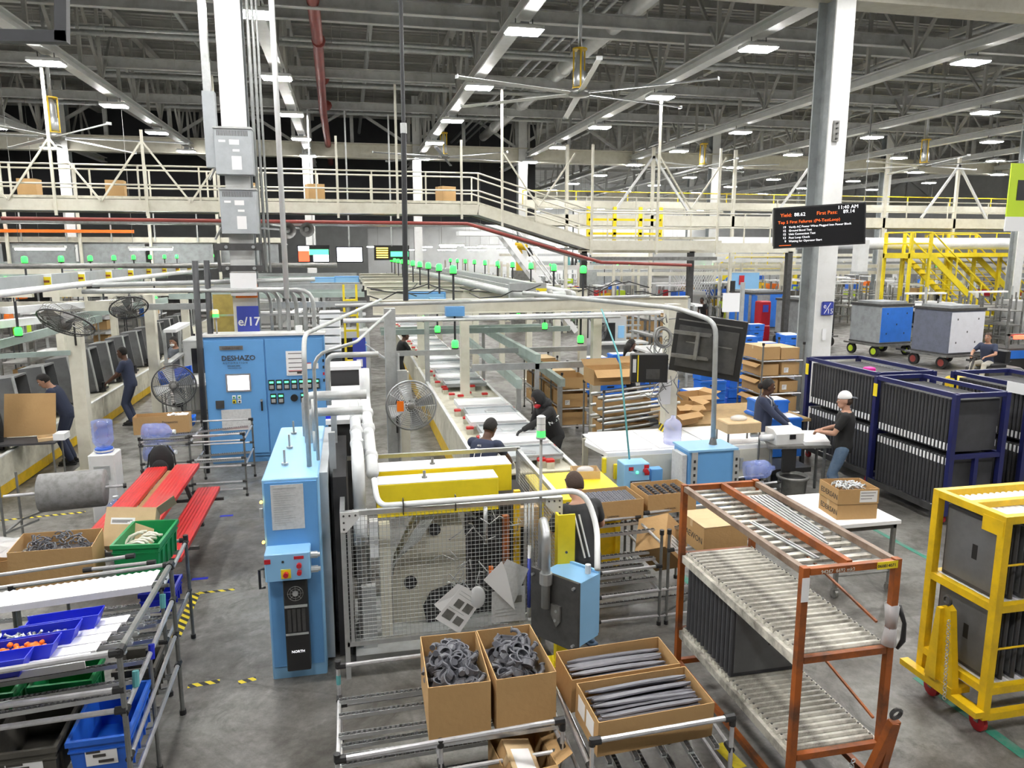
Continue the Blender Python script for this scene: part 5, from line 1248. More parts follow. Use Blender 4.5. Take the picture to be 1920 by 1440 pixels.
build(MB().box(-1.98, -1.60, 14.25, 14.27, 2.34, 2.80), 'sign_plate', 'sign_blue', sg); text(sg, 'e/17', .22, (-1.97, 14.247, 2.45), FACE_S, 'sign_white', bold=.004); build(MB().box(-1.98, -1.60, 14.25, 14.27, 2.06, 2.33), 'red_plate', 'red_paint', sg); build(MB().box(-1.98, -1.60, 14.25, 14.27, 2.95, 3.2), 'orange_plate', 'orange_bright', sg)
# column boxes (disconnects) on the e/17 column
def disconnect(label, x0, x1, z0, z1, y):
    t = thing('breaker_box', label, 'electrical box', ((x0 + x1) / 2, y, z0))
    build(MB().bbox(x0, x1, y - .32, y, z0, z1, .01), 'body', 'box_grey', t); yy = y - .32
    b = MB()
    for k in range(22): b.box(x0 + .05 + (x1 - x0 - .1) * k / 22, x0 + .05 + (x1 - x0 - .1) * (k + .5) / 22, yy - .004, yy, z1 - .12, z1 - .03)
    build(b, 'vent', 'steel_dark', t)
    build(MB().box(x0 - .01, x1 + .01, yy - .02, y, z1, z1 + .03), 'hood', 'conduit_grey', t)
    for (u0, u1, v0, v1) in ((.12, .3, .70, .75), (.40, .66, .65, .76), (.48, .66, .50, .55), (.44, .70, .1, .4)):
        build(MB().box(x0 + (x1 - x0) * u0, x0 + (x1 - x0) * u1, yy - .004, yy, z0 + (z1 - z0) * v0, z0 + (z1 - z0) * v1), 'label_plate', 'paper_white', t)
    build(MB().bar((x0 - .02, yy + .1, z0 + .1), (x0 - .12, yy + .05, z0 - .1), .04, .03), 'lever', 'steel_mid', t)
    return t
disconnect('upper grey breaker box with vents on the white column', -2.13, -1.52, 5.08, 5.83, 14.28)
disconnect('lower grey breaker box with vents on the white column', -2.10, -1.50, 4.08, 4.82, 14.28)
t = thing('wire_trunk', 'tall narrow grey trunking box running up beside the breaker boxes', 'trunking', (-2.2, 14.3, 5.5)); build(MB().box(-2.30, -2.10, 14.1, 14.3, 5.2, 6.45), 'trunk', 'box_grey', t); build(MB().box(-2.28, -2.16, 14.15, 14.28, 6.45, 11.5), 'riser', 'conduit_grey', t)
for k, (x, r) in enumerate(((-1.52, .03), (-1.44, .025), (-1.37, .02))):
    build(MB().cyl((x, 14.4, 3.4), (x, 14.4, 11.6), r, 8), 'column_conduit', 'conduit_grey', smooth=True, label='vertical conduit strapped to the side of the column with breaker boxes', cat='conduit', group='conduits on the boxed column')
t = thing('cable_tray', 'dark steel hanger frame bolted under the breaker boxes', 'bracket', (-1.8, 14.1, 3.2))
build(MB().bar((-2.25, 14.05, 3.85), (-1.45, 14.05, 3.85), .08, .12), 'top_bar', 'steel_dark', t); build(MB().bar((-2.15, 14.05, 3.48), (-1.45, 14.05, 3.48), .08, .1), 'lower_bar', 'steel_dark', t)
for x in (-2.2, -1.46): build(MB().bar((x, 14.05, 3.9), (x + .02, 14.05, 3.42), .05, .05), 'side_bar', 'steel_dark', t)
for x in (-2.05, -1.6):
    for z in (3.85, 3.48): build(MB().cyl((x, 14.0, z), (x, 13.98, z), .03, 10), 'bolt', 'galvanized', t)
build(MB().box(-2.02, -1.58, 13.99, 14.03, 3.0, 3.4), 'white_cover', 'white_clean', t)
for lb, x, y, z in (('grey horn loudspeaker pointing at the aisle from the column with breaker boxes', -1.0, 13.9, 4.14), ('second loudspeaker horn beyond the column with breaker boxes', -.75, 15.4, 4.2)):
    t = thing('horn_speaker', lb, 'loudspeaker', (x, y, z)); build(MB().lathe([(.04, 0), (.05, .08), (.08, .16), (.14, .22)], (x, y, z), (0.1, -1, -.05), 14, caps=False), 'horn', 'steel_mid', t, smooth=True)
    build(MB().cyl((x, y - .02, z), (x, y - .06, z), .05, 10), 'driver', 'conduit_grey', t); build(MB().bar((x, y + .02, z), (x - .55, 14.35, z + .05), .03), 'arm', 'conduit_grey', t)
build(MB().cyl((-1.0, 13.0, 3.0), (-1.0, 13.0, 11.0), .045, 10), 'standpipe', 'pvc_white', smooth=True, label='tall white standpipe reaching up beside the boxed column', cat='pipe')
# black vertical suspension pole
t = thing('suspension_pole', 'thin dark pole dropping from the roof to the frame over the tray line', 'pole', (.9, 12, 3.2)); build(MB().cyl((.92, 12, 5.6), (.93, 12, 11.9), .030, 8), 'upper_rod', 'black_pole', t); build(MB().cyl((.89, 12, 3.0), (.92, 12, 5.65), .042, 8), 'lower_tube', 'black_pole', t); build(MB().cyl((.92, 12, 5.55), (.92, 12, 5.7), .05, 8), 'coupling', 'conduit_grey', t)
for lb, x, y in (('dark pole standing at the corner of the blue double cabinet', -2.5, 13.3), ('dark pole just behind the one at the blue double cabinet', -2.44, 14.0)):
    build(MB().cyl((x, y, 0), (x + .05, y, 3.62), .05, 8), 'dark_pole', 'black_pole', smooth=True, label=lb, cat='pole')
# ---- e/15 column sign and status screen
sg = thing('column_sign', 'square blue e/15 marker on the white column', 'sign', (9.6, 13.86, 2.4))
c = PY(1551, 578, 13.87); build(MB().bbox(c.x - .13, c.x + .13, 13.85, 13.875, c.z - .14, c.z + .14, .03), 'sign_plate', 'sign_blue', sg); text(sg, 'e', .16, (c.x - .11, 13.845, c.z + .0), FACE_S, 'sign_white'); text(sg, '15', .15, (c.x - .02, 13.845, c.z - .11), FACE_S, 'sign_white'); build(MB().bar((c.x - .08, 13.846, c.z - .11), (c.x + .06, 13.846, c.z + .11), .008, .012), 'slash', 'sign_white', sg)
c = PY(1545, 627, 13.87); build(MB().box(c.x - .04, c.x + .04, 13.86, 13.872, c.z - .12, c.z + .12), 'inspection_tag', 'white_clean', label='narrow red and white inspection tag below the e/15 marker', cat='tag')
ns = 0
t = thing('status_screen', 'black ceiling hung screen showing yield figures in orange and white', 'screen', (7.9, 12.2, 4.2), local=True); t.rotation_euler = (0, -.055, -.50)
t.location = (8.16, 12.0, 4.22); w, h = 1.52, .72
build(MB().bbox(-w / 2, w / 2, 0, .10, -h / 2, h / 2, .01), 'casing', 'black_plastic', t); build(MB().box(-w / 2 + .03, w / 2 - .03, -.006, 0, -h / 2 + .03, h / 2 - .03), 'glass', 'screen_black', t)
build(MB().box(-w / 2 - .0, -w / 2 + .02, .10, .40, -h / 2 + .05, h / 2 - .02), 'side_casing', 'steel_dark', t)
build(MB().box(w / 2 - .02, w / 2, .10, .40, -h / 2 + .05, h / 2 - .02), 'side_casing', 'steel_dark', t)
build(MB().bar((0, .1, 0), (.40, 2.40, 0), .10, .10), 'wall_arm', 'steel_mid', t)
TX = [('Yield:', -.64, .19, .085, 'text_orange'), ('88.62', -.41, .19, .085, 'text_white'), ('First Pass:', -.04, .19, .085, 'text_orange'), ('89.14', .39, .19, .085, 'text_white'), ('11:40 AM', .30, .265, .085, 'text_white'), ('Top 5 First Failures :(P4-TestLoop)', -.68, .07, .072, 'text_orange')]
for k, (n, s) in enumerate((('19', 'Verify AC Power Wires Plugged Into Power Block'), ('15', 'Ground Bond Test'), ('15', 'Unit Connection Test'), ('13', 'Post Loop Check'), ('9', 'Waiting for Operator Start'))):
    TX += [(n, -.60 if k < 4 else -.57, -.01 - k * .062, .055, 'text_white'), (s, -.50, -.01 - k * .062, .05, 'text_white')]
for s, x, z, sz, m in TX: text(t, s, sz, (x, -.009, z), FACE_S, m)
build(MB().box(-.66, -.46, -.009, -.006, -.315, -.305), 'orange_rule', 'text_orange', t)
# ================================================================== CENTRAL TRAY LINE
def conveyor(label, x0, x1, y0, y1, h, band, name='assembly_conveyor', seg=3.0, side=-1):
    t = thing(name, label, 'conveyor', ((x0 + x1) / 2, (y0 + y1) / 2, 0))
    build(MB().box(x0 + .06, x1 - .06, y0, y1, .0, h - .02), 'core', 'dark_interior', t)
    build(MB().box(x0, x1, y0, y1, h - .03, h), 'belt', 'conveyor_cream', t)
    n = max(1, int((y1 - y0) / seg))
    for s, x in ((-1, x0), (1, x1)):
        p = None; q = None
        for k in range(n):
            a = y0 + (y1 - y0) * k / n; b = y0 + (y1 - y0) * (k + 1) / n - .015
            if p is None:
                p = build(MB().box(x - .02, x + .02, a, b, band, h + .03), 'side_panel', 'conveyor_cream', t); q = build(MB().box(x - .015, x + .015, a, b, .02, band), 'kick_panel', 'yellow_paint', t); Y0 = a
                lp = build(MB().box(x - .03, x + .03, a, b, h + .03, h + .05), 'edge_cap', 'white_paint', t)
            else:
                inst(p, t, (0, a - Y0, 0), name='side_panel'); inst(q, t, (0, a - Y0, 0), name='kick_panel'); inst(lp, t, (0, a - Y0, 0), name='edge_cap')
    return t
conveyor('long cream and yellow conveyor carrying white and grey trays', 1.66, 2.92, 9.35, 33, .86, .32)
ry = MB()
def tray(label, m, w, d, loc, group, inner):
    t = thing('product_tray', label, 'tray', loc, group=group, local=True); t.location = loc
    build(MB().bbox(-w / 2, w / 2, -d / 2, d / 2, 0, .05, .02), 'base', m, t)
    b = MB()
    for x0, x1, y0, y1 in ((-w / 2, w / 2, -d / 2, -d / 2 + .03), (-w / 2, w / 2, d / 2 - .03, d / 2), (-w / 2, -w / 2 + .03, -d / 2 + .03, d / 2 - .03), (w / 2 - .03, w / 2, -d / 2 + .03, d / 2 - .03)): b.box(x0, x1, y0, y1, .05, .075)
    build(b, 'rim', m, t)
    if inner: build(MB().bbox(-w * .12, w * .12, -d * .2, d * .05, .05, .065, .01), 'badge', 'galvanized', t)
    return t
LT = 'first white tray from the near end of the long tray line'; LG = 'first grey tray from the near end of the long tray line'
tw = tg_ = None
def clip_block(loc, k):
    t = thing('holding_clip', 'red clip on a cream block on the tray line', 'clip', loc, group='red clips on the tray line', local=True); t.location = loc
    build(MB().box(-.05, .05, -.06, .06, 0, .09), 'block', 'conveyor_cream', t); build(MB().bbox(-.06, .06, -.05, .05, .09, .13, .015), 'red_jaw', 'red_plastic', t); return t
cb = None
units = [10.55, 11.95, 13.35, 16.4, 17.9, 19.4, 21.0, 22.6, 24.2, 26.0, 28, 30]
for i, y in enumerate(units):
    if tw is None: tw = tray(LT, 'white_clean', .92, .62, (2.32, y, .98), 'white trays on the line', False); tg_ = tray(LG, 'box_grey', .88, .58, (2.38, y - .66, .95), 'grey trays on the line', True)
    else: dup(tw, (2.32, y, .98), label=ORD[i] + ' white tray from the near end of the long tray line'); dup(tg_, (2.38, y - .66, .95), label=ORD[i] + ' grey tray from the near end of the long tray line')
    for x, yy in ((1.84, y - .32), (1.90, y - .96), (2.82, y - .33), (2.5, y - .98)):
        if cb is None: cb = clip_block((x, yy, .86), 0)
        else: dup(cb, (x, yy, .86))
for x, y in ((1.95, 14.6), (2.1, 14.4), (2.3, 14.7), (2.25, 15.0), (2.6, 14.5), (1.9, 15.2), (2.75, 9.75), (2.6, 9.5), (2.45, 9.9)): dup(cb, (x, y, .86))
# ---- grey service column and fan bracket left of the line
t = thing('service_column', 'grey boxed steel column with wiring beside the big round fan', 'post', (.62, 11.4, 0))
build(MB().box(.50, .66, 11.0, 11.2, 0, 2.95), 'steel_box', 'conduit_grey', t); build(MB().box(.70, .84, 11.05, 11.2, 0, 2.0), 'white_box', 'cream_paint', t); build(MB().cyl((.68, 10.98, 0), (.68, 10.98, 2.3), .02, 8), 'conduit', 'conduit_grey', t); build(MB().box(.66, .8, 10.9, 11.0, 1.85, 2.05), 'switch_box', 'conduit_grey', t)
def cage_fan(label, c, d, R, m='galvanized', rings=11, blades=True, post=None):
    t = thing('drum_fan', label, 'fan', c); c = Vector(c); d = Vector(d).normalized(); u, v, _ = basis(d)
    b = MB()
    for k in range(rings): 
        rr = R * (k + 2) / (rings + 1); dep = .10 * math.sqrt(max(0, 1 - (rr / R) ** 2)) * R / .32
        b.ring(c + d * dep, d, rr, .0032, 28, 4)
    for k in range(12):
        a = k * PI / 6; e = u * math.cos(a) + v * math.sin(a)
        b.path([c + d * .1 * math.sqrt(max(0, 1 - (q) ** 2)) * R / .32 + e * R * q for q in (.15, .4, .65, .85, 1.0)], .004, 4)
    build(b, 'front_grille', m, t)
    b = MB()
    for k in range(rings - 2): b.ring(c - d * .12 * R / .32, d, R * (k + 3) / (rings + 1), .0032, 24, 4)
    for k in range(8):
        a = k * PI / 4; e = u * math.cos(a) + v * math.sin(a); b.path([c - d * .12 * R / .32 + e * R * .1, c - d * .12 * R / .32 + e * R * .9, c + e * R], .005, 4)
    build(b, 'rear_grille', 'steel_mid', t)
    build(MB().ring(c, d, R, .014, 32, 6), 'outer_ring', m, t, smooth=True)
    build(MB().lathe([(.02, .11), (R * .22, .10), (R * .24, .04), (R * .22, -.10), (R * .1, -.16)], c, d, 16), 'motor', 'steel_mid', t, smooth=True)
    for k in range(4 if blades else 0):
        a = k * PI / 2 + .3; e = u * math.cos(a) + v * math.sin(a); f = -u * math.sin(a) + v * math.cos(a)
        p0 = c + e * R * .2; p1 = c + e * R * .9
        build(MB().sheet(p0 - f * R * .14 - d * .03, p0 + f * R * .14 + d * .03, p1 + f * R * .26 + d * .035, p1 - f * R * .26 - d * .035, .003), 'blade', 'conduit_grey', t)
    if post:
        build(MB().bend([c - d * .14, Vector(post), Vector((post[0], post[1], post[2] - .5))], .018, .08, 8), 'bracket_arm', 'steel_dark', t, smooth=True)
    return t
f = cage_fan('round wire cage fan with an orange tag facing the blue cabinet aisle', (.78, 10.0, 1.71), (-.1, -1, .05), .335, post=(.64, 10.9, 1.62))
build(MB().box(.58, .67, 9.86, 9.87, 1.66, 1.80), 'tag_card', 'orange_bright', f)
cage_fan('dusty wire fan tilted down on the nearer cream post of the assembly line', (-4.40, 13.1, 2.66), (-.25, -.55, -.9), .42, 'steel_dark', post=(-4.55, 13.9, 2.7))
cage_fan('dusty wire fan tilted down on the second cream post of the assembly line', (-4.0, 15.15, 2.74), (.3, -.6, -.8), .33, 'steel_dark', post=(-4.32, 16.5, 2.95))
cage_fan('large dusty fan seen from behind between the second cream post and the blue double cabinet', (-3.05, 13.9, 1.45), (.1, -1, .1), .36, 'steel_dark', post=(-3.0, 14.5, .5))
cage_fan('wire fan seen from its side beyond the tray line beam', (5.55, 16.0, 2.08), (.8, -.7, -.1), .33, 'steel_dark', post=(5.4, 16.5, 2.3))
# ---- overhead frame: beams along X
def hframe(Y, x0, x1, z, label, m='cream_paint'):
    build(MB().ibeam((x0, Y, z), (x1, Y, z), .14, .25, .02), 'frame_beam', m, label=label, cat='beam')
hframe(13.0, .40, 6.2, 2.83, 'cream overhead beam nearest the big round fan, crossing the tray line')
for k, Y in enumerate((16.6, 18.8, 21.5, 24.5, 27.5, 30.5)):
    build(MB().ibeam((.45, Y, 2.83), (5.4, Y, 2.83), .14, .22, .02), 'frame_beam', 'cream_paint', label=ORD[k] + ' of the farther cream beams over the tray line', cat='beam', group='farther overhead beams on the tray line')
def cpost(label, x, y, z0, z1, w=.17, m='cream_paint', group=None):
    t = thing('frame_post', label, 'post', (x, y, z0), group=group)
    build(MB().box(x - w / 2, x + w / 2, y - w / 2, y + w / 2, z0, z1), 'shaft', m, t); build(MB().box(x - w * .9, x + w * .9, y - w * .9, y + w * .9, z0, z0 + .02), 'foot_plate', m, t); return t
cpost('cream post standing in the middle of the tray line', 2.22, 13.0 + 1.6, .9, 2.72)
cpost('cream post between the tray line and the carton racks', 4.72, 13.9, 0, 2.72)
t = cpost('cream post with hazard stripes by the status controls', 5.03, 11.1, 0, 2.95, .2)
build(MB().box(4.92, 5.14, 10.99, 11.21, .86, 1.0), 'hazard_band', 'tape_hazard', t)
cpost('cream square post far down the tray line', 1.75, 18.8, .86, 2.72); cpost('pale post beyond the second beam over the tray line', 1.2, 21.5, 0, 2.72)
for x, y in ((5.3, 18.8), (5.2, 21.5), (5.0, 24.5), (3.6, 21.5), (4.4, 27.5), (2.9, 24.5), (5.3, 16.6)): cpost('cream post under the farther overhead beams', x, y, 0, 2.72, .17, group='posts under the farther overhead beams')
for k, (p, q, r, lb) in enumerate((((.55, 12.0, 2.68), (4.5, 12.0, 2.68), .022, 'thin dark rod crossing above the tray line in front of the beam'), ((-.2, 11.8, 2.95), (5.3, 12.7, 2.98), .03, 'grey conduit lying along the top of the nearest overhead beam'), ((-.1, 12.9, 2.62), (5.6, 12.88, 2.66), .04, 'fat pale pipe slung under the nearest overhead beam'))):
    build(MB().cyl(p, q, r, 8), 'overhead_pipe', 'conduit_grey' if k != 2 else 'pvc_white', smooth=True, label=lb, cat='pipe')
for k, (p, q, w, h, m, lb) in enumerate((((.7, 15.0, 1.76), (4.9, 15.0, 1.76), .06, .10, 'galvanized', 'galvanised crossbar low over the tray line'), ((2.2, 13.6, 1.64), (4.65, 13.6, 1.64), .08, .12, 'galvanized', 'galvanised crossbar ending at the carton rack post'), ((3.45, 13.5, 1.78), (3.45, 19.5, 1.78), .10, .17, 'beam_teal', 'pale green guide rail beside the tray line, upper one'), ((2.95, 12.9, 1.42), (2.95, 19.5, 1.55), .10, .17, 'beam_teal', 'pale green guide rail beside the tray line, lower one'), ((3.85, 13.2, 1.36), (3.85, 17.5, 1.50), .09, .15, 'beam_teal', 'pale green guide rail stub near the carton rack'), ((.7, 17.3, 1.95), (5.2, 17.3, 1.95), .08, .12, 'beam_teal', 'pale green crossbar with holes over the tray line'), ((.75, 19.0, 1.85), (5.2, 19.0, 1.85), .08, .12, 'beam_teal', 'pale green crossbar behind the one with holes'))):
    build(MB().bar(p, q, w, h), 'guide_rail', m, label=lb, cat='rail')
for x, y, z0, z1 in ((3.45, 13.6, .0, 1.7), (2.98, 13.1, 0, 1.34), (3.85, 13.4, .0, 1.3), (3.45, 19.4, 0, 1.7), (2.95, 19.4, 0, 1.5)): build(MB().box(x - .04, x + .04, y - .04, y + .04, z0, z1), 'rail_leg', 'galvanized', label='galvanised leg under a guide rail beside the tray line', cat='leg', group='guide rail legs')
# cable tray and fat pvc pipes on top of the frame
t = thing('cable_tray', 'long galvanised cable tray running lengthwise above the tray line', 'tray', (3.2, 22, 3.0))
build(MB().box(2.95, 3.55, 13.6, 33, 3.02, 3.04), 'tray_floor', 'galvanized', t)
for x in (2.95, 3.55): build(MB().box(x - .015, x + .015, 13.6, 33, 3.02, 3.16), 'tray_side', 'galvanized', t)
build(MB().box(2.9, 3.6, 13.5, 13.6, 2.93, 3.2), 'end_box', 'galvanized', t); build(MB().box(3.4, 3.6, 13.48, 13.5, 2.98, 3.10), 'yellow_sticker', 'yellow_bright', t)
t = thing('pvc_pipe', 'fat grey pipe with elbows looping over the nearest overhead beam', 'pipe', (3.2, 14, 2.9))
build(MB().bend([(2.15, 30, 3.15), (2.5, 15.2, 3.12), (3.1, 13.3, 2.98), (4.1, 13.3, 2.98), (3.9, 16, 3.05), (3.85, 30, 3.1)], .075, .22, 12, 5), 'pipe_run', 'conduit_grey', t, smooth=True)
for x in (3.3, 3.55, 3.9): build(MB().cyl((x, 13.3, 2.98), (x + .1, 13.3, 2.98), .095, 12), 'coupling', 'steel_mid', t, smooth=True)
build(MB().cyl((4.05, 13.3, 2.95), (4.05, 13.3, 2.5), .04, 10), 'drop_pipe', 'conduit_grey', t, smooth=True)
r = random.Random(31)
for k in range(10):
    x = r.uniform(.3, 5.5); y = r.uniform(13, 17); p = Vector((x, y, 3.0)); pts = [p]
    for j in range(5): p = p + Vector((r.uniform(.1, .4), r.uniform(-.3, .3), r.uniform(-.12, .15))); p.z = max(p.z, 2.9); pts.append(p)
    build(MB().path(pts, .012, 5), 'loose_cable', 'black_plastic', smooth=True, label='loose black cable draped over the overhead frame', cat='cable', group='loose cables on the overhead frame')
# ---- green signal lamps
def signal(label, x, y, z, stem, group, box=False, m='green_lamp'):
    t = thing('signal_lamp', label, 'signal light', (x, y, z), group=group, local=True); t.location = (x, y, z)
    build(MB().lathe([(.05, -.05), (.058, -.03), (.058, .05), (.045, .075), (.015, .085)], n=12), 'lens', m, t, smooth=True)
    build(MB().cyl((0, 0, -.05), (0, 0, -.075), .06, 10), 'socket', 'black_plastic', t)
    build(MB().cyl((0, 0, -.075 if stem < 0 else .08), (0, 0, stem), .02, 6), 'stem', 'black_pole', t)
    if box: build(MB().box(-.16, .16, -.1, .1, stem, stem + .16), 'mount_box', 'cabinet_blue', t)
    return t
def row(label, group, pts, stem, box=False):
    s = None
    for k, p in enumerate(pts):
        lb = label if len(pts) > 20 else ORD[k] + ' ' + label
        if s is None: s = signal(lb, *p, stem, group, box)
        else: dup(s, p, label=lb)
row('green lamp on a black stem above the cards over the assembly line', 'signal row over the assembly line', [(-6.35, 17 + 2.0 * k, 3.60) for k in range(12)], -.62)
row('green lamp hanging below the frame of the assembly line', 'lower signal row of the assembly line', [(-5.25, 13.5 + 4.5 * k, 2.48) for k in range(5)], .5)
row('green lamp on a black stem above the tray line, fan side', 'signal row above the tray line', [(1.75, 12.7 + 2.0 * k, 3.46) for k in range(10)], -.5)
row('green lamp on a black stem above the carton rack side of the tray line', 'signal row on the carton side', [(4.18, 13.1 + 2.0 * k, 3.44) for k in range(10)], -.48)
row('green lamp hanging under a blue box on the carton rack side', 'hanging lamps on the carton side', [(4.18, 13.2 + 2.6 * k, 2.16) for k in range(4)], .52, True)
row('green lamp hanging under a blue box above the trays', 'hanging lamps above the trays', [(1.78, 12.8 + 2.6 * k, 2.18) for k in range(4)], .5, True)
row('green lamp far down the hall on a thin stem', 'distant signal lamps', [(-9.5 - .6 * (k % 3), 24 + 1.9 * k, 3.0) for k in range(8)] + [(8 + 1.5 * k, 40 + 2 * (k % 4), 3.0) for k in range(10)] + [(24 + 2.2 * k, 34 + 3 * (k % 3), 3.0) for k in range(6)], -2.9)
# ================================================================== LEFT ASSEMBLY LINE
conveyor('cream and yellow assembly conveyor carrying upright grey tubs', -6.6, -5.36, 11.2, 40, .60, .20)
def tub(label, loc, group):
    t = thing('appliance_tub', label, 'tub', loc, local=True, group=group); t.location = loc
    w, h, d = .62, .95, .42
    R = Matrix.Rotation(-.12, 4, 'Y')
    for nm, mb in (('back_shell', MB().box(-d / 2, -d / 2 + .02, -w / 2, w / 2, 0, h)), ('side_wall', MB().box(-d / 2, d / 2, -w / 2, -w / 2 + .025, 0, h)), ('side_wall', MB().box(-d / 2, d / 2, w / 2 - .025, w / 2, 0, h)), ('top_wall', MB().box(-d / 2, d / 2, -w / 2, w / 2, h, h + .03)), ('front_lip', MB().box(d / 2, d / 2 + .02, -w / 2 - .03, -w / 2 + .05, 0, h + .04)), ('base', MB().box(-d / 2, d / 2, -w / 2, w / 2, 0, .03))):
        build(mb.move(R), nm, 'panel_grey' if nm != 'front_lip' else 'conduit_grey', t)
    build(MB().path([(-.10, -.1, .2), (-.1, .02, .35), (-.1, .08, .6)], .014, 6).move(R), 'white_hose', 'pvc_white', t, smooth=True)
    build(MB().box(.1, .3, -.2, .2, .02, .07).cyl((.30, -.15, 0), (.30, -.15, .22), .04, 8), 'fixture', 'black_plastic', t)
    return t
tb = None
for k in range(14):
    y = 12.0 + 1.32 * k
    if tb is None: tb = tub('first grey tub from the near end of the assembly conveyor', (-5.85, y, .62), 'tubs on the assembly conveyor')
    else: dup(tb, (-5.85, y, .62), label=ORD[k] + ' grey tub from the near end of the assembly conveyor')
cpost('tall cream post with the nearer tilted fan', -4.58, 14.0, 0, 2.62, .21)
cpost('tall cream post with the second tilted fan', -4.28, 17.8, 0, 2.85, .2)
for k, (x, y) in enumerate(((-7.2, 16.5), (-4.4, 22.0), (-4.4, 26.5), (-7.2, 21), (-7.2, 25.5), (-7.2, 30))): cpost('cream post farther along the assembly line', x, y, 0, 2.8, .18, group='farther posts of the assembly line')
build(MB().cyl((-4.45, 8.2, 3.22), (-4.45, 24, 3.22), .05, 10), 'overhead_pipe', 'pvc_white', smooth=True, label='long pale pipe running lengthwise above the tilted fans', cat='pipe')
build(MB().cyl((-9, 15.9, 3.50), (-.2, 15.9, 3.50), .05, 8), 'overhead_pipe', 'steel_mid', smooth=True, label='dark pipe crossing above the blue double cabinet', cat='pipe')
build(MB().cyl((-4.3, 14.2, 3.20), (-.6, 14.6, 3.26), .04, 8), 'overhead_pipe', 'conduit_grey', smooth=True, label='grey pipe leading from the second fan toward the conduits', cat='pipe')
for k, (p, q, w, h, m, lb) in enumerate((((-6.3, 14.5, 3.15), (-6.3, 40, 3.15), .10, .30, 'box_grey', 'grey overhead channel hung with yellow cards'), ((-6.3, 12, 2.6), (-5.3, 14.4, 2.6), .2, .12, 'pvc_white', 'white wrapped duct stub above the assembly line'), ((-5.8, 13.4, 2.10), (-4.65, 13.9, 2.08), .06, .08, 'beam_teal', 'pale green crossbar behind the bent worker'), ((-5.9, 13, 2.2), (-4.9, 16.5, 2.45), .06, .14, 'beam_teal', 'pale green sloping rail over the tubs'), ((-5.6, 16, 2.45), (-4.4, 20, 2.6), .06, .14, 'beam_teal', 'pale green sloping rail near the second post'), ((-7.5, 16.5, 2.7), (-4.3, 16.5, 2.7), .1, .2, 'cream_paint', 'cream crossbeam over the assembly line'), ((-7.5, 21.0, 2.75), (-4.3, 21.0, 2.75), .1, .2, 'cream_paint', 'second cream crossbeam over the assembly line'), ((-7.5, 25.5, 2.75), (-4.3, 25.5, 2.75), .1, .2, 'cream_paint', 'third cream crossbeam over the assembly line'), ((-6.1, 15.2, 2.72), (-4.6, 17.5, 2.72), .22, .12, 'pvc_white', 'white wrapped duct leading to the second post'))):
    build(MB().bar(p, q, w, h), 'frame_beam', m, label=lb, cat='beam')
for k in range(8):
    y = 17.6 + 2.1 * k
    t = thing('yellow_card', ORD[k] + ' yellow printed card from the near end of the grey overhead channel', 'card', (-6.2, y, 3.0), group='yellow cards on the overhead channel', local=True); t.location = (-6.23, y, 3.0)
    build(MB().box(-.13, .13, -.012, 0, 0, .30), 'card', 'white_clean', t); build(MB().box(-.12, .12, -.014, -.012, .06, .25), 'yellow_print', 'yellow_bright', t); build(MB().box(-.09, .09, -.016, -.014, .13, .18), 'word_line', 'orange_paint', t)
# ================================================================== CATWALK CONVEYOR
def rail_run(t, pts, h, y, m='cream_paint', step=1.3, zoff=0.0, two=True):
    for zz in ((h, h * .52) if two else (h,)):
        for a, b in zip(pts[:-1], pts[1:]): build(MB().cyl((a[0], y, a[1] + zz), (b[0], y, b[1] + zz), .028, 6), 'hand_rail', m, t)
    po = None
    for a, b in zip(pts[:-1], pts[1:]):
        n = max(1, int(abs(b[0] - a[0]) / step))
        for k in range(n):
            u = k / n; x = a[0] + (b[0] - a[0]) * u; z = a[1] + (b[1] - a[1]) * u
            if po is None: po = build(MB().box(x - .022, x + .022, y - .022, y + .022, z - .12, z + h), 'rail_post', m, t); P0 = Vector((x, 0, z))
            else: inst(po, t, (x - P0.x, 0, z - P0.z), name='rail_post')
t = thing('catwalk', 'cream elevated conveyor catwalk with railings and a sloping ramp', 'catwalk', (0, 24.6, 4.0))
pts = [(-24, 5.1), (4.14, 5.1), (7.9, 4.0), (12.6, 4.0)]
for y in (24.0, 25.3):
    for a, b in zip(pts[:-1], pts[1:]): build(MB().bar((a[0], y, a[1]), (b[0], y, b[1]), .06, .32), 'edge_channel', 'cream_paint', t)
for a, b in zip(pts[:-1], pts[1:]):
    build(MB().bar((a[0], 24.65, a[1] - .1), (b[0], 24.65, b[1] - .1), 1.24, .05), 'deck', 'galvanized', t); build(MB().bar((a[0], 24.65, a[1] - .45), (b[0], 24.65, b[1] - .45), .8, .12), 'under_tray', 'steel_mid', t)
    build(MB().bar((a[0], 24.75, a[1] + .25), (b[0], 24.75, b[1] + .25), .6, .08), 'roller_bed', 'conveyor_cream', t)
rail_run(t, pts, 1.12, 24.0, step=1.6); rail_run(t, pts, 1.12, 25.3, step=1.6)
hg = None
for k, x in enumerate([-20, -17.6, -15.2, -12.8, -10.4, -8.0, -5.6, -3.6, -.2, 1.6, 3.6, 4.9, 7.9, 10.2, 12.4]):
    z0 = 4.8 if x < 4.2 else (4.8 - .29 * (x - 4.14) if x < 7.9 else 3.7)
    build(MB().box(x - .035, x + .035, 23.9, 23.97, z0, 8.75 if k % 2 else 7.2), 'hanger_post', 'cream_paint', t)
for x in (-10.4, -8.0, -5.6, 4.9, 10.2):
    build(MB().bar((x, 23.93, 6.9), (x + 1.2, 23.93, 5.2), .05, .05), 'brace', 'cream_paint', t); build(MB().bar((x + 2.4, 23.93, 6.9), (x + 1.2, 23.93, 5.2), .05, .05), 'brace', 'cream_paint', t)
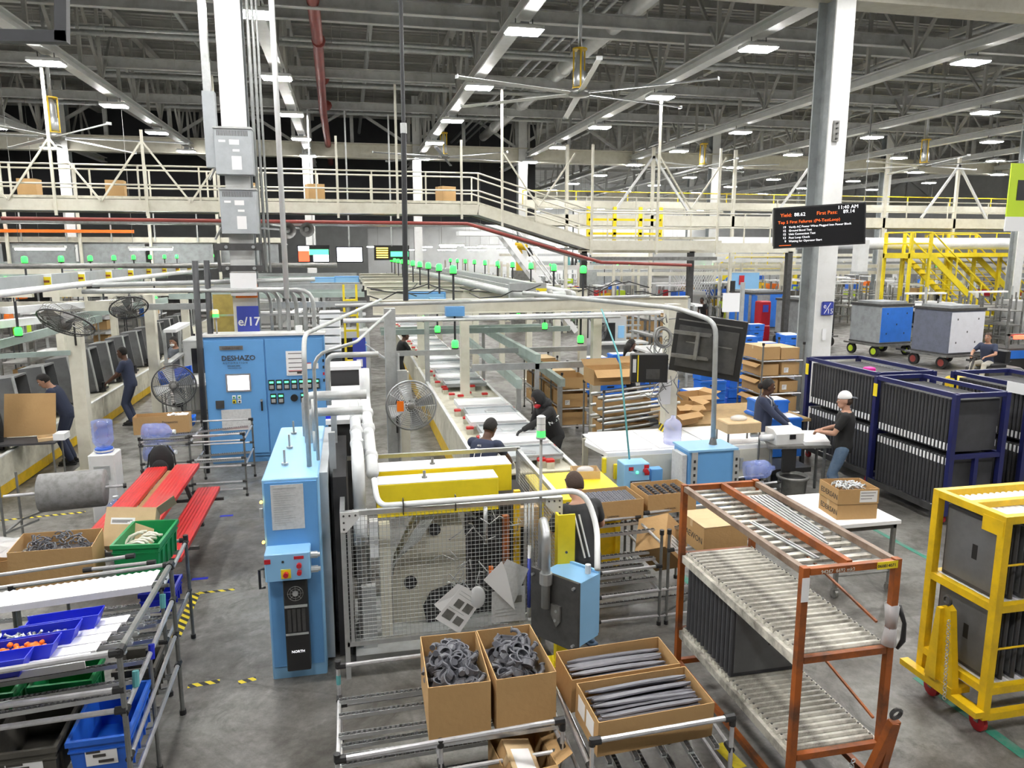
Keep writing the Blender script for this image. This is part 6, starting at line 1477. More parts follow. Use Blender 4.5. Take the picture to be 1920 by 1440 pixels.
for k, x in enumerate((-8.9, -6.6, -2.9, -.9, 3.2)):
    carton('cardboard_box', ORD[k] + ' carton along the catwalk conveyor, counted from the lattice frames', .5, .45, .45, (x, 24.75, 5.4), (0, 0, .1 * k), top='closed', group='cartons on the catwalk')
t = thing('catwalk', 'second elevated walkway with yellow railing in the middle of the hall', 'catwalk', (24, 34, 5.0))
pts = [(8.5, 5.3), (60, 5.3)]
for y in (34.0, 35.6): build(MB().box(8.5, 60, y - .05, y + .05, 5.0, 5.5), 'edge_beam', 'cream_paint', t)
build(MB().box(8.5, 60, 34, 35.6, 5.2, 5.25), 'deck', 'galvanized', t); build(MB().box(8.5, 60, 36.4, 36.6, 5.9, 6.3), 'upper_beam', 'cream_paint', t); rail_run(t, [(8.5, 6.2), (60, 6.2)], .55, 36.5, 'yellow_bright', 2.6, two=False)
rail_run(t, pts, 1.0, 34.0, 'cream_paint', 2.4)
for k in range(12):
    x = 10 + 4.2 * k
    build(MB().box(x - .07, x + .07, 33.95, 34.09, 0, 8.6), 'support_post', 'cream_paint', t)
    if k % 2: build(MB().bar((x, 34, 8.2), (x + 2.0, 34, 5.5), .1, .1), 'brace', 'white_paint', t); build(MB().bar((x, 34, 8.2), (x - 2.0, 34, 5.5), .1, .1), 'brace', 'white_paint', t)
t = thing('catwalk', 'lower cream platform edge with gate rails at the ramp foot', 'platform', (10, 26, 3.6))
build(MB().box(8.0, 16.5, 25.6, 25.72, 3.75, 4.1), 'edge_beam', 'cream_paint', t); build(MB().box(8.0, 16.5, 25.7, 28, 3.85, 3.95), 'deck', 'steel_mid', t); rail_run(t, [(8.0, 4.1), (16.5, 4.1)], 1.05, 25.66, 'cream_paint', 1.0)
for x in (8.6, 9.6, 10.6, 11.4): build(MB().box(x - .06, x + .06, 26.4, 26.5, 4.0, 5.4), 'yellow_post', 'yellow_bright', t)
for z in (4.4, 4.9): build(MB().box(8.6, 11.4, 26.4, 26.48, z, z + .08), 'yellow_bar', 'yellow_bright', t)
for x in (8.2, 12.3, 16.3): build(MB().box(x - .1, x + .1, 25.6, 25.8, 0, 3.8), 'support_post', 'steel_dark', t)
build(MB().cyl((15.5, 32, 4.18), (58, 32, 4.22), .28, 12), 'air_duct', 'pvc_white', smooth=True, label='long white horizontal duct behind the status screen column', cat='duct')
# left upper mezzanine clutter: grey mesh screens and orange rail
t = thing('mezzanine', 'grey mezzanine deck with screens behind the boxed column', 'mezzanine', (-12, 33, 3.5))
build(MB().box(-26, -2.6, 32, 32.2, 4.15, 4.35), 'edge_beam', 'cream_paint', t); build(MB().box(-26, -2.6, 32.2, 36, 4.1, 4.15), 'deck', 'steel_mid', t)
for k in range(9): build(MB().box(-25 + 2.5 * k, -22.7 + 2.5 * k, 32.05, 32.1, 3.35, 4.1), 'grey_screen', 'tarp_grey', t); build(MB().box(-25 + 2.5 * k, -24.9 + 2.5 * k, 31.9, 32.0, 0, 7.0), 'post', 'cream_paint', t)
build(MB().box(-26, -8, 31.8, 31.9, 4.5, 4.62), 'orange_rail', 'orange_bright', t); rail_run(t, [(-26, 4.3), (-2.6, 4.3)], 1.1, 31.95, 'conduit_grey', 1.5)
# far screens
for lb, x0, x1, z0, z1, y, kind in (('far hanging screen showing red, green and white fields', -1.80, -.68, 3.42, 4.0, 30, 'rgb'), ('far hanging screen showing a blank white page', -.36, .58, 3.42, 3.95, 30, 'w'), ('far hanging dark board with green glow beyond the white screen', 1.1, 2.4, 3.5, 4.0, 30.4, 'g')):
    t = thing('wall_monitor', lb, 'screen', ((x0 + x1) / 2, y, z0)); build(MB().box(x0 - .04, x1 + .04, y, y + .1, z0 - .04, z1 + .04), 'casing', 'black_plastic', t); build(MB().box((x0 + x1) / 2 - .03, (x0 + x1) / 2 + .03, y, y + .06, z1, 9), 'hanger', 'conduit_grey', t)
    if kind == 'w': build(MB().box(x0, x1, y - .01, y, z0, z1), 'display', 'screen_white', t)
    elif kind == 'rgb':
        build(MB().box(x0, x0 + .4, y - .01, y, z0 + .4, z1), 'display_field', 'screen_white', t); build(MB().box(x0, x0 + .4, y - .01, y, z0, z0 + .4), 'display_field', 'screen_red', t); build(MB().box(x0 + .4, x1, y - .01, y, z0 + .25, z1 - .12), 'display_field', 'screen_green', t); build(MB().box(x0 + .55, x1, y - .01, y, z0, z0 + .25), 'display_field', 'screen_white', t)
    else:
        for k in range(5): build(MB().box(x0 + .05, x0 + .5, y - .01, y, z0 + .05 + .09 * k, z0 + .09 + .09 * k), 'text_bar', 'amber_lamp', t)
        build(MB().box(x0 + .6, x1, y - .01, y, z0 + .1, z0 + .3), 'green_bar', 'screen_green', t)
# ================================================================== PEOPLE
def ell(mb, c, R, rx, ry, rz, n=14, m=10):
    o = len(mb.v); mb.ball((0, 0, 0), rx, ry, rz, n, m)
    for i in range(o, len(mb.v)): mb.v[i] = R @ mb.v[i] + Vector(c)
def cap(mb, pts, rs, n=12):
    mb.path(pts, rs, n)
    for p, r in ((pts[0], rs[0]), (pts[-1], rs[-1])): mb.ball(p, r * .99, n=n, m=8)
    for p, r in zip(pts[1:-1], rs[1:-1]): mb.ball(p, r, n=n, m=8)
def frame3(d, up):
    d = Vector(d).normalized(); s = Vector(up).cross(d).normalized(); u = d.cross(s)
    return Matrix((d, s, u)).transposed()
def ik(a, b, l1, l2, pole):
    a = Vector(a); b = Vector(b); d = b - a; L = min(d.length, (l1 + l2) * .995); d.normalize(); b = a + d * L
    x = (l1 * l1 - l2 * l2 + L * L) / (2 * L); h = math.sqrt(max(0, l1 * l1 - x * x))
    p = Vector(pole); p = (p - d * p.dot(d)).normalized()
    return a + d * x + p * h, b
def remesh(o, v):
    m = o.modifiers.new('surface', 'REMESH'); m.mode = 'VOXEL'; m.voxel_size = v; m.use_smooth_shade = True
    s = o.modifiers.new('soften', 'SMOOTH'); s.factor = .5; s.iterations = 4
def human(label, loc, face, lean=0.0, hands=None, head=(0, 0), skin='skin_tan', shirt='cloth_navy', pants='cloth_charcoal', shoe='cloth_black', hair='hair_black', hairlen=0, sleeve='short', size=1.0, legs=((.0, .10), (.0, -.10)), sit=None, vox=.011, hat=None, apron=None, mask=None, gloves=None, twist=0.0, beard=False):
    t = thing('person', label, 'person', loc, local=True); t.rotation_euler = (0, 0, face); t.scale = (size,) * 3
    hipz = .94 if sit is None else sit
    P = Vector((0, 0, hipz)); sd = Vector((math.sin(lean), 0, math.cos(lean))); up = sd; fw = Vector((math.cos(lean), 0, -math.sin(lean))); lf = Vector((0, 1, 0))
    TR = Matrix((fw, lf, up)).transposed()
    rings = [(-.10, .145, .105), (-.02, .165, .12), (.10, .150, .108), (.22, .155, .115), (.36, .178, .125), (.45, .175, .11), (.50, .12, .085), (.53, .065, .06)]
    def torso(k, lo=0, hi=None, flare=0.0):
        mb = MB(); vs = []; n = 18; rr = rings[lo:hi]
        for (h, w, d) in rr:
            c = P + sd * h
            for i in range(n):
                a = 2 * PI * i / n; vs.append(c + lf * ((w + k) * math.cos(a)) + fw * ((d + k) * math.sin(a) * (1.06 if math.sin(a) > 0 else 1)))
        m = len(rr); fs = [(j * n + i, j * n + (i + 1) % n, (j + 1) * n + (i + 1) % n, (j + 1) * n + i) for j in range(m - 1) for i in range(n)]
        fs += [tuple(range(n - 1, -1, -1)), tuple(range((m - 1) * n, m * n))]
        return mb.add(vs, fs)
    neck = P + sd * .52
    sh = [P + sd * .455 + lf * s * .185 for s in (1, -1)]
    if hands is None: hands = [(.12, .30, .80), (.12, -.30, .80)]
    arms = []
    for s, S, hnd in ((1, sh[0], hands[0]), (-1, sh[1], hands[1])):
        e, w = ik(S, hnd, .285, .255, (-.5, s * .9, -.5)); arms.append((S, e, w, s))
    # legs
    lg = []
    for s, (dx, dy) in ((1, legs[0]), (-1, legs[1])):
        hp = P + Vector((0, s * .085, -.05))
        if sit is None: ank = Vector((dx, dy, .09)); kn, ank = ik(hp, ank, .43, .415, (1, s * .1, 0))
        else: kn = hp + Vector((.42, s * .06, .02)); ank = kn + Vector((.10, 0, -.40))
        lg.append((hp, kn, ank))
    b = torso(-.012)
    hd_dir = Matrix.Rotation(head[0], 3, 'Z') @ Matrix.Rotation(head[1] + lean * .6, 3, 'Y')
    hc = neck + sd * .03 + hd_dir @ Vector((.025, 0, .115))
    cap(b, [neck - sd * .03, neck + (hc - neck) * .6], [.058, .055])
    ell(b, hc + hd_dir @ Vector((0, 0, .02)), hd_dir, .097, .077, .115, 18, 14)
    ell(b, hc + hd_dir @ Vector((.035, 0, -.055)), hd_dir, .062, .056, .065)
    ell(b, hc + hd_dir @ Vector((.10, 0, -.01)), hd_dir, .018, .013, .024, 8, 6)
    for s in (1, -1): ell(b, hc + hd_dir @ Vector((-.005, s * .078, 0)), hd_dir, .022, .010, .034, 8, 6)
    hm = MB()
    for (S, e, w, s) in arms:
        cap(b, [S, S.lerp(e, .5), e], [.050, .046, .038]); cap(b, [e, e.lerp(w, .35), w], [.038, .040, .026])
        d = (w - e).normalized(); nrm = Vector((0, 0, -1)); nrm = (nrm - d * nrm.dot(d)); nrm = nrm.normalized() if nrm.length > .1 else fw
        th = nrm.cross(d) * s; th = th if th.dot(lf) * -s > 0 else -th
        tgt = b if not gloves else hm
        ell(tgt, w + d * .048, Matrix((d, th, nrm)).transposed(), .055, .040, .017, 12, 8)
        for k, L in enumerate((.070, .078, .072, .056)):
            p = w + d * .085 + th * (.027 - .018 * k); dd = d.copy(); pts = [p - dd * .02, p]
            for q in range(3):
                dd = (dd + nrm * .42).normalized(); p = p + dd * L / 2.6; pts.append(p)
            cap(tgt, pts, [.010, .0098, .0092, .0085, .0075], 7)
        p = w + d * .025 + th * .032; dd = (d * .75 + th * .6 + nrm * .2).normalized(); cap(tgt, [p, p + dd * .035, p + (dd + d * .4).normalized() * .062], [.013, .0115, .009], 7)
    for hp, kn, ank in lg: cap(b, [hp, kn, ank], [.07, .05, .035])
    body = build(b, 'body', skin, t); remesh(body, vox)
    if gloves: g = build(hm, 'gloves', gloves, t); remesh(g, vox)
    # shirt
    c = torso(.012, 0 if sit is None else 0, 7)
    fr = .62 if sleeve == 'short' else 1.0
    for (S, e, w, s) in arms:
        if sleeve == 'short': cap(c, [S - lf * s * .03, S, S.lerp(e, fr)], [.07, .068, .060])
        else: cap(c, [S - lf * s * .03, S, e], [.07, .066, .056]); cap(c, [e, e.lerp(w, .95)], [.056, .044])
    so = build(c, 'shirt', shirt, t); remesh(so, vox * 1.3)
    # trousers
    c = MB(); vs = []
    for hp, kn, ank in lg: cap(c, [hp + Vector((0, 0, .02)), hp.lerp(kn, .5), kn, kn.lerp(ank, .5), ank.lerp(kn, .06)], [.098, .086, .070, .066, .060])
    ell(c, P + Vector((0, 0, -.02)), TR, .125, .172, .13)
    po = build(c, 'trousers', pants, t); remesh(po, vox * 1.3)
    for hp, kn, ank in lg:
        c = MB(); f = Vector((1, 0, 0)); ell(c, ank + Vector((.06, 0, -.045)), Matrix.Identity(3), .14, .05, .045); ell(c, ank + Vector((0, 0, -.02)), Matrix.Identity(3), .055, .048, .06)
        c.box(ank.x - .08, ank.x + .2, ank.y - .045, ank.y + .045, ank.z - .09, ank.z - .065); build(c, 'shoe', shoe, t, smooth=True)
    # head gear
    c = MB()
    if hat == 'cap':
        o = len(c.v); c.ball((0, 0, 0), .104, .086, .112, 16, 10)
        for i in range(o, len(c.v)):
            p = c.v[i]; p.z = max(p.z, -.005); c.v[i] = hd_dir @ (p + Vector((-.005, 0, .045))) + hc
        build(c, 'cap', 'white_clean', t, smooth=True)
        br = MB(); br.sheet(*[hd_dir @ Vector(q) + hc for q in ((-.09, -.07, .05), (-.09, .07, .05), (-.17, .05, .03), (-.17, -.05, .03))], .008); build(br, 'cap_brim', 'cloth_slate', t)
        bk = MB(); ell(bk, hc + hd_dir @ Vector((-.03, 0, .0)), hd_dir, .082, .081, .075); build(bk, 'hair', hair, t, smooth=True)
    elif hat == 'hood':
        ell(c, hc + hd_dir @ Vector((-.025, 0, .015)), hd_dir, .115, .108, .145); ell(c, neck + Vector((-.03, 0, .02)), TR, .12, .13, .09); hh = build(c, 'hood', shirt, t); remesh(hh, vox)
        rb = MB(); ell(rb, hc + hd_dir @ Vector((.06, 0, -.06)), hd_dir, .062, .06, .055); build(rb, 'face_scarf', 'red_paint', t, smooth=True)
    else:
        o = len(c.v); c.ball((0, 0, 0), .106, .087, .122, 16, 12)
        for i in range(o, len(c.v)):
            p = c.v[i]
            if p.x > .03: p.z = max(p.z, .045 + p.x * .25)
            else: p.z = max(p.z, -.065)
            c.v[i] = hd_dir @ (p + Vector((-.008, 0, .026))) + hc
        if hairlen > 0: cap(c, [hc + hd_dir @ Vector((-.05, 0, .02)), hc + hd_dir @ Vector((-.10, 0, -.12)), hc + hd_dir @ Vector((-.11, 0, -.12 - hairlen))], [.085, .075, .05])
        elif hairlen < 0: ell(c, hc + hd_dir @ Vector((-.12, 0, .0)), hd_dir, .05, .05, .055)
        build(c, 'hair', hair, t, smooth=True)
    for s in (1, -1):
        e = MB(); ell(e, hc + hd_dir @ Vector((.083, s * .032, .018)), hd_dir, .012, .014, .009, 8, 6); ey = build(e, 'eye', 'white_clean', t, smooth=True)
        e = MB(); ell(e, hc + hd_dir @ Vector((.092, s * .032, .018)), hd_dir, .006, .006, .006, 6, 5); build(e, 'iris', 'black_plastic', ey, smooth=True)
        if hat != 'hood':
            e = MB(); ell(e, hc + hd_dir @ Vector((.088, s * .033, .042)), hd_dir, .008, .02, .005, 8, 5); build(e, 'eyebrow', hair, t, smooth=True)
    e = MB(); ell(e, hc + hd_dir @ Vector((.090, 0, -.062)), hd_dir, .012, .026, .008, 8, 6); build(e, 'mouth', 'red_pipe' if skin in ('skin_light', 'skin_tan') else 'skin_dark', t, smooth=True)
    if mask: e = MB(); ell(e, hc + hd_dir @ Vector((.06, 0, -.045)), hd_dir, .055, .062, .05); build(e, 'face_mask', mask, t, smooth=True)
    if beard: e = MB(); ell(e, hc + hd_dir @ Vector((.045, 0, -.08)), hd_dir, .062, .058, .045); build(e, 'beard', hair, t, smooth=True)
    if apron:
        a = MB(); vs = []; n = 9
        for h, w in ((.38, .10), (.25, .16), (.05, .175), (-.12, .18), (-.38, .17)):
            for i in range(n):
                an = -PI / 2 * .8 + PI * .8 * i / (n - 1); vs.append(P + sd * h + lf * (w * math.sin(an)) + fw * (.155 * math.cos(an) + .01))
        a.add(vs, [(j * n + i, j * n + i + 1, (j + 1) * n + i + 1, (j + 1) * n + i) for j in range(4) for i in range(n - 1)]); ap = build(a, 'apron', apron, t, smooth=True); ap.modifiers.new('thick', 'SOLIDIFY').thickness = .008
        for s in (1, -1): build(MB().path([P + sd * .38 + lf * s * .09 + fw * .14, P + sd * .47 + lf * s * .075 + fw * .12, P + sd * .53 + lf * s * .06 + fw * .02], .009, 6), 'apron_strap', 'white_clean', ap, smooth=True)
    t['_sd'] = 0; del t['_sd']
    ROOTM[t] = Matrix.Identity(4)
    return t, P, sd, fw, lf
D = math.radians
# worker behind the fence, seen from the back
t, P, sd, fw, lf = human('worker in black short sleeved shirt standing behind the yellow guard post', (2.08, 6.34, 0), D(108), .22, [(.40, .20, 1.0), (.38, -.24, 1.02)], head=(-.2, .35), skin='skin_light', shirt='cloth_charcoal', pants='cloth_black', shoe='cloth_jeans', hair='hair_brown', vox=.0085, legs=((-.02, .11), (.06, -.12)))
for k, ch in enumerate('LOCAL'): 
    q = P + sd * (.40 - .048 * k) - fw * .148 - lf * .04
    text(t, ch, .05, q, Matrix((-lf, sd, -fw)).transposed() @ Matrix.Rotation(-PI / 2, 3, 'Z'), 'magenta', ext=.004)
for s in (.0, .05): build(MB().bar(P + sd * .42 - fw * .137 + lf * (.10 + s), P + sd * .02 - fw * .138 + lf * (.04 + s), .014, .012), 'back_stripe', 'white_clean', t)
# two workers at the tray line
t, P, sd, fw, lf = human('worker in navy shirt with a white phone print bending over the tray line end', (1.52, 8.95, 0), D(52), .42, [(.60, .10, 1.02), (.62, -.16, 1.02)], head=(-.1, .3), skin='skin_dark', shirt='cloth_navy', pants='cloth_charcoal', hair='hair_black', gloves='cloth_white', vox=.0085)
bk = lambda u, v: P + sd * v - fw * .150 + lf * u
b = MB()
for p, q in (((-.045, .36), (.045, .36)), ((-.045, .20), (.045, .20)), ((-.045, .20), (-.045, .36)), ((.045, .20), (.045, .36))): b.bar(bk(*p), bk(*q), .008, .008)
b.bar(bk(-.02, .225), bk(.02, .225), .008, .008); build(b, 'phone_print', 'white_clean', t)
R = Matrix((-lf, sd, -fw)).transposed()
text(t, 'AFS', .035, bk(.03, .39), R, 'white_clean', ext=.004)
for k, s in enumerate(('Powering up', 'economic', 'tomorrow')): text(t, s, .028, bk(.06, .165 - .03 * k), R, 'white_clean', ext=.004)
t, P, sd, fw, lf = human('worker in black hooded sweatshirt leaning over the trays from the walkway side', (3.12, 11.1, 0), D(195), .45, [(.80, .22, 1.06), (.45, -.05, .98)], head=(.2, .35), skin='skin_dark', shirt='cloth_black', pants='cloth_black', sleeve='long', hat='hood', gloves='cloth_black', vox=.0085)
text(t, 'NEST', .09, P + sd * .24 + lf * .155 + fw * .10, Matrix((-fw, sd, lf)).transposed(), 'white_clean', ext=.012)
# woman with tray of papers
human('woman in white shirt with long black hair reading at the blue totes', (6.45, 16.6, 0), D(5), .05, [(.38, .12, 1.15), (.38, -.12, 1.18)], head=(0, .15), skin='skin_dark', shirt='cloth_white', pants='cloth_black', hairlen=.16)
build(MB().sheet((6.78, 16.45, 1.15), (6.80, 16.68, 1.15), (6.92, 16.68, 1.42), (6.90, 16.45, 1.42), .004), 'paper_sheet', 'paper_white', label='white sheet held by the woman with long black hair', cat='paper')
# apron woman and cap man
human('woman in navy shirt and apron with white straps behind the weighing table', (6.55, 10.85, 0), D(-42), .10, [(.40, .18, 1.02), (.46, -.10, 1.0)], head=(.35, .05), skin='skin_dark', shirt='cloth_navy', apron='cloth_navy', hairlen=-1, gloves='cloth_white', sleeve='long', vox=.0085)
human('man in backward white cap, black shirt and jeans by the navy racks', (7.12, 9.48, 0), D(140), .0, [(.32, .10, 1.12), (.32, -.10, 1.12)], head=(.25, .1), skin='skin_light', shirt='cloth_black', pants='cloth_jeans', hair='hair_brown', hat='cap', vox=.0085)
# left assembly line
human('worker in navy shirt bending into the tubs behind the cardboard sheet', (-4.98, 14.45, 0), D(185), .42, [(.52, .15, .95), (.55, -.12, 1.0)], head=(0, .35), skin='skin_light', shirt='cloth_navy', pants='cloth_navy', hair='hair_black', vox=.0085)
human('worker in dark clothes standing behind the second cream post', (-4.75, 17.6, 0), D(178), .15, [(.40, .15, 1.0), (.40, -.15, 1.0)], skin='skin_dark', shirt='cloth_navy', pants='cloth_navy')
human('worker in grey shirt and white face mask by the second cream post', (-4.15, 19.6, 0), D(230), .1, [(.12, .22, 1.25), (.32, -.1, 1.0)], head=(0, .15), skin='skin_tan', shirt='cloth_slate', pants='cloth_slate', mask='mask_white', beard=False)
human('worker bending in dark clothes beyond the stacked white trays', (-.55, 19.5, 0), D(190), .55, [(.55, .15, .95), (.55, -.12, .95)], skin='skin_light', shirt='cloth_navy', pants='cloth_black')
human('dark haired worker at the far end of the tray line', (1.25, 20.0, 0), D(10), .3, [(.5, .15, 1.0), (.5, -.12, 1.0)], skin='skin_dark', shirt='cloth_black', pants='cloth_black', vox=.014)
# driver and far workers
human('driver in navy shirt and khaki trousers seated on the yellow tugger', (16.95, 16.95, .30), D(200), .05, [(.42, .2, .72), (.42, -.2, .72)], sit=.52, skin='skin_tan', shirt='cloth_navy', pants='cloth_khaki', hair='hair_brown', vox=.013)
human('worker in black standing beside the amber flashing light', (20.6, 18.6, 0), D(175), .1, skin='skin_dark', shirt='cloth_black', pants='cloth_black', vox=.014)
human('far worker in dark blue behind the lime bins', (14.9, 31.5, 0), D(250), .2, skin='skin_dark', shirt='cloth_navy', pants='cloth_black', vox=.016)
human('far worker in black next to the one in dark blue', (16.1, 32.0, 0), D(200), .25, skin='skin_dark', shirt='cloth_black', pants='cloth_black', vox=.016)
# ================================================================== CONTROL TABLE ROW BEHIND THE FENCE WORKER
t = thing('transfer_table', 'long white topped transfer table with control box in the middle of the floor', 'conveyor', (5.0, 10.5, 0))
build(MB().prism([(3.50, 10.75), (3.62, 10.05), (6.3, 10.05), (6.75, 11.35), (3.75, 11.35)], 'z', .80, .86), 'table_top', 'white_clean', t)
for a, b in ((3.5, 4.35), (4.37, 5.2), (5.22, 6.2)): build(MB().box(a + .1, b, 10.12, 11.2, .86, .875), 'belt_sheet', 'slat_white', t)
build(MB().box(3.55, 6.3, 10.04, 10.10, .35, .80), 'side_panel', 'cream_paint', t)
for x in (3.65, 4.6, 5.6, 6.25): build(MB().box(x - .04, x + .04, 10.1, 10.18, 0, .8), 'leg', 'cream_paint', t); build(MB().box(x - .04, x + .04, 11.15, 11.23, 0, .8), 'leg', 'cream_paint', t)
for x in (3.56, 3.74): build(MB().bbox(x - .03, x + .03, 9.98, 10.04, .58 - .1 * (x > 3.6), .80 - .1 * (x > 3.6), .01), 'yellow_sensor', 'yellow_bright', t)
for k in range(9): build(MB().box(3.85 + .27 * k, 3.9 + .27 * k, 10.0, 10.04, .45 + .05 * (k % 3), .62 + .05 * (k % 2)), 'bracket', 'conduit_grey', t)
t = thing('control_box', 'light blue control box with red buttons and a lit lamp on a short stand', 'electrical box', (3.95, 9.7, 0))
c = PY(1187, 885, 9.7)
build(MB().bbox(c.x - .19, c.x + .19, 9.55, 9.85, .42, .82, .01), 'body', 'cabinet_blue_light', t); build(MB().box(c.x - .05, c.x + .05, 9.7, 9.8, 0, .42), 'stand', 'conduit_grey', t); build(MB().box(c.x - .2, c.x + .2, 9.5, 9.9, 0, .02), 'foot', 'conduit_grey', t)
build(MB().ball((c.x + .0, 9.54, .70), .022, n=8), 'lit_lamp', 'screen_green', t); build(MB().cyl((c.x + .12, 9.55, .72), (c.x + .12, 9.5, .72), .035, 10), 'red_button', 'red_paint', t)
for dx, z in ((-.09, .76), (.14, .78), (.15, .68)): build(MB().box(c.x + dx - .035, c.x + dx + .035, 9.545, 9.55, z - .03, z + .02), 'red_label', 'red_paint', t)
build(MB().box(c.x - .10, c.x + .20, 9.52, 9.545, .34, .58), 'notice_frame', 'panel_dark', t); build(MB().box(c.x - .085, c.x + .185, 9.515, 9.52, .355, .565), 'notice_sheet', 'paper_white', t)
build(MB().bbox(c.x + .28, c.x + .46, 9.7, 9.85, .48, .68, .01), 'small_box', 'cabinet_blue', t); build(MB().bar((c.x + .37, 9.8, 0), (c.x + .37, 9.8, .5), .04), 'small_stand', 'conduit_grey', t)
build(MB().bend([(c.x - .02, 9.8, .82), (c.x + .02, 10.4, 2.2), (c.x + .1, 11.5, 2.85)], .014, .2, 6), 'hose', 'teal_hose', t, smooth=True)
# blue cabinet with slotted sides
t = thing('slotted_cabinet', 'light blue box cabinet with grey slotted corner posts and a pole on top', 'cabinet', (4.95, 9.55, 0))
build(MB().box(4.58, 5.30, 9.35, 9.85, .12, 1.0), 'body', 'cabinet_blue', t); build(MB().box(4.56, 5.32, 9.33, 9.87, 1.0, 1.03), 'top_cover', 'cabinet_blue_light', t)
for x in (4.66, 5.30):
    a = build(MB().box(x - .05, x + .04, 9.33, 9.36, 0, 1.0), 'corner_post', 'conduit_grey', t)
    for k in range(8): build(MB().box(x - .02, x + .01, 9.325, 9.33, .15 + .1 * k, .19 + .1 * k), 'slot', 'black_plastic', a)
build(MB().bend([(5.06, 9.6, 1.03), (5.02, 9.6, 2.80), (4.70, 10.2, 2.95), (2.9, 12.4, 3.08)], .036, .2, 10), 'bent_pole', 'conduit_grey', t, smooth=True); build(MB().cyl((5.06, 9.6, 1.03), (5.06, 9.6, 1.13), .06, 10, .04), 'pole_flange', 'steel_mid', t)
build(MB().box(4.50, 4.57, 9.4, 9.75, .45, .95), 'notice_holder', 'paper_grey', t)
# flat TV seen from behind on an arm
t = thing('wall_tv', 'large black flat screen seen from behind on a steel arm', 'TV', (5.03, 9.85, 2.42), local=True); t.rotation_euler = (0, math.radians(6), math.radians(-40)); w, h = 1.02, .86
build(MB().bbox(-w / 2, w / 2, -.02, .05, -h / 2, h / 2, .01), 'rear_shell', 'black_plastic', t); build(MB().box(-w / 2 + .02, w / 2 - .02, .05, .056, -h / 2 + .02, h / 2 - .02), 'glass', 'screen_black', t)
build(MB().box(-w * .42, w * .42, -.045, -.02, -h * .4, h * .30), 'rear_cover', 'steel_dark', t); build(MB().box(-w * .3, w * .35, -.052, -.045, .02, .035).box(-w * .45, w * .45, -.028, -.02, h * .38, h * .4), 'vent', 'steel_mid', t)
for z in (.17, -.17): build(MB().bar((-.45, -.22, z), (.05, -.06, z), .05, .05), 'mount_arm', 'steel_mid', t)
build(MB().bar((-.12, -.14, -.2), (-.12, -.14, .2), .05, .05), 'mount_plate', 'steel_mid', t); build(MB().box(-.1, .12, -.09, -.045, -.16, .16), 'mount_bracket', 'steel_dark', t)
# industrial display with yellow stripe
t = thing('operator_display', 'black boxy operator display with a yellow edge stripe on the striped post', 'screen', (4.35, 10.35, 1.85), local=True); t.rotation_euler = (0, 0, -.25)
build(MB().bbox(-.27, .27, -.10, .10, 0, .42, .015), 'casing', 'black_plastic', t); build(MB().box(-.18, -.165, -.104, -.10, .01, .41), 'yellow_stripe', 'yellow_bright', t); build(MB().box(-.25, -.20, -.104, -.10, .15, .35), 'label', 'paper_grey', t); build(MB().box(-.05, .15, -.104, -.10, .05, .2), 'vent', 'steel_dark', t); build(MB().bar((.27, .05, .2), (.62, .5, .2), .05, .05), 'mount_arm', 'galvanized', t)
r = random.Random(14); b = MB()
for k in range(16):
    p = Vector((4.85 + r.uniform(-.1, .2), 10.9, r.uniform(1.7, 2.8))); pts = [p]
    for j in range(5): p = p + Vector((r.uniform(-.18, .16), r.uniform(-.06, .02), r.uniform(-.2, .12))); pts.append(p)
    b.path(pts, .009, 4)
b.ring((4.78, 10.85, 2.45), (.2, -1, .3), .16, .02, 20, 6); b.ring((4.78, 10.83, 2.45), (.2, -1, .2), .13, .02, 20, 6)
build(b, 'cable_tangle', 'steel_mid', smooth=True, label='tangle of grey cables tied around the striped post', cat='cable', kind='stuff')
build(MB().box(4.80, 5.0, 10.97, 10.985, 1.35, 1.75), 'paper_notice', 'paper_white', label='white paper notice taped on the striped post', cat='paper')
# weighing table
t = thing('weighing_table', 'white topped table with scale between the apron woman and the capped man', 'table', (6.6, 10.0, 0))
build(MB().prism([(6.05, 9.75), (7.0, 9.60), (7.35, 10.35), (6.4, 10.55)], 'z', .86, .90), 'table_top', 'steel_mid', t); build(MB().prism([(6.62, 9.70), (7.0, 9.64), (7.33, 10.33), (6.85, 10.42)], 'z', .90, .95), 'white_stack', 'white_clean', t)
for x, y in ((6.12, 9.8), (6.95, 9.68), (7.25, 10.3), (6.45, 10.45)): build(MB().cyl((x, y, 0), (x, y, .86), .022, 8), 'leg', 'rack_tube', t)
s = thing('bench_scale', 'boxy pale grey weighing machine on the white topped table', 'scale', (6.4, 9.95, .9)); build(MB().prism([(9.80, .90), (10.12, .90), (10.12, 1.12), (9.90, 1.12), (9.80, 1.06)], 'x', 6.20, 6.66), 'housing', 'white_paint', s); build(MB().box(6.42, 6.52, 9.79, 9.80, .98, 1.05), 'display', 'screen_black', s); build(MB().cyl((6.0, 9.9, 1.0), (6.22, 9.9, 1.0), .05, 10), 'roll_holder', 'pvc_white', s, smooth=True); build(MB().cyl((5.95, 10.1, 1.0), (6.2, 10.1, 1.0), .035, 10), 'roll_holder', 'pvc_white', s, smooth=True)
s = thing('parts_tray', 'torn cardboard tray with a tape gun on a tube stand by the scale', 'box', (5.75, 10.2, 1.05)); c = PY(1385, 790, 10.2)
build(MB().bbox(c.x - .28, c.x + .28, 10.0, 10.4, 1.06, 1.22, .02), 'tray', 'cardboard_light', s); build(MB().ball((c.x + .0, 10.2, 1.25), .14, .1, .05, 10, 6), 'wrapped_part', 'clear_bag', s, smooth=True)
for x, y in ((c.x - .26, 10.02), (c.x + .26, 10.02), (c.x - .26, 10.38), (c.x + .26, 10.38)): build(MB().cyl((x, y, 0), (x, y, 1.06), .015, 8), 'stand_leg', 'rack_tube', s)
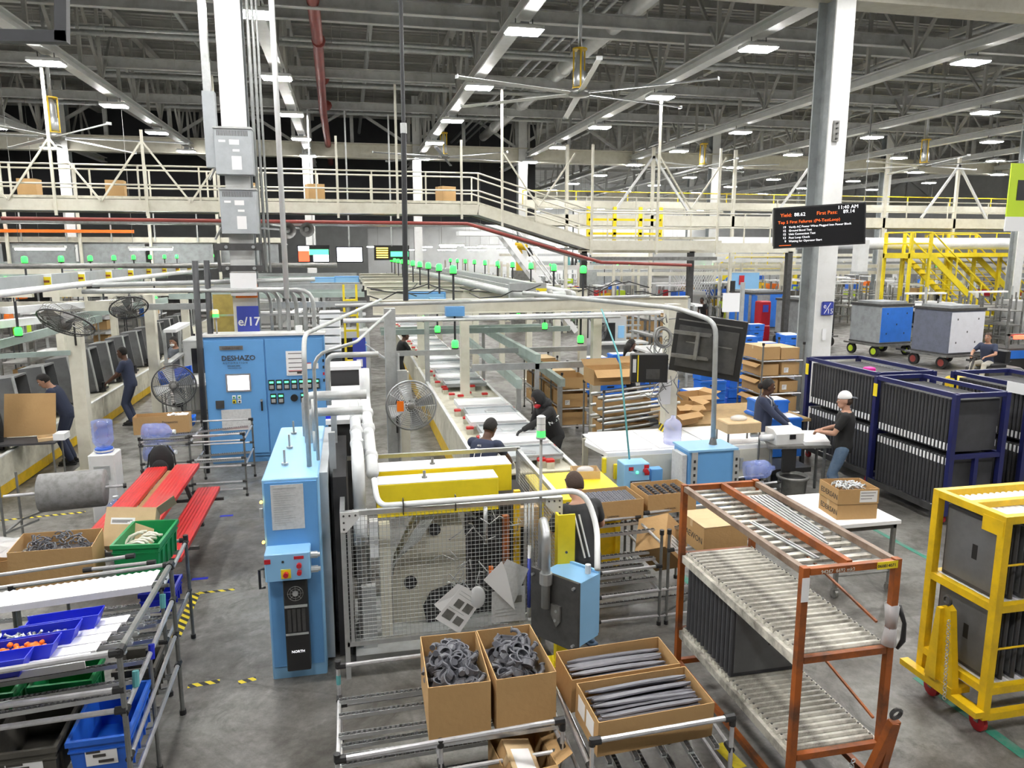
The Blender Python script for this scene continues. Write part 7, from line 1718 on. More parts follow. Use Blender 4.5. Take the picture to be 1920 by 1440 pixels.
bk = thing('waste_bin', 'round grey waste bin with a black bag under the weighing table', 'bin', (6.35, 9.55, 0)); build(MB().lathe([(.17, 0), (.21, .45), (.235, .47), (.235, .50), (.20, .50), (.16, .05)], (6.35, 9.55, 0), n=20, caps=False), 'shell', 'steel_mid', bk, smooth=True); build(MB().lathe([(.16, .04), (.20, .46)], (6.35, 9.55, 0), n=16), 'liner', 'black_plastic', bk, smooth=True); build(MB().box(6.28, 6.5, 9.72, 9.76, .5, .86), 'hanging_bag', 'black_plastic', bk)
j = jug('bluish empty water jug lying beside the slotted cabinet', (5.55, 9.55, .62), (1, -.25, .1), 'water_blue', cap=False)
t = thing('tube_stand', 'small tube stand under the lying water jug', 'rack', (5.75, 9.5, 0))
for x in (5.45, 6.02):
    for y in (9.35, 9.7): post(t, x, y, 0, .50, .014)
for y in (9.35, 9.7): pipe(t, (5.45, y, .46), (6.02, y, .48)); pipe(t, (5.45, y, .36), (6.02, y, .38))
jug('pale empty jug on the transfer table behind the slotted cabinet', (4.75, 10.3, .88), (0, 0, 1), 'water_pale', cap=False)
# ================================================================== CARTON FLOW RACKS IN THE MIDDLE
def carton_rack(label, x0, x1, y0, y1, levels, glab, grp, nx, ny, seed, z_tilt=.0):
    r = random.Random(seed); t = thing('flow_rack', label, 'rack', ((x0 + x1) / 2, (y0 + y1) / 2, 0)); top = levels[-1] + .35
    for x in (x0, x1):
        for k in range(ny + 1): post(t, x, y0 + (y1 - y0) * k / ny, 0, top, .018)
    for z in levels:
        for x in (x0, x1): build(MB().cyl((x, y0, z), (x, y1, z), .016, 6), 'rail', 'rack_tube', t)
        for k in range(ny + 1): y = y0 + (y1 - y0) * k / ny; build(MB().cyl((x0, y, z), (x1, y, z), .016, 6), 'rail', 'pipe_rail', t)
        for i in range(ny):
            for j in range(nx):
                dx = (x1 - x0) / nx; dy = (y1 - y0) / ny
                o = r.random() < .55
                carton('cardboard_box', glab, dx * .88, dy * .82, r.uniform(.22, .30), (x0 + dx * (j + .5), y0 + dy * (i + .5), z + .017), (0, 0, r.uniform(-.06, .06)), top='open' if o else 'closed', group=grp, stickers=(('-y', .05, .15, .05, .15),) if r.random() < .6 else (), flaps=(('-x', 120, .12),) if o and r.random() < .5 else ())
    return t
carton_rack('tall flow rack of cartons along the walkway, right behind the hooded worker', 4.15, 4.75, 14.3, 17.6, (.25, .62, 1.0), 'brown carton on the flow rack along the walkway', 'cartons on the walkway rack', 1, 4, 3)
t = thing('tube_chute', 'stack of steel tube chutes under cartons beside the transfer table', 'rack', (4.9, 12.4, 0))
for x in (4.2, 5.5):
    for y in (11.9, 13.0): post(t, x, y, 0, 1.42, .018)
for k in range(5):
    z = .45 + .2 * k
    for y in (11.9, 12.2, 12.6): build(MB().cyl((4.2, y, z), (5.5 + .1 * (k % 2), y, z + .12), .03, 8), 'chute_tube', 'aluminium', t, smooth=True)
for k, (x, y, z, w, lb) in enumerate(((4.55, 12.75, 1.42, .7, 'large open carton above the tube chutes, nearer the cream post'), (5.25, 12.8, 1.44, .62, 'large open carton above the tube chutes, nearer the striped post'), (4.75, 12.5, .9, .9, 'long carton half hidden between the tube chutes'), (4.75, 12.5, .48, .9, 'long carton low between the tube chutes'))):
    carton('cardboard_box', lb, w, .55, .28, (x, y, z), (0, 0, .03), top='open', flaps=(('-y', 125, .2), ('+y', 60, .2)) if k < 2 else (), m='cardboard' if k != 1 else 'cardboard')
for k, (x, y, w, d, h, lb, tp) in enumerate(((5.75, 12.0, .5, .4, .25, 'open carton on the floor stand behind the transfer table', 'open'), (6.2, 12.6, .6, .5, .3, 'large open carton beyond the bent pole', 'open'), (5.45, 11.6, .55, .4, .2, 'low open carton next to the striped post', 'open'))):
    carton('cardboard_box', lb, w, d, h, (x, y, .88), (0, 0, .2 * k), top=tp, flaps=(('+x', 70, .14), ('-y', 115, .14)))
t = thing('work_table', 'brown topped table under the large flat screen', 'table', (6.6, 12.6, 0)); build(MB().box(5.3, 7.9, 11.45, 13.0, .82, .87), 'table_top', 'wood', t)
for x in (5.4, 6.6, 7.8):
    for y in (11.5, 12.95): build(MB().box(x - .03, x + .03, y - .03, y + .03, 0, .82), 'leg', 'steel_dark', t)
# carton and blue tote racks to the side of the e/15 column
def tote_proto(label, m, grp, w=.6, d=.4, h=.22, top='white_clean'):
    t = thing('stack_tote', label, 'tote', (0, 0, 0), group=grp, local=True)
    build(MB().bbox(-w / 2, w / 2, -d / 2, d / 2, 0, h, .012), 'shell', m, t); build(MB().box(-w / 2 - .01, w / 2 + .01, -d / 2 - .01, d / 2 + .01, h - .05, h - .02), 'rim', m, t)
    build(MB().box(-.08, .08, -d / 2 - .012, -d / 2, h * .45, h * .6), 'hand_slot', 'black_plastic', t)
    if top: build(MB().box(-w / 2 + .03, w / 2 - .03, -d / 2 + .03, d / 2 - .03, h, h + .006), 'insert', top, t)
    return t
carton_rack('tube rack of printed cartons and blue totes beside the e/15 column', 8.0, 8.9, 13.3, 14.2, (.55, .95, 1.30, 1.62), 'labelled carton on the tube rack beside the e/15 column', 'cartons beside the column', 2, 1, 8)
spots = []
r = random.Random(5)
for (x, y, n) in ((7.1, 14.2, 3), (7.9, 15.3, 4), (8.7, 15.5, 3), (7.3, 11.9, 4), (7.35, 11.5, 3), (9.0, 14.9, 2), (6.9, 15.6, 3), (6.2, 15.2, 2), (5.6, 15.6, 3), (6.0, 17.8, 4), (6.9, 18.3, 4), (7.7, 18.0, 3), (12.2, 21.3, 4), (13.0, 21.5, 3), (13.8, 21.4, 4), (12.5, 20.2, 3), (13.4, 20.0, 2), (15.2, 23.8, 3), (16.0, 23.6, 2), (14.6, 25, 4), (10.9, 19.2, 3), (11.7, 19.4, 2)):
    for k in range(n): spots.append((x + r.uniform(-.02, .02), y + r.uniform(-.02, .02), .25 + .232 * k, r.uniform(-.08, .08)))
tp = None
for (x, y, z, a) in spots:
    if tp is None: tp = tote_proto('blue stacking tote with white insert in the middle storage area', 'crate_blue', 'blue stacking totes in the middle of the hall'); tp.location = (x, y, z); tp.rotation_euler = (0, 0, a)
    else: dup(tp, (x, y, z), a)
pb = None
for (x, y) in sorted(set((round(s[0], 0), round(s[1], 0)) for s in spots)):
    if pb is None:
        pb = thing('tote_dolly', 'low dark dolly under a stack of blue totes', 'dolly', (0, 0, 0), group='dollies under the blue totes', local=True)
        build(MB().box(-.42, .42, -.34, .34, .16, .24), 'deck', 'steel_dark', pb)
        for sx in (-.3, .3):
            for sy in (-.25, .25): build(MB().cyl((sx - .02, sy, .08), (sx + .02, sy, .08), .08, 10), 'wheel', 'rubber', pb)
        pb.location = (x, y, 0)
    else: dup(pb, (x, y, 0))
# closed cartons on a pallet beyond the tray line
for k, (x, y, z) in enumerate(((10.6, 27.5, .15), (11.6, 27.6, .15), (12.6, 28.2, .15), (10.7, 27.6, .75), (11.6, 27.7, .75), (12.7, 29.5, .15), (13.0, 29.6, .75), (9.6, 26.8, .15))):
    carton('cardboard_box', 'large sealed carton on a pallet beyond the tray line', .95, .8, .58, (x, y, z), (0, 0, .03 * k), top='closed', group='large cartons on pallets')
for x, y in ((10.6, 27.5), (11.6, 27.6), (12.7, 28.9), (9.6, 26.8)):
    t = thing('pallet', 'wooden pallet under the large sealed cartons', 'pallet', (x, y, 0), group='pallets of large cartons')
    for k in range(5): build(MB().box(x - .55, x + .55, y - .5 + .22 * k, y - .38 + .22 * k, .12, .145), 'deck_board', 'wood', t)
    for k in range(3): build(MB().box(x - .52 + .48 * k, x - .44 + .48 * k, y - .5, y + .5, 0, .12), 'runner', 'wood', t)
# ================================================================== TUGGER TRAIN OF WRAPPED CRATES
def crate_cart(label, x, y, w, d, h, ms, mf, rz, wheel, top='steel_dark', z0=.52):
    t = thing('crate_cart', label, 'cart', (x, y, 0), rz, local=True); t.location = (x, y, 0)
    build(MB().bbox(-w / 2, w / 2, -d / 2, d / 2, z0, z0 + h, .03), 'crate_body', ms, t); build(MB().box(-w / 2 + .03, w / 2 - .03, -d / 2 - .012, -d / 2, z0 + .02, z0 + h - .05), 'front_panel', mf, t)
    build(MB().box(-w / 2 - .02, w / 2 + .02, -d / 2 - .02, d / 2 + .02, z0 + h, z0 + h + .08), 'lid_frame', top, t); build(MB().box(-w / 2 + .15, w / 2 - .15, -d / 2 + .15, d / 2 - .15, z0 + h + .08, z0 + h + .16), 'lid', 'tarp_grey', t)
    for a, b in ((-.3, .3), (.3, .3), (-.3, -.25), (.25, -.25), (0, 0)): build(MB().box(a * w - .02, a * w + .02, -d / 2 - .016, -d / 2 - .012, z0 + h / 2 + b * h - .03, z0 + h / 2 + b * h + .03), 'hand_hole', 'black_plastic', t)
    build(MB().box(-w / 2 - .15, w / 2 + .15, -d / 2 - .1, d / 2 + .1, z0 - .12, z0 - .06), 'deck', 'steel_mid', t); build(MB().box(-w / 2, w / 2, -d / 2, d / 2, z0 - .06, z0), 'skid', 'steel_dark', t)
    for sx in (-1, 1):
        for sy in (-1, 1):
            q = build(MB().cyl((sx * w * .5 - .05, sy * d * .38, .2), (sx * w * .5 + .05, sy * d * .38, .2), .2, 14), 'wheel', 'rubber', t); build(MB().cyl((sx * w * .5 - .06, sy * d * .38, .2), (sx * w * .5 + .06, sy * d * .38, .2), .12, 10), 'wheel_hub', wheel, q)
            build(MB().box(sx * w * .45 - .05, sx * w * .45 + .05, sy * d * .38 - .06, sy * d * .38 + .06, .2, z0 - .1), 'axle_mount', 'steel_dark', t)
    build(MB().bar((0, -d / 2 - .1, .3), (-.1, -d / 2 - .75, .3), .06), 'tow_bar', 'steel_dark', t)
    return t
crate_cart('crate cart with slate side and white front panel behind the driver', 19.6, 21.3, 1.5, 1.45, 1.38, 'crate_slate', 'crate_white', .12, 'red_pipe')
crate_cart('crate cart with grey wrapped side and blue front panel in the train', 19.4, 24.3, 1.5, 1.45, 1.32, 'tarp_grey', 'crate_blue', .12, 'lime')
crate_cart('black crate cart partly hidden by the e/15 column', 18.2, 27.3, 1.7, 1.5, 1.32, 'tarp_grey', 'black_plastic', .12, 'rubber')
crate_cart('crate cart draped with a grey cloth and blue panels, last of the train', 17.9, 30.5, 1.8, 1.6, 1.45, 'crate_blue', 'crate_blue', .12, 'rubber')
p = PY(1495, 600, 29.6); build(MB().box(17.0, 18.0, 29.62, 29.66, .7, 1.95), 'cloth_cover', 'tarp_grey', label='grey cloth draped over the front of the last crate cart', cat='cloth')
t = thing('tow_tractor', 'small yellow tow tractor with a black seat under the driver', 'vehicle', (17.2, 18.2, 0))
build(MB().bbox(16.6, 17.3, 17.9, 18.7, .12, .42, .06), 'front_deck', 'yellow_paint', t); build(MB().bbox(17.3, 18.4, 17.85, 18.8, .15, .70, .08), 'body', 'steel_dark', t); build(MB().bbox(17.45, 18.0, 18.05, 18.65, .70, .80, .05), 'seat', 'black_plastic', t); build(MB().bbox(17.95, 18.1, 18.05, 18.65, .80, 1.15, .05), 'seat_back', 'black_plastic', t)
build(MB().cyl((17.0, 18.3, .42), (17.15, 18.3, .95), .03, 8), 'steering_post', 'steel_dark', t); build(MB().ring((17.15, 18.3, .97), (.3, 0, 1), .16, .018, 16, 6), 'steering_wheel', 'black_plastic', t)
for x, y in ((16.8, 17.9), (16.8, 18.7), (18.1, 17.85), (18.1, 18.8)): build(MB().cyl((x, y - .06, .17), (x, y + .06, .17), .17, 12), 'wheel', 'rubber', t)
t.location.x -= .65; t.location.y -= 1.4
t = thing('tow_tractor', 'second tow tractor with red and amber lamps at the edge of the aisle', 'vehicle', (20.4, 19.3, 0))
build(MB().bbox(19.6, 21.4, 18.9, 19.9, .2, .85, .08), 'body', 'rubber', t); build(MB().box(19.6, 21.4, 18.9, 19.0, 1.25, 1.32).box(19.6, 19.66, 18.9, 18.96, .85, 1.32).box(21.3, 21.36, 18.9, 18.96, .85, 1.32), 'rear_bar', 'steel_mid', t)
build(MB().bbox(19.75, 20.15, 18.82, 18.9, 1.16, 1.28, .02), 'red_lamp', 'red_lamp', t); build(MB().ball((20.75, 18.84, 1.25), .11, .08, .09), 'amber_lamp', 'amber_lamp', t); build(MB().box(19.7, 20.6, 18.88, 18.9, .55, .8), 'blue_panel', 'crate_blue', t)
for x, y in ((19.8, 18.9), (19.8, 19.9), (21.2, 18.9), (21.2, 19.9)): build(MB().cyl((x, y - .08, .25), (x, y + .08, .25), .25, 14), 'wheel', 'rubber', t)
t = thing('pallet_jack', 'red upright powered pallet jack in front of the blue draped cart', 'vehicle', (16.8, 28.6, 0)); build(MB().bbox(16.5, 17.3, 28.3, 29.0, .1, .75, .05), 'motor_cover', 'jack_red', t); build(MB().bbox(16.85, 17.35, 28.4, 28.9, .75, 1.75, .05), 'tower', 'jack_red', t); build(MB().box(16.0, 16.5, 28.35, 28.5, .06, .12).box(16.0, 16.5, 28.8, 28.95, .06, .12), 'fork', 'steel_dark', t); build(MB().box(16.95, 17.2, 28.38, 28.4, 1.3, 1.6), 'label_plate', 'sign_blue', t)
# ================================================================== YELLOW STAIRS
def stairs(label, x0, y0, w, z1, run, m='yellow_bright', n=14, plat=1.8, rails=3):
    t = thing('stair_platform', label, 'stairs', (x0, y0, 0))
    for s in (0, w):
        build(MB().bar((x0, y0 + s, z1), (x0 + run, y0 + s, .1), .06, .28), 'stringer', m, t)
    st = None
    for k in range(n):
        u = (k + .5) / n; x = x0 + run * u; z = z1 - (z1 - .1) * u
        if st is None: st = build(MB().box(x - .13, x + .13, y0, y0 + w, z - .02, z + .02), 'tread', m, t); S0 = Vector((x, 0, z))
        else: inst(st, t, (x - S0.x, 0, z - S0.z), name='tread')
    for s in (0, w):
        for h in (.55, 1.05): build(MB().cyl((x0, y0 + s, z1 + h), (x0 + run, y0 + s, .1 + h), .035, 8), 'hand_rail', m, t)
        for k in range(4): u = k / 3; build(MB().cyl((x0 + run * u, y0 + s, z1 - (z1 - .1) * u), (x0 + run * u, y0 + s, z1 - (z1 - .1) * u + 1.05), .03, 6), 'rail_post', m, t)
    build(MB().box(x0 - plat, x0, y0 - .05, y0 + w + .05, z1 - .12, z1 + .1), 'platform', m, t)
    for x in (x0 - plat + .06, x0 - .06):
        for y in (y0, y0 + w): build(MB().box(x - .06, x + .06, y - .06, y + .06, 0, z1 + 1.05), 'column', m, t)
    for h in (.55, 1.05):
        build(MB().cyl((x0 - plat, y0, z1 + h), (x0, y0, z1 + h), .035, 8), 'hand_rail', m, t); build(MB().cyl((x0 - plat, y0, z1 + h), (x0 - plat, y0 + w, z1 + h), .035, 8), 'hand_rail', m, t)
    return t
stairs('wide yellow steel staircase with railings descending from a platform', 26.3, 30.0, 1.7, 3.62, 4.4, plat=1.15)
stairs('second yellow staircase beyond the wide one', 31.6, 33.0, 1.5, 3.62, 4.5)
t = thing('stair_platform', 'long yellow walkway above the wide yellow staircase', 'walkway', (30, 32.0, 3.6)); build(MB().box(26.3, 36, 31.7, 33.0, 3.55, 3.75), 'deck', 'yellow_bright', t); rail_run(t, [(26.3, 3.7), (36, 3.7)], 1.05, 33.0, 'yellow_bright', 1.4)
for x in (27.2, 30, 33): build(MB().box(x - .08, x + .08, 32.8, 32.95, 0, 3.6), 'column', 'yellow_bright', t)
stairs('distant yellow stair bridge beyond the light blue panel', 24.5, 46, 1.4, 3.3, -3.5, n=10, plat=-3.5) if False else None
t = thing('stair_bridge', 'distant yellow stair bridge beyond the light blue panel', 'stairs', (25, 46, 0)); build(MB().bar((22.3, 46, .5), (25.2, 46, 2.8), .1, .35), 'stringer', 'yellow_bright', t); build(MB().box(25.2, 30, 45.9, 47.2, 2.6, 2.9), 'bridge_deck', 'yellow_bright', t); rail_run(t, [(25.2, 2.9), (30, 2.9)], 1.1, 46, 'yellow_bright', 1.2); build(MB().cyl((22.3, 46, 1.5), (25.2, 46, 3.9), .05, 6), 'hand_rail', 'yellow_bright', t)
for x in (25.4, 29.8): build(MB().box(x - .1, x + .1, 46, 46.2, 0, 2.7), 'column', 'yellow_bright', t)
# lime banner at the edge
t = thing('hanging_banner', 'lime green and white banner with black symbols hanging at the hall side', 'banner', (18.9, 18, 4.3)); q = PY(1888, 400, 18)
build(MB().box(q.x - .02, q.x + 1.6, 18, 18.03, 4.75, 6.2), 'lime_cloth', 'lime', t); build(MB().box(q.x - .02, q.x + 1.6, 18, 18.03, 4.35, 4.75), 'white_cloth', 'white_clean', t); build(MB().box(q.x + .25, q.x + .6, 17.985, 18, 5.2, 5.75), 'black_symbol', 'black_plastic', t); build(MB().cyl((q.x + .2, 18.01, 6.2), (q.x + .2, 18.01, 9), .01, 6), 'hang_cord', 'steel_dark', t)
# ================================================================== MIDDLE-DISTANCE BENCHES, RACKS AND MACHINES
def far_bench():
    t = thing('work_bench', 'steel work bench with shelf and task lamp in the far work area', 'bench', (0, 0, 0), group='far work benches', local=True)
    build(MB().box(-.9, .9, -.4, .4, .84, .90), 'table_top', 'white_paint', t); build(MB().box(-.9, .9, .25, .4, 1.35, 1.4), 'shelf', 'galvanized', t)
    for x in (-.85, .85):
        for y in (-.35, .35): build(MB().box(x - .03, x + .03, y - .03, y + .03, 0, .84 if y < 0 else 2.1), 'leg', 'conduit_grey', t)
    build(MB().box(-.9, .9, .1, .35, 2.05, 2.12), 'lamp_hood', 'white_clean', t); return t
def far_rack():
    t = thing('storage_rack', 'grey storage rack with three shelves in the far work area', 'rack', (0, 0, 0), group='far storage racks', local=True)
    for z in (.4, .95, 1.5): build(MB().box(-1, 1, -.35, .35, z - .02, z + .02), 'shelf', 'steel_mid', t)
    for x in (-.98, .98):
        for y in (-.33, .33): build(MB().box(x - .025, x + .025, y - .025, y + .025, 0, 2.0), 'post', 'steel_mid', t)
    return t
def far_machine():
    t = thing('machine_cabinet', 'pale grey machine cabinet with a dark window in the far work area', 'machine', (0, 0, 0), group='far machine cabinets', local=True)
    build(MB().bbox(-.7, .7, -.5, .5, 0, 1.7, .03), 'body', 'wall_grey', t); build(MB().box(-.5, .3, -.515, -.5, .8, 1.5), 'window', 'screen_black', t); build(MB().box(.4, .6, -.55, -.5, 1.0, 1.4), 'panel', 'cabinet_blue_light', t); build(MB().cyl((.5, 0, 1.7), (.5, 0, 2.3), .05, 8), 'exhaust', 'conduit_grey', t); return t
def far_bin(m, w, lab, grp):
    t = thing('parts_bin', lab, 'bin', (0, 0, 0), group=grp, local=True); build(MB().box(-w / 2, w / 2, -.25, .25, 0, .02), 'base', m, t)
    for x in (-w / 2, w / 2 - .03): build(MB().box(x, x + .03, -.25, .25, .02, .32), 'side', m, t)
    for y in (-.25, .22): build(MB().box(-w / 2 + .03, w / 2 - .03, y, y + .03, .02, .32), 'side', m, t)
    return t
protos = {'b': far_bench(), 'r': far_rack(), 'm': far_machine()}
bins = [far_bin('tote_blue', .7, 'blue open bin in the far work area', 'far blue bins'), far_bin('lime', .6, 'lime green open bin in the far work area', 'far lime bins'), far_bin('white_paint', .5, 'white open bin in the far work area', 'far white bins'), far_bin('red_paint', .5, 'red open bin in the far work area', 'far red bins'), far_bin('tote_grey', .6, 'dark open bin in the far work area', 'far dark bins'), far_bin('cardboard', .6, 'brown open box in the far work area', 'far brown boxes'), far_bin('crate_blue', .9, 'wide bright blue bin in the far work area', 'far wide blue bins'), far_bin('yellow_paint', .5, 'yellow open bin in the far work area', 'far yellow bins'), far_bin('orange_bright', .6, 'orange open bin in the far work area', 'far orange bins')]
used = set()
def put(p, loc, rz=0.0):
    if p not in used: used.add(p); p.location = loc; p.rotation_euler = (0, 0, rz)
    else: dup(p, loc, rz)
r = random.Random(77)
zones = [(3, 14, 56, 70, 18), (12.0, 24, 34, 42, 34), (8, 16, 36, 56, 30), (24, 46, 38, 60, 46), (30, 48, 24, 36, 26), (-24, -8.2, 20, 44, 46), (-3.6, .2, 17.5, 38, 22), (6.6, 12, 20, 25, 10), (14, 24, 44, 64, 26), (-16, -8.2, 13, 20, 10), (25, 34, 34, 40, 16), (21.5, 30, 25, 29.5, 14)]
n_bins = [0] * len(bins)
for (x0, x1, y0, y1, n) in zones:
    for k in range(n):
        x = r.uniform(x0, x1); y = r.uniform(y0, y1); a = r.choice((0, PI / 2)) + r.uniform(-.05, .05); kind = r.choice('bbrrrm')
        put(protos[kind], (x, y, 0), a)
        tops = {'b': (.90, 1.40), 'r': (.42, .97, 1.52), 'm': (1.72,)}[kind]
        for z in tops:
            for j in range(r.choice((0, 1, 1))):
                i = r.choice((0, 0, 1, 2, 2, 3, 4, 5, 5, 6, 7, 8)); o = r.uniform(-.55, .55)
                if sum(n_bins) < 280:
                    n_bins[i] += 1; put(bins[i], (x + o * math.cos(a), y + o * math.sin(a), z), a)
# overhead rails and posts of the far lines
G1 = 'overhead rails of the far lines'
for k in range(16):
    y = 36 + 1.9 * k; z = r.choice((2.6, 2.9, 3.2, 3.5))
    build(MB().box(11 + r.uniform(0, 6), 50, y, y + .14, z, z + .18), 'line_rail', r.choice(('cream_paint', 'galvanized', 'white_paint')), label='pale overhead rail of the far lines crossing the hall', cat='rail', group=G1)
for k in range(12):
    y = 20 + 2.0 * k; z = r.choice((2.7, 3.0, 3.2))
    build(MB().box(-26, -7.4, y, y + .14, z, z + .18), 'line_rail', r.choice(('cream_paint', 'galvanized', 'beam_teal')), label='pale overhead rail behind the assembly line', cat='rail', group='overhead rails behind the assembly line')
for k in range(10):
    y = 17.2 + 2.1 * k; build(MB().box(-4.2, .4, y, y + .1, 2.55 + .1 * (k % 3), 2.68 + .1 * (k % 3)), 'line_rail', 'beam_teal' if k % 2 else 'galvanized', label='pale rail between the assembly line and the tray line', cat='rail', group='rails between the two lines')
lp = None
for k in range(70):
    zone = r.choice(zones[:6]); x = r.uniform(zone[0], zone[1]); y = r.uniform(zone[2], zone[3])
    if lp is None: lp = thing('line_post', 'thin cream post in the far work area', 'post', (x, y, 0), group='thin far posts', local=True); build(MB().box(-.06, .06, -.06, .06, 0, 3.2), 'shaft', 'cream_paint', lp); build(MB().box(-.12, .12, -.12, .12, 0, .02), 'foot', 'cream_paint', lp); lp.location = (x, y, 0)
    else: dup(lp, (x, y, 0))
# far fluorescent strips under the mezzanine level; last two rows added to brighten the partition
ft = None
for (x, y, z, a) in [(6 + 3 * k, 44 + 4 * (k % 4), 4.2, 0) for k in range(8)] + [(20 + 4 * k, 50 + 5 * (k % 3), 4.6, 0) for k in range(8)] + [(-20 + 2.6 * k, 27 + 3 * (k % 4), 3.9, 0) for k in range(7)] + [(3 + 2.4 * k, 60, 4.0, 0) for k in range(8)] + [(2.5 + 2.2 * k, 69, 4.3, 0) for k in range(11)]:
    if ft is None:
        ft = thing('strip_light', 'white fluorescent strip light under the far mezzanine level', 'light', (x, y, z), group='far strip lights', local=True); build(MB().box(-.75, .75, -.12, .12, 0, .08), 'housing', 'white_paint', ft); build(MB().cyl((-.72, 0, -.03), (.72, 0, -.03), .03, 8), 'tube', 'strip_white', ft); build(MB().cyl((-.6, 0, .08), (-.6, 0, 8.2), .008, 5), 'hanger', 'steel_mid', ft); ft.location = (x, y, z)
    else: dup(ft, (x, y, z))
# particular middle-distance things
t = thing('lattice_panel', 'white lattice panel in front of the grey partition column', 'panel', (18, 38, 0)); b = None
for k in range(14):
    x = 17.0 + .15 * k
    build(MB().bar((x, 38, .9), (x + 1.0, 38, 2.8), .03, .03), 'lath', 'white_clean', t); build(MB().bar((x + 1.0, 38.04, .9), (x, 38.04, 2.8), .03, .03), 'lath', 'white_clean', t)
build(MB().box(17.0, 20.1, 37.98, 38.08, 2.8, 2.88).box(17.0, 20.1, 37.98, 38.08, .82, .9).box(17.0, 17.08, 37.98, 38.08, 0, 2.8).box(20.02, 20.1, 37.98, 38.08, 0, 2.8), 'frame', 'white_clean', t)
struct(MB().box(17.0, 20.6, 40.2, 40.4, 0, 4.6), 'wall_partition', 'wall_grey')
struct(MB().box(13.3, 17.0, 41.0, 41.2, 0, 2.7), 'wall_partition', 'conduit_grey')
build(MB().box(18.4, 20.0, 34, 34.06, 0, 2.78), 'blue_board', 'cabinet_blue_light', label='tall light blue board standing beyond the lime bins', cat='board')
build(MB().box(18.9, 19.15, 33.93, 33.99, 2.2, 2.65), 'board_notice', 'red_paint', label='narrow red notice on the light blue board', cat='notice')
t = thing('sign_pole', 'grey pole carrying a white notice in front of the blue bins', 'sign', (12.5, 21.5, 0)); q = PY(1393, 560, 20); build(MB().box(q.x - .05, q.x + .05, 20, 20.1, 0, 2.9), 'pole', 'conduit_grey', t); build(MB().box(q.x - .65, q.x - .12, 19.96, 20, 2.05, 2.6), 'notice', 'white_clean', t); build(MB().box(q.x - .45, q.x - .3, 19.94, 19.96, 2.65, 2.95), 'bracket', 'black_plastic', t)
t = thing('tray_stack', 'white trays stacked in a tall column behind the blue double cabinet', 'tray', (-.4, 16, 0)); build(MB().box(-.60, -.18, 15.8, 16.2, 0, 1.7), 'stand', 'steel_dark', t)
for k in range(5): build(MB().bbox(-.60, -.18, 15.75, 16.25, 1.75 + .17 * k, 1.88 + .17 * k, .02), 'tray', 'white_clean', t)
t = thing('yellow_ladder', 'yellow step ladder beyond the stacked white trays', 'ladder', (0, 17, 0))
for x in (-.1, .18): build(MB().bar((x, 17, 0), (x, 17.3, 3.05), .05, .05), 'side_rail', 'yellow_bright', t)
for k in range(8): build(MB().box(-.1, .18, 17 + .035 * k, 17.12 + .035 * k, .3 + .34 * k, .34 + .34 * k), 'rung', 'yellow_bright', t)
t = thing('blue_sign', 'tall dark blue card hung on the grey service column', 'sign', (.15, 13, 1.74)); build(MB().box(.04, .26, 12.98, 13.0, 1.74, 2.32), 'card', 'sign_blue', t); build(MB().box(.10, .2, 12.97, 12.98, 1.82, 1.95), 'print', 'white_clean', t); build(MB().bar((.26, 13, 2.2), (.5, 11.2, 2.2), .02), 'bracket', 'conduit_grey', t)
t = thing('robot_arm', 'yellow robot arm reaching out beyond the ramp', 'robot', (8.3, 36, 2.8)); build(MB().cyl((8.3, 36, 2.9), (8.3, 36, 3.4), .25, 12), 'base', 'yellow_paint', t); build(MB().bar((8.3, 36, 3.3), (8.15, 36, 4.1), .25, .25), 'upper_arm', 'yellow_paint', t); build(MB().cyl((8.0, 36, 4.1), (8.6, 35.8, 4.0), .16, 10), 'forearm', 'yellow_paint', t); build(MB().cyl((8.6, 35.8, 4.0), (8.75, 35.75, 3.6), .12, 10), 'wrist', 'rubber', t); build(MB().box(7.9, 8.7, 35.6, 36.4, 0, 2.9), 'pedestal', 'steel_mid', t)
t = thing('white_stair', 'white steel stair leading down beyond the ramp', 'stairs', (8.5, 34, 2.2))
for y in (33.5, 34.4): build(MB().bar((6.9, y, 4.6), (10.4, y, .1), .06, .25), 'stringer', 'white_clean', t); build(MB().cyl((6.9, y, 5.6), (10.4, y, 1.1), .04, 6), 'hand_rail', 'white_clean', t)
for k in range(12): build(MB().box(7.0 + .29 * k, 7.25 + .29 * k, 33.5, 34.4, 4.4 - .37 * k, 4.44 - .37 * k), 'tread', 'white_clean', t)
build(MB().box(4.9, 6.9, 33.5, 34.4, 4.5, 4.7), 'landing', 'white_clean', t)
for k in range(16):
    build(MB().cyl((14.9 + .26 * k, 50, 3.6), (14.9 + .26 * k, 50, 2.75), .07, 6, .12), 'hung_garment', r.choice(('black_plastic', 'cloth_navy', 'teal_hose', 'panel_grey')), label='dark item hanging in a row from a far rail', cat='item', group='items hanging on the far rail')
build(MB().box(14.5, 19.5, 49.98, 50.02, 3.58, 3.64).box(14.5, 14.56, 49.98, 50.02, 0, 3.6).box(19.44, 19.5, 49.98, 50.02, 0, 3.6), 'hanging_rail', 'galvanized', label='far rail with a row of dark hanging items', cat='rail')
struct(MB().box(13.0, 50, 80, 80.2, 0, 5.5), 'wall_partition', 'wall_white')

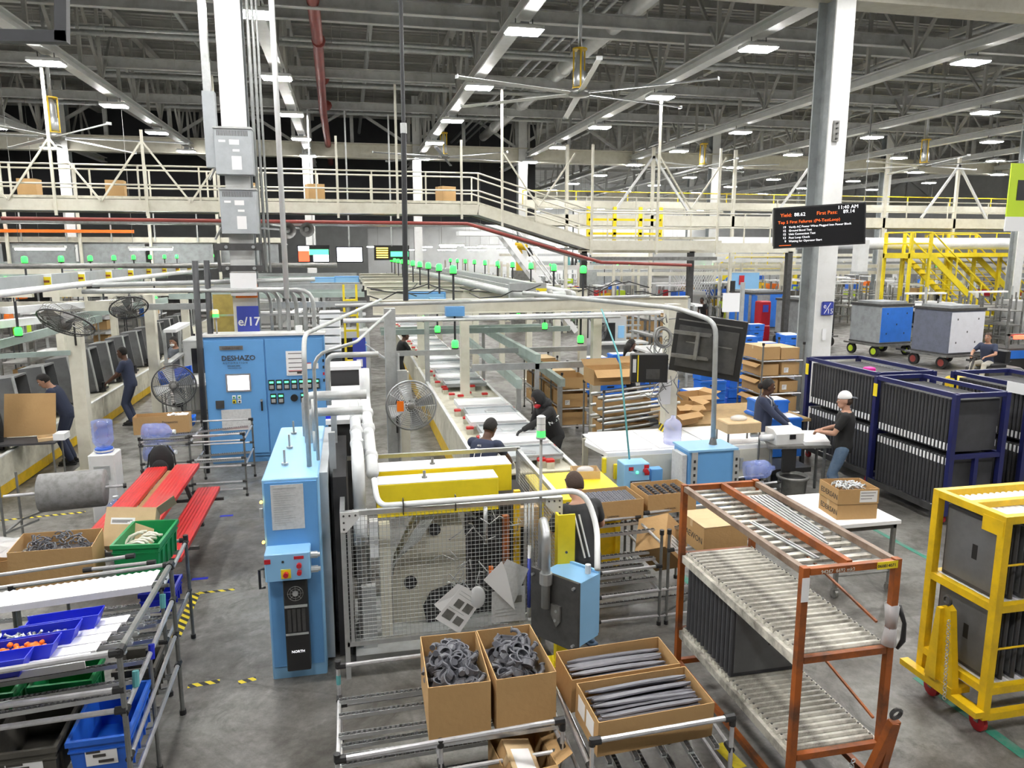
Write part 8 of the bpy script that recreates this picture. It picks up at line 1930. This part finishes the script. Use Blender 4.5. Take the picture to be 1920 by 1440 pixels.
# ---- more middle and far pieces
for lb, x, y, d, h in (('light blue cabinet high over the far tray line, nearer the standpipe', 605, 520, 27, .55), ('light blue cabinet high over the far tray line, beside the other one', 650, 518, 27, .5), ('small light blue box on the farther cream beam', 800, 548, 16.4, .3)):
    q = PY(x, y, d); t = thing('blue_cabinet', lb, 'cabinet', (q.x, d, q.z - h)); build(MB().bbox(q.x - .42, q.x + .42, d, d + .4, q.z - h, q.z, .01), 'body', 'cabinet_blue', t); build(MB().box(q.x - .38, q.x + .38, d - .01, d, q.z - h + .04, q.z - .04), 'door', 'cabinet_blue_light', t); build(MB().box(q.x - .05, q.x + .05, d + .1, d + .2, 0, q.z - h), 'stand', 'conduit_grey', t)
tote('blue tote of white parts tilted on a stand by the masked worker', .7, .45, .16, (-3.75, 17.4, 1.02), (.25, -.15, .2), 'tote_blue', sticker=False)
t = thing('tube_stand', 'tube stand holding the tilted blue tote', 'rack', (-3.75, 17.4, 0))
for x in (-4.05, -3.45):
    for y in (17.25, 17.55): post(t, x, y, 0, 1.0, .016)
for y in (17.25, 17.55): pipe(t, (-4.05, y, .92), (-3.45, y, 1.0))
t = thing('cable_drop', 'black L-shaped cable duct hanging near the roof corner', 'duct', tuple(PY(60, 70, 8)))
a, b, c = PY(116, -60, 8), PY(116, 70, 8), PY(-80, 66, 8)
build(MB().bar(a, (b.x, 8, b.z - .04), .10, .10), 'drop_leg', 'black_pole', t); build(MB().bar((b.x + .05, 8, b.z), c, .10, .10), 'cross_leg', 'black_pole', t); build(MB().cyl(a, (a.x, 8, 12.2), .03, 8), 'hanger', 'black_pole', t)
for k, (x0, z, y) in enumerate(((-8.8, 2.05, 22), (-9.3, 1.7, 19), (-8.6, 2.1, 26), (-10.5, 2.2, 23), (-9.5, 1.5, 16.5))):
    t = thing('orange_reel', 'orange tool reel hanging behind the assembly line', 'reel', (x0, y, z), group='orange reels behind the assembly line'); build(MB().cyl((x0, y, z), (x0 + .12, y, z), .16, 12), 'drum', 'orange_bright', t); build(MB().cyl((x0 + .06, y, z), (x0 + .06, y, z + 1.0), .01, 5), 'cord', 'black_plastic', t); build(MB().cyl((x0 + .06, y, z - .16), (x0 + .06, y, z - .55), .025, 6), 'tool', 'steel_dark', t)

t = thing('vent_drop', 'short white square duct hanging beside the e/15 column', 'duct', (21.7, 28.8, 2.9)); build(MB().box(21.45, 21.95, 28.6, 29.0, 2.9, 4.3), 'duct_shaft', 'white_paint', t); build(MB().box(21.42, 21.98, 28.57, 29.03, 2.85, 2.95), 'duct_collar', 'conduit_grey', t); build(MB().cyl((21.7, 28.8, 4.3), (21.7, 28.8, 12.2), .02, 6), 'hanger', 'steel_mid', t)
# ------------------------------------------------------------------ lettering becomes plain mesh
bpy.context.view_layer.update()
_dg = bpy.context.evaluated_depsgraph_get()
for o in TEXTS:
    me = bpy.data.meshes.new_from_object(o.evaluated_get(_dg)); me.name = 'lettering'
    n = bpy.data.objects.new('lettering', me); link(n, o.parent); n.matrix_local = o.matrix_local.copy()
    n['kind'] = 'stuff'
for o in TEXTS:
    cu = o.data; bpy.data.objects.remove(o); bpy.data.curves.remove(cu)

for nm in ('green_lamp', 'amber_lamp', 'red_lamp', 'screen_white', 'screen_green', 'screen_red', 'text_white', 'text_orange'):
    MATS[nm].cycles.emission_sampling = 'NONE'      # small indicator lamps: seen, too weak to be worth sampling as lights
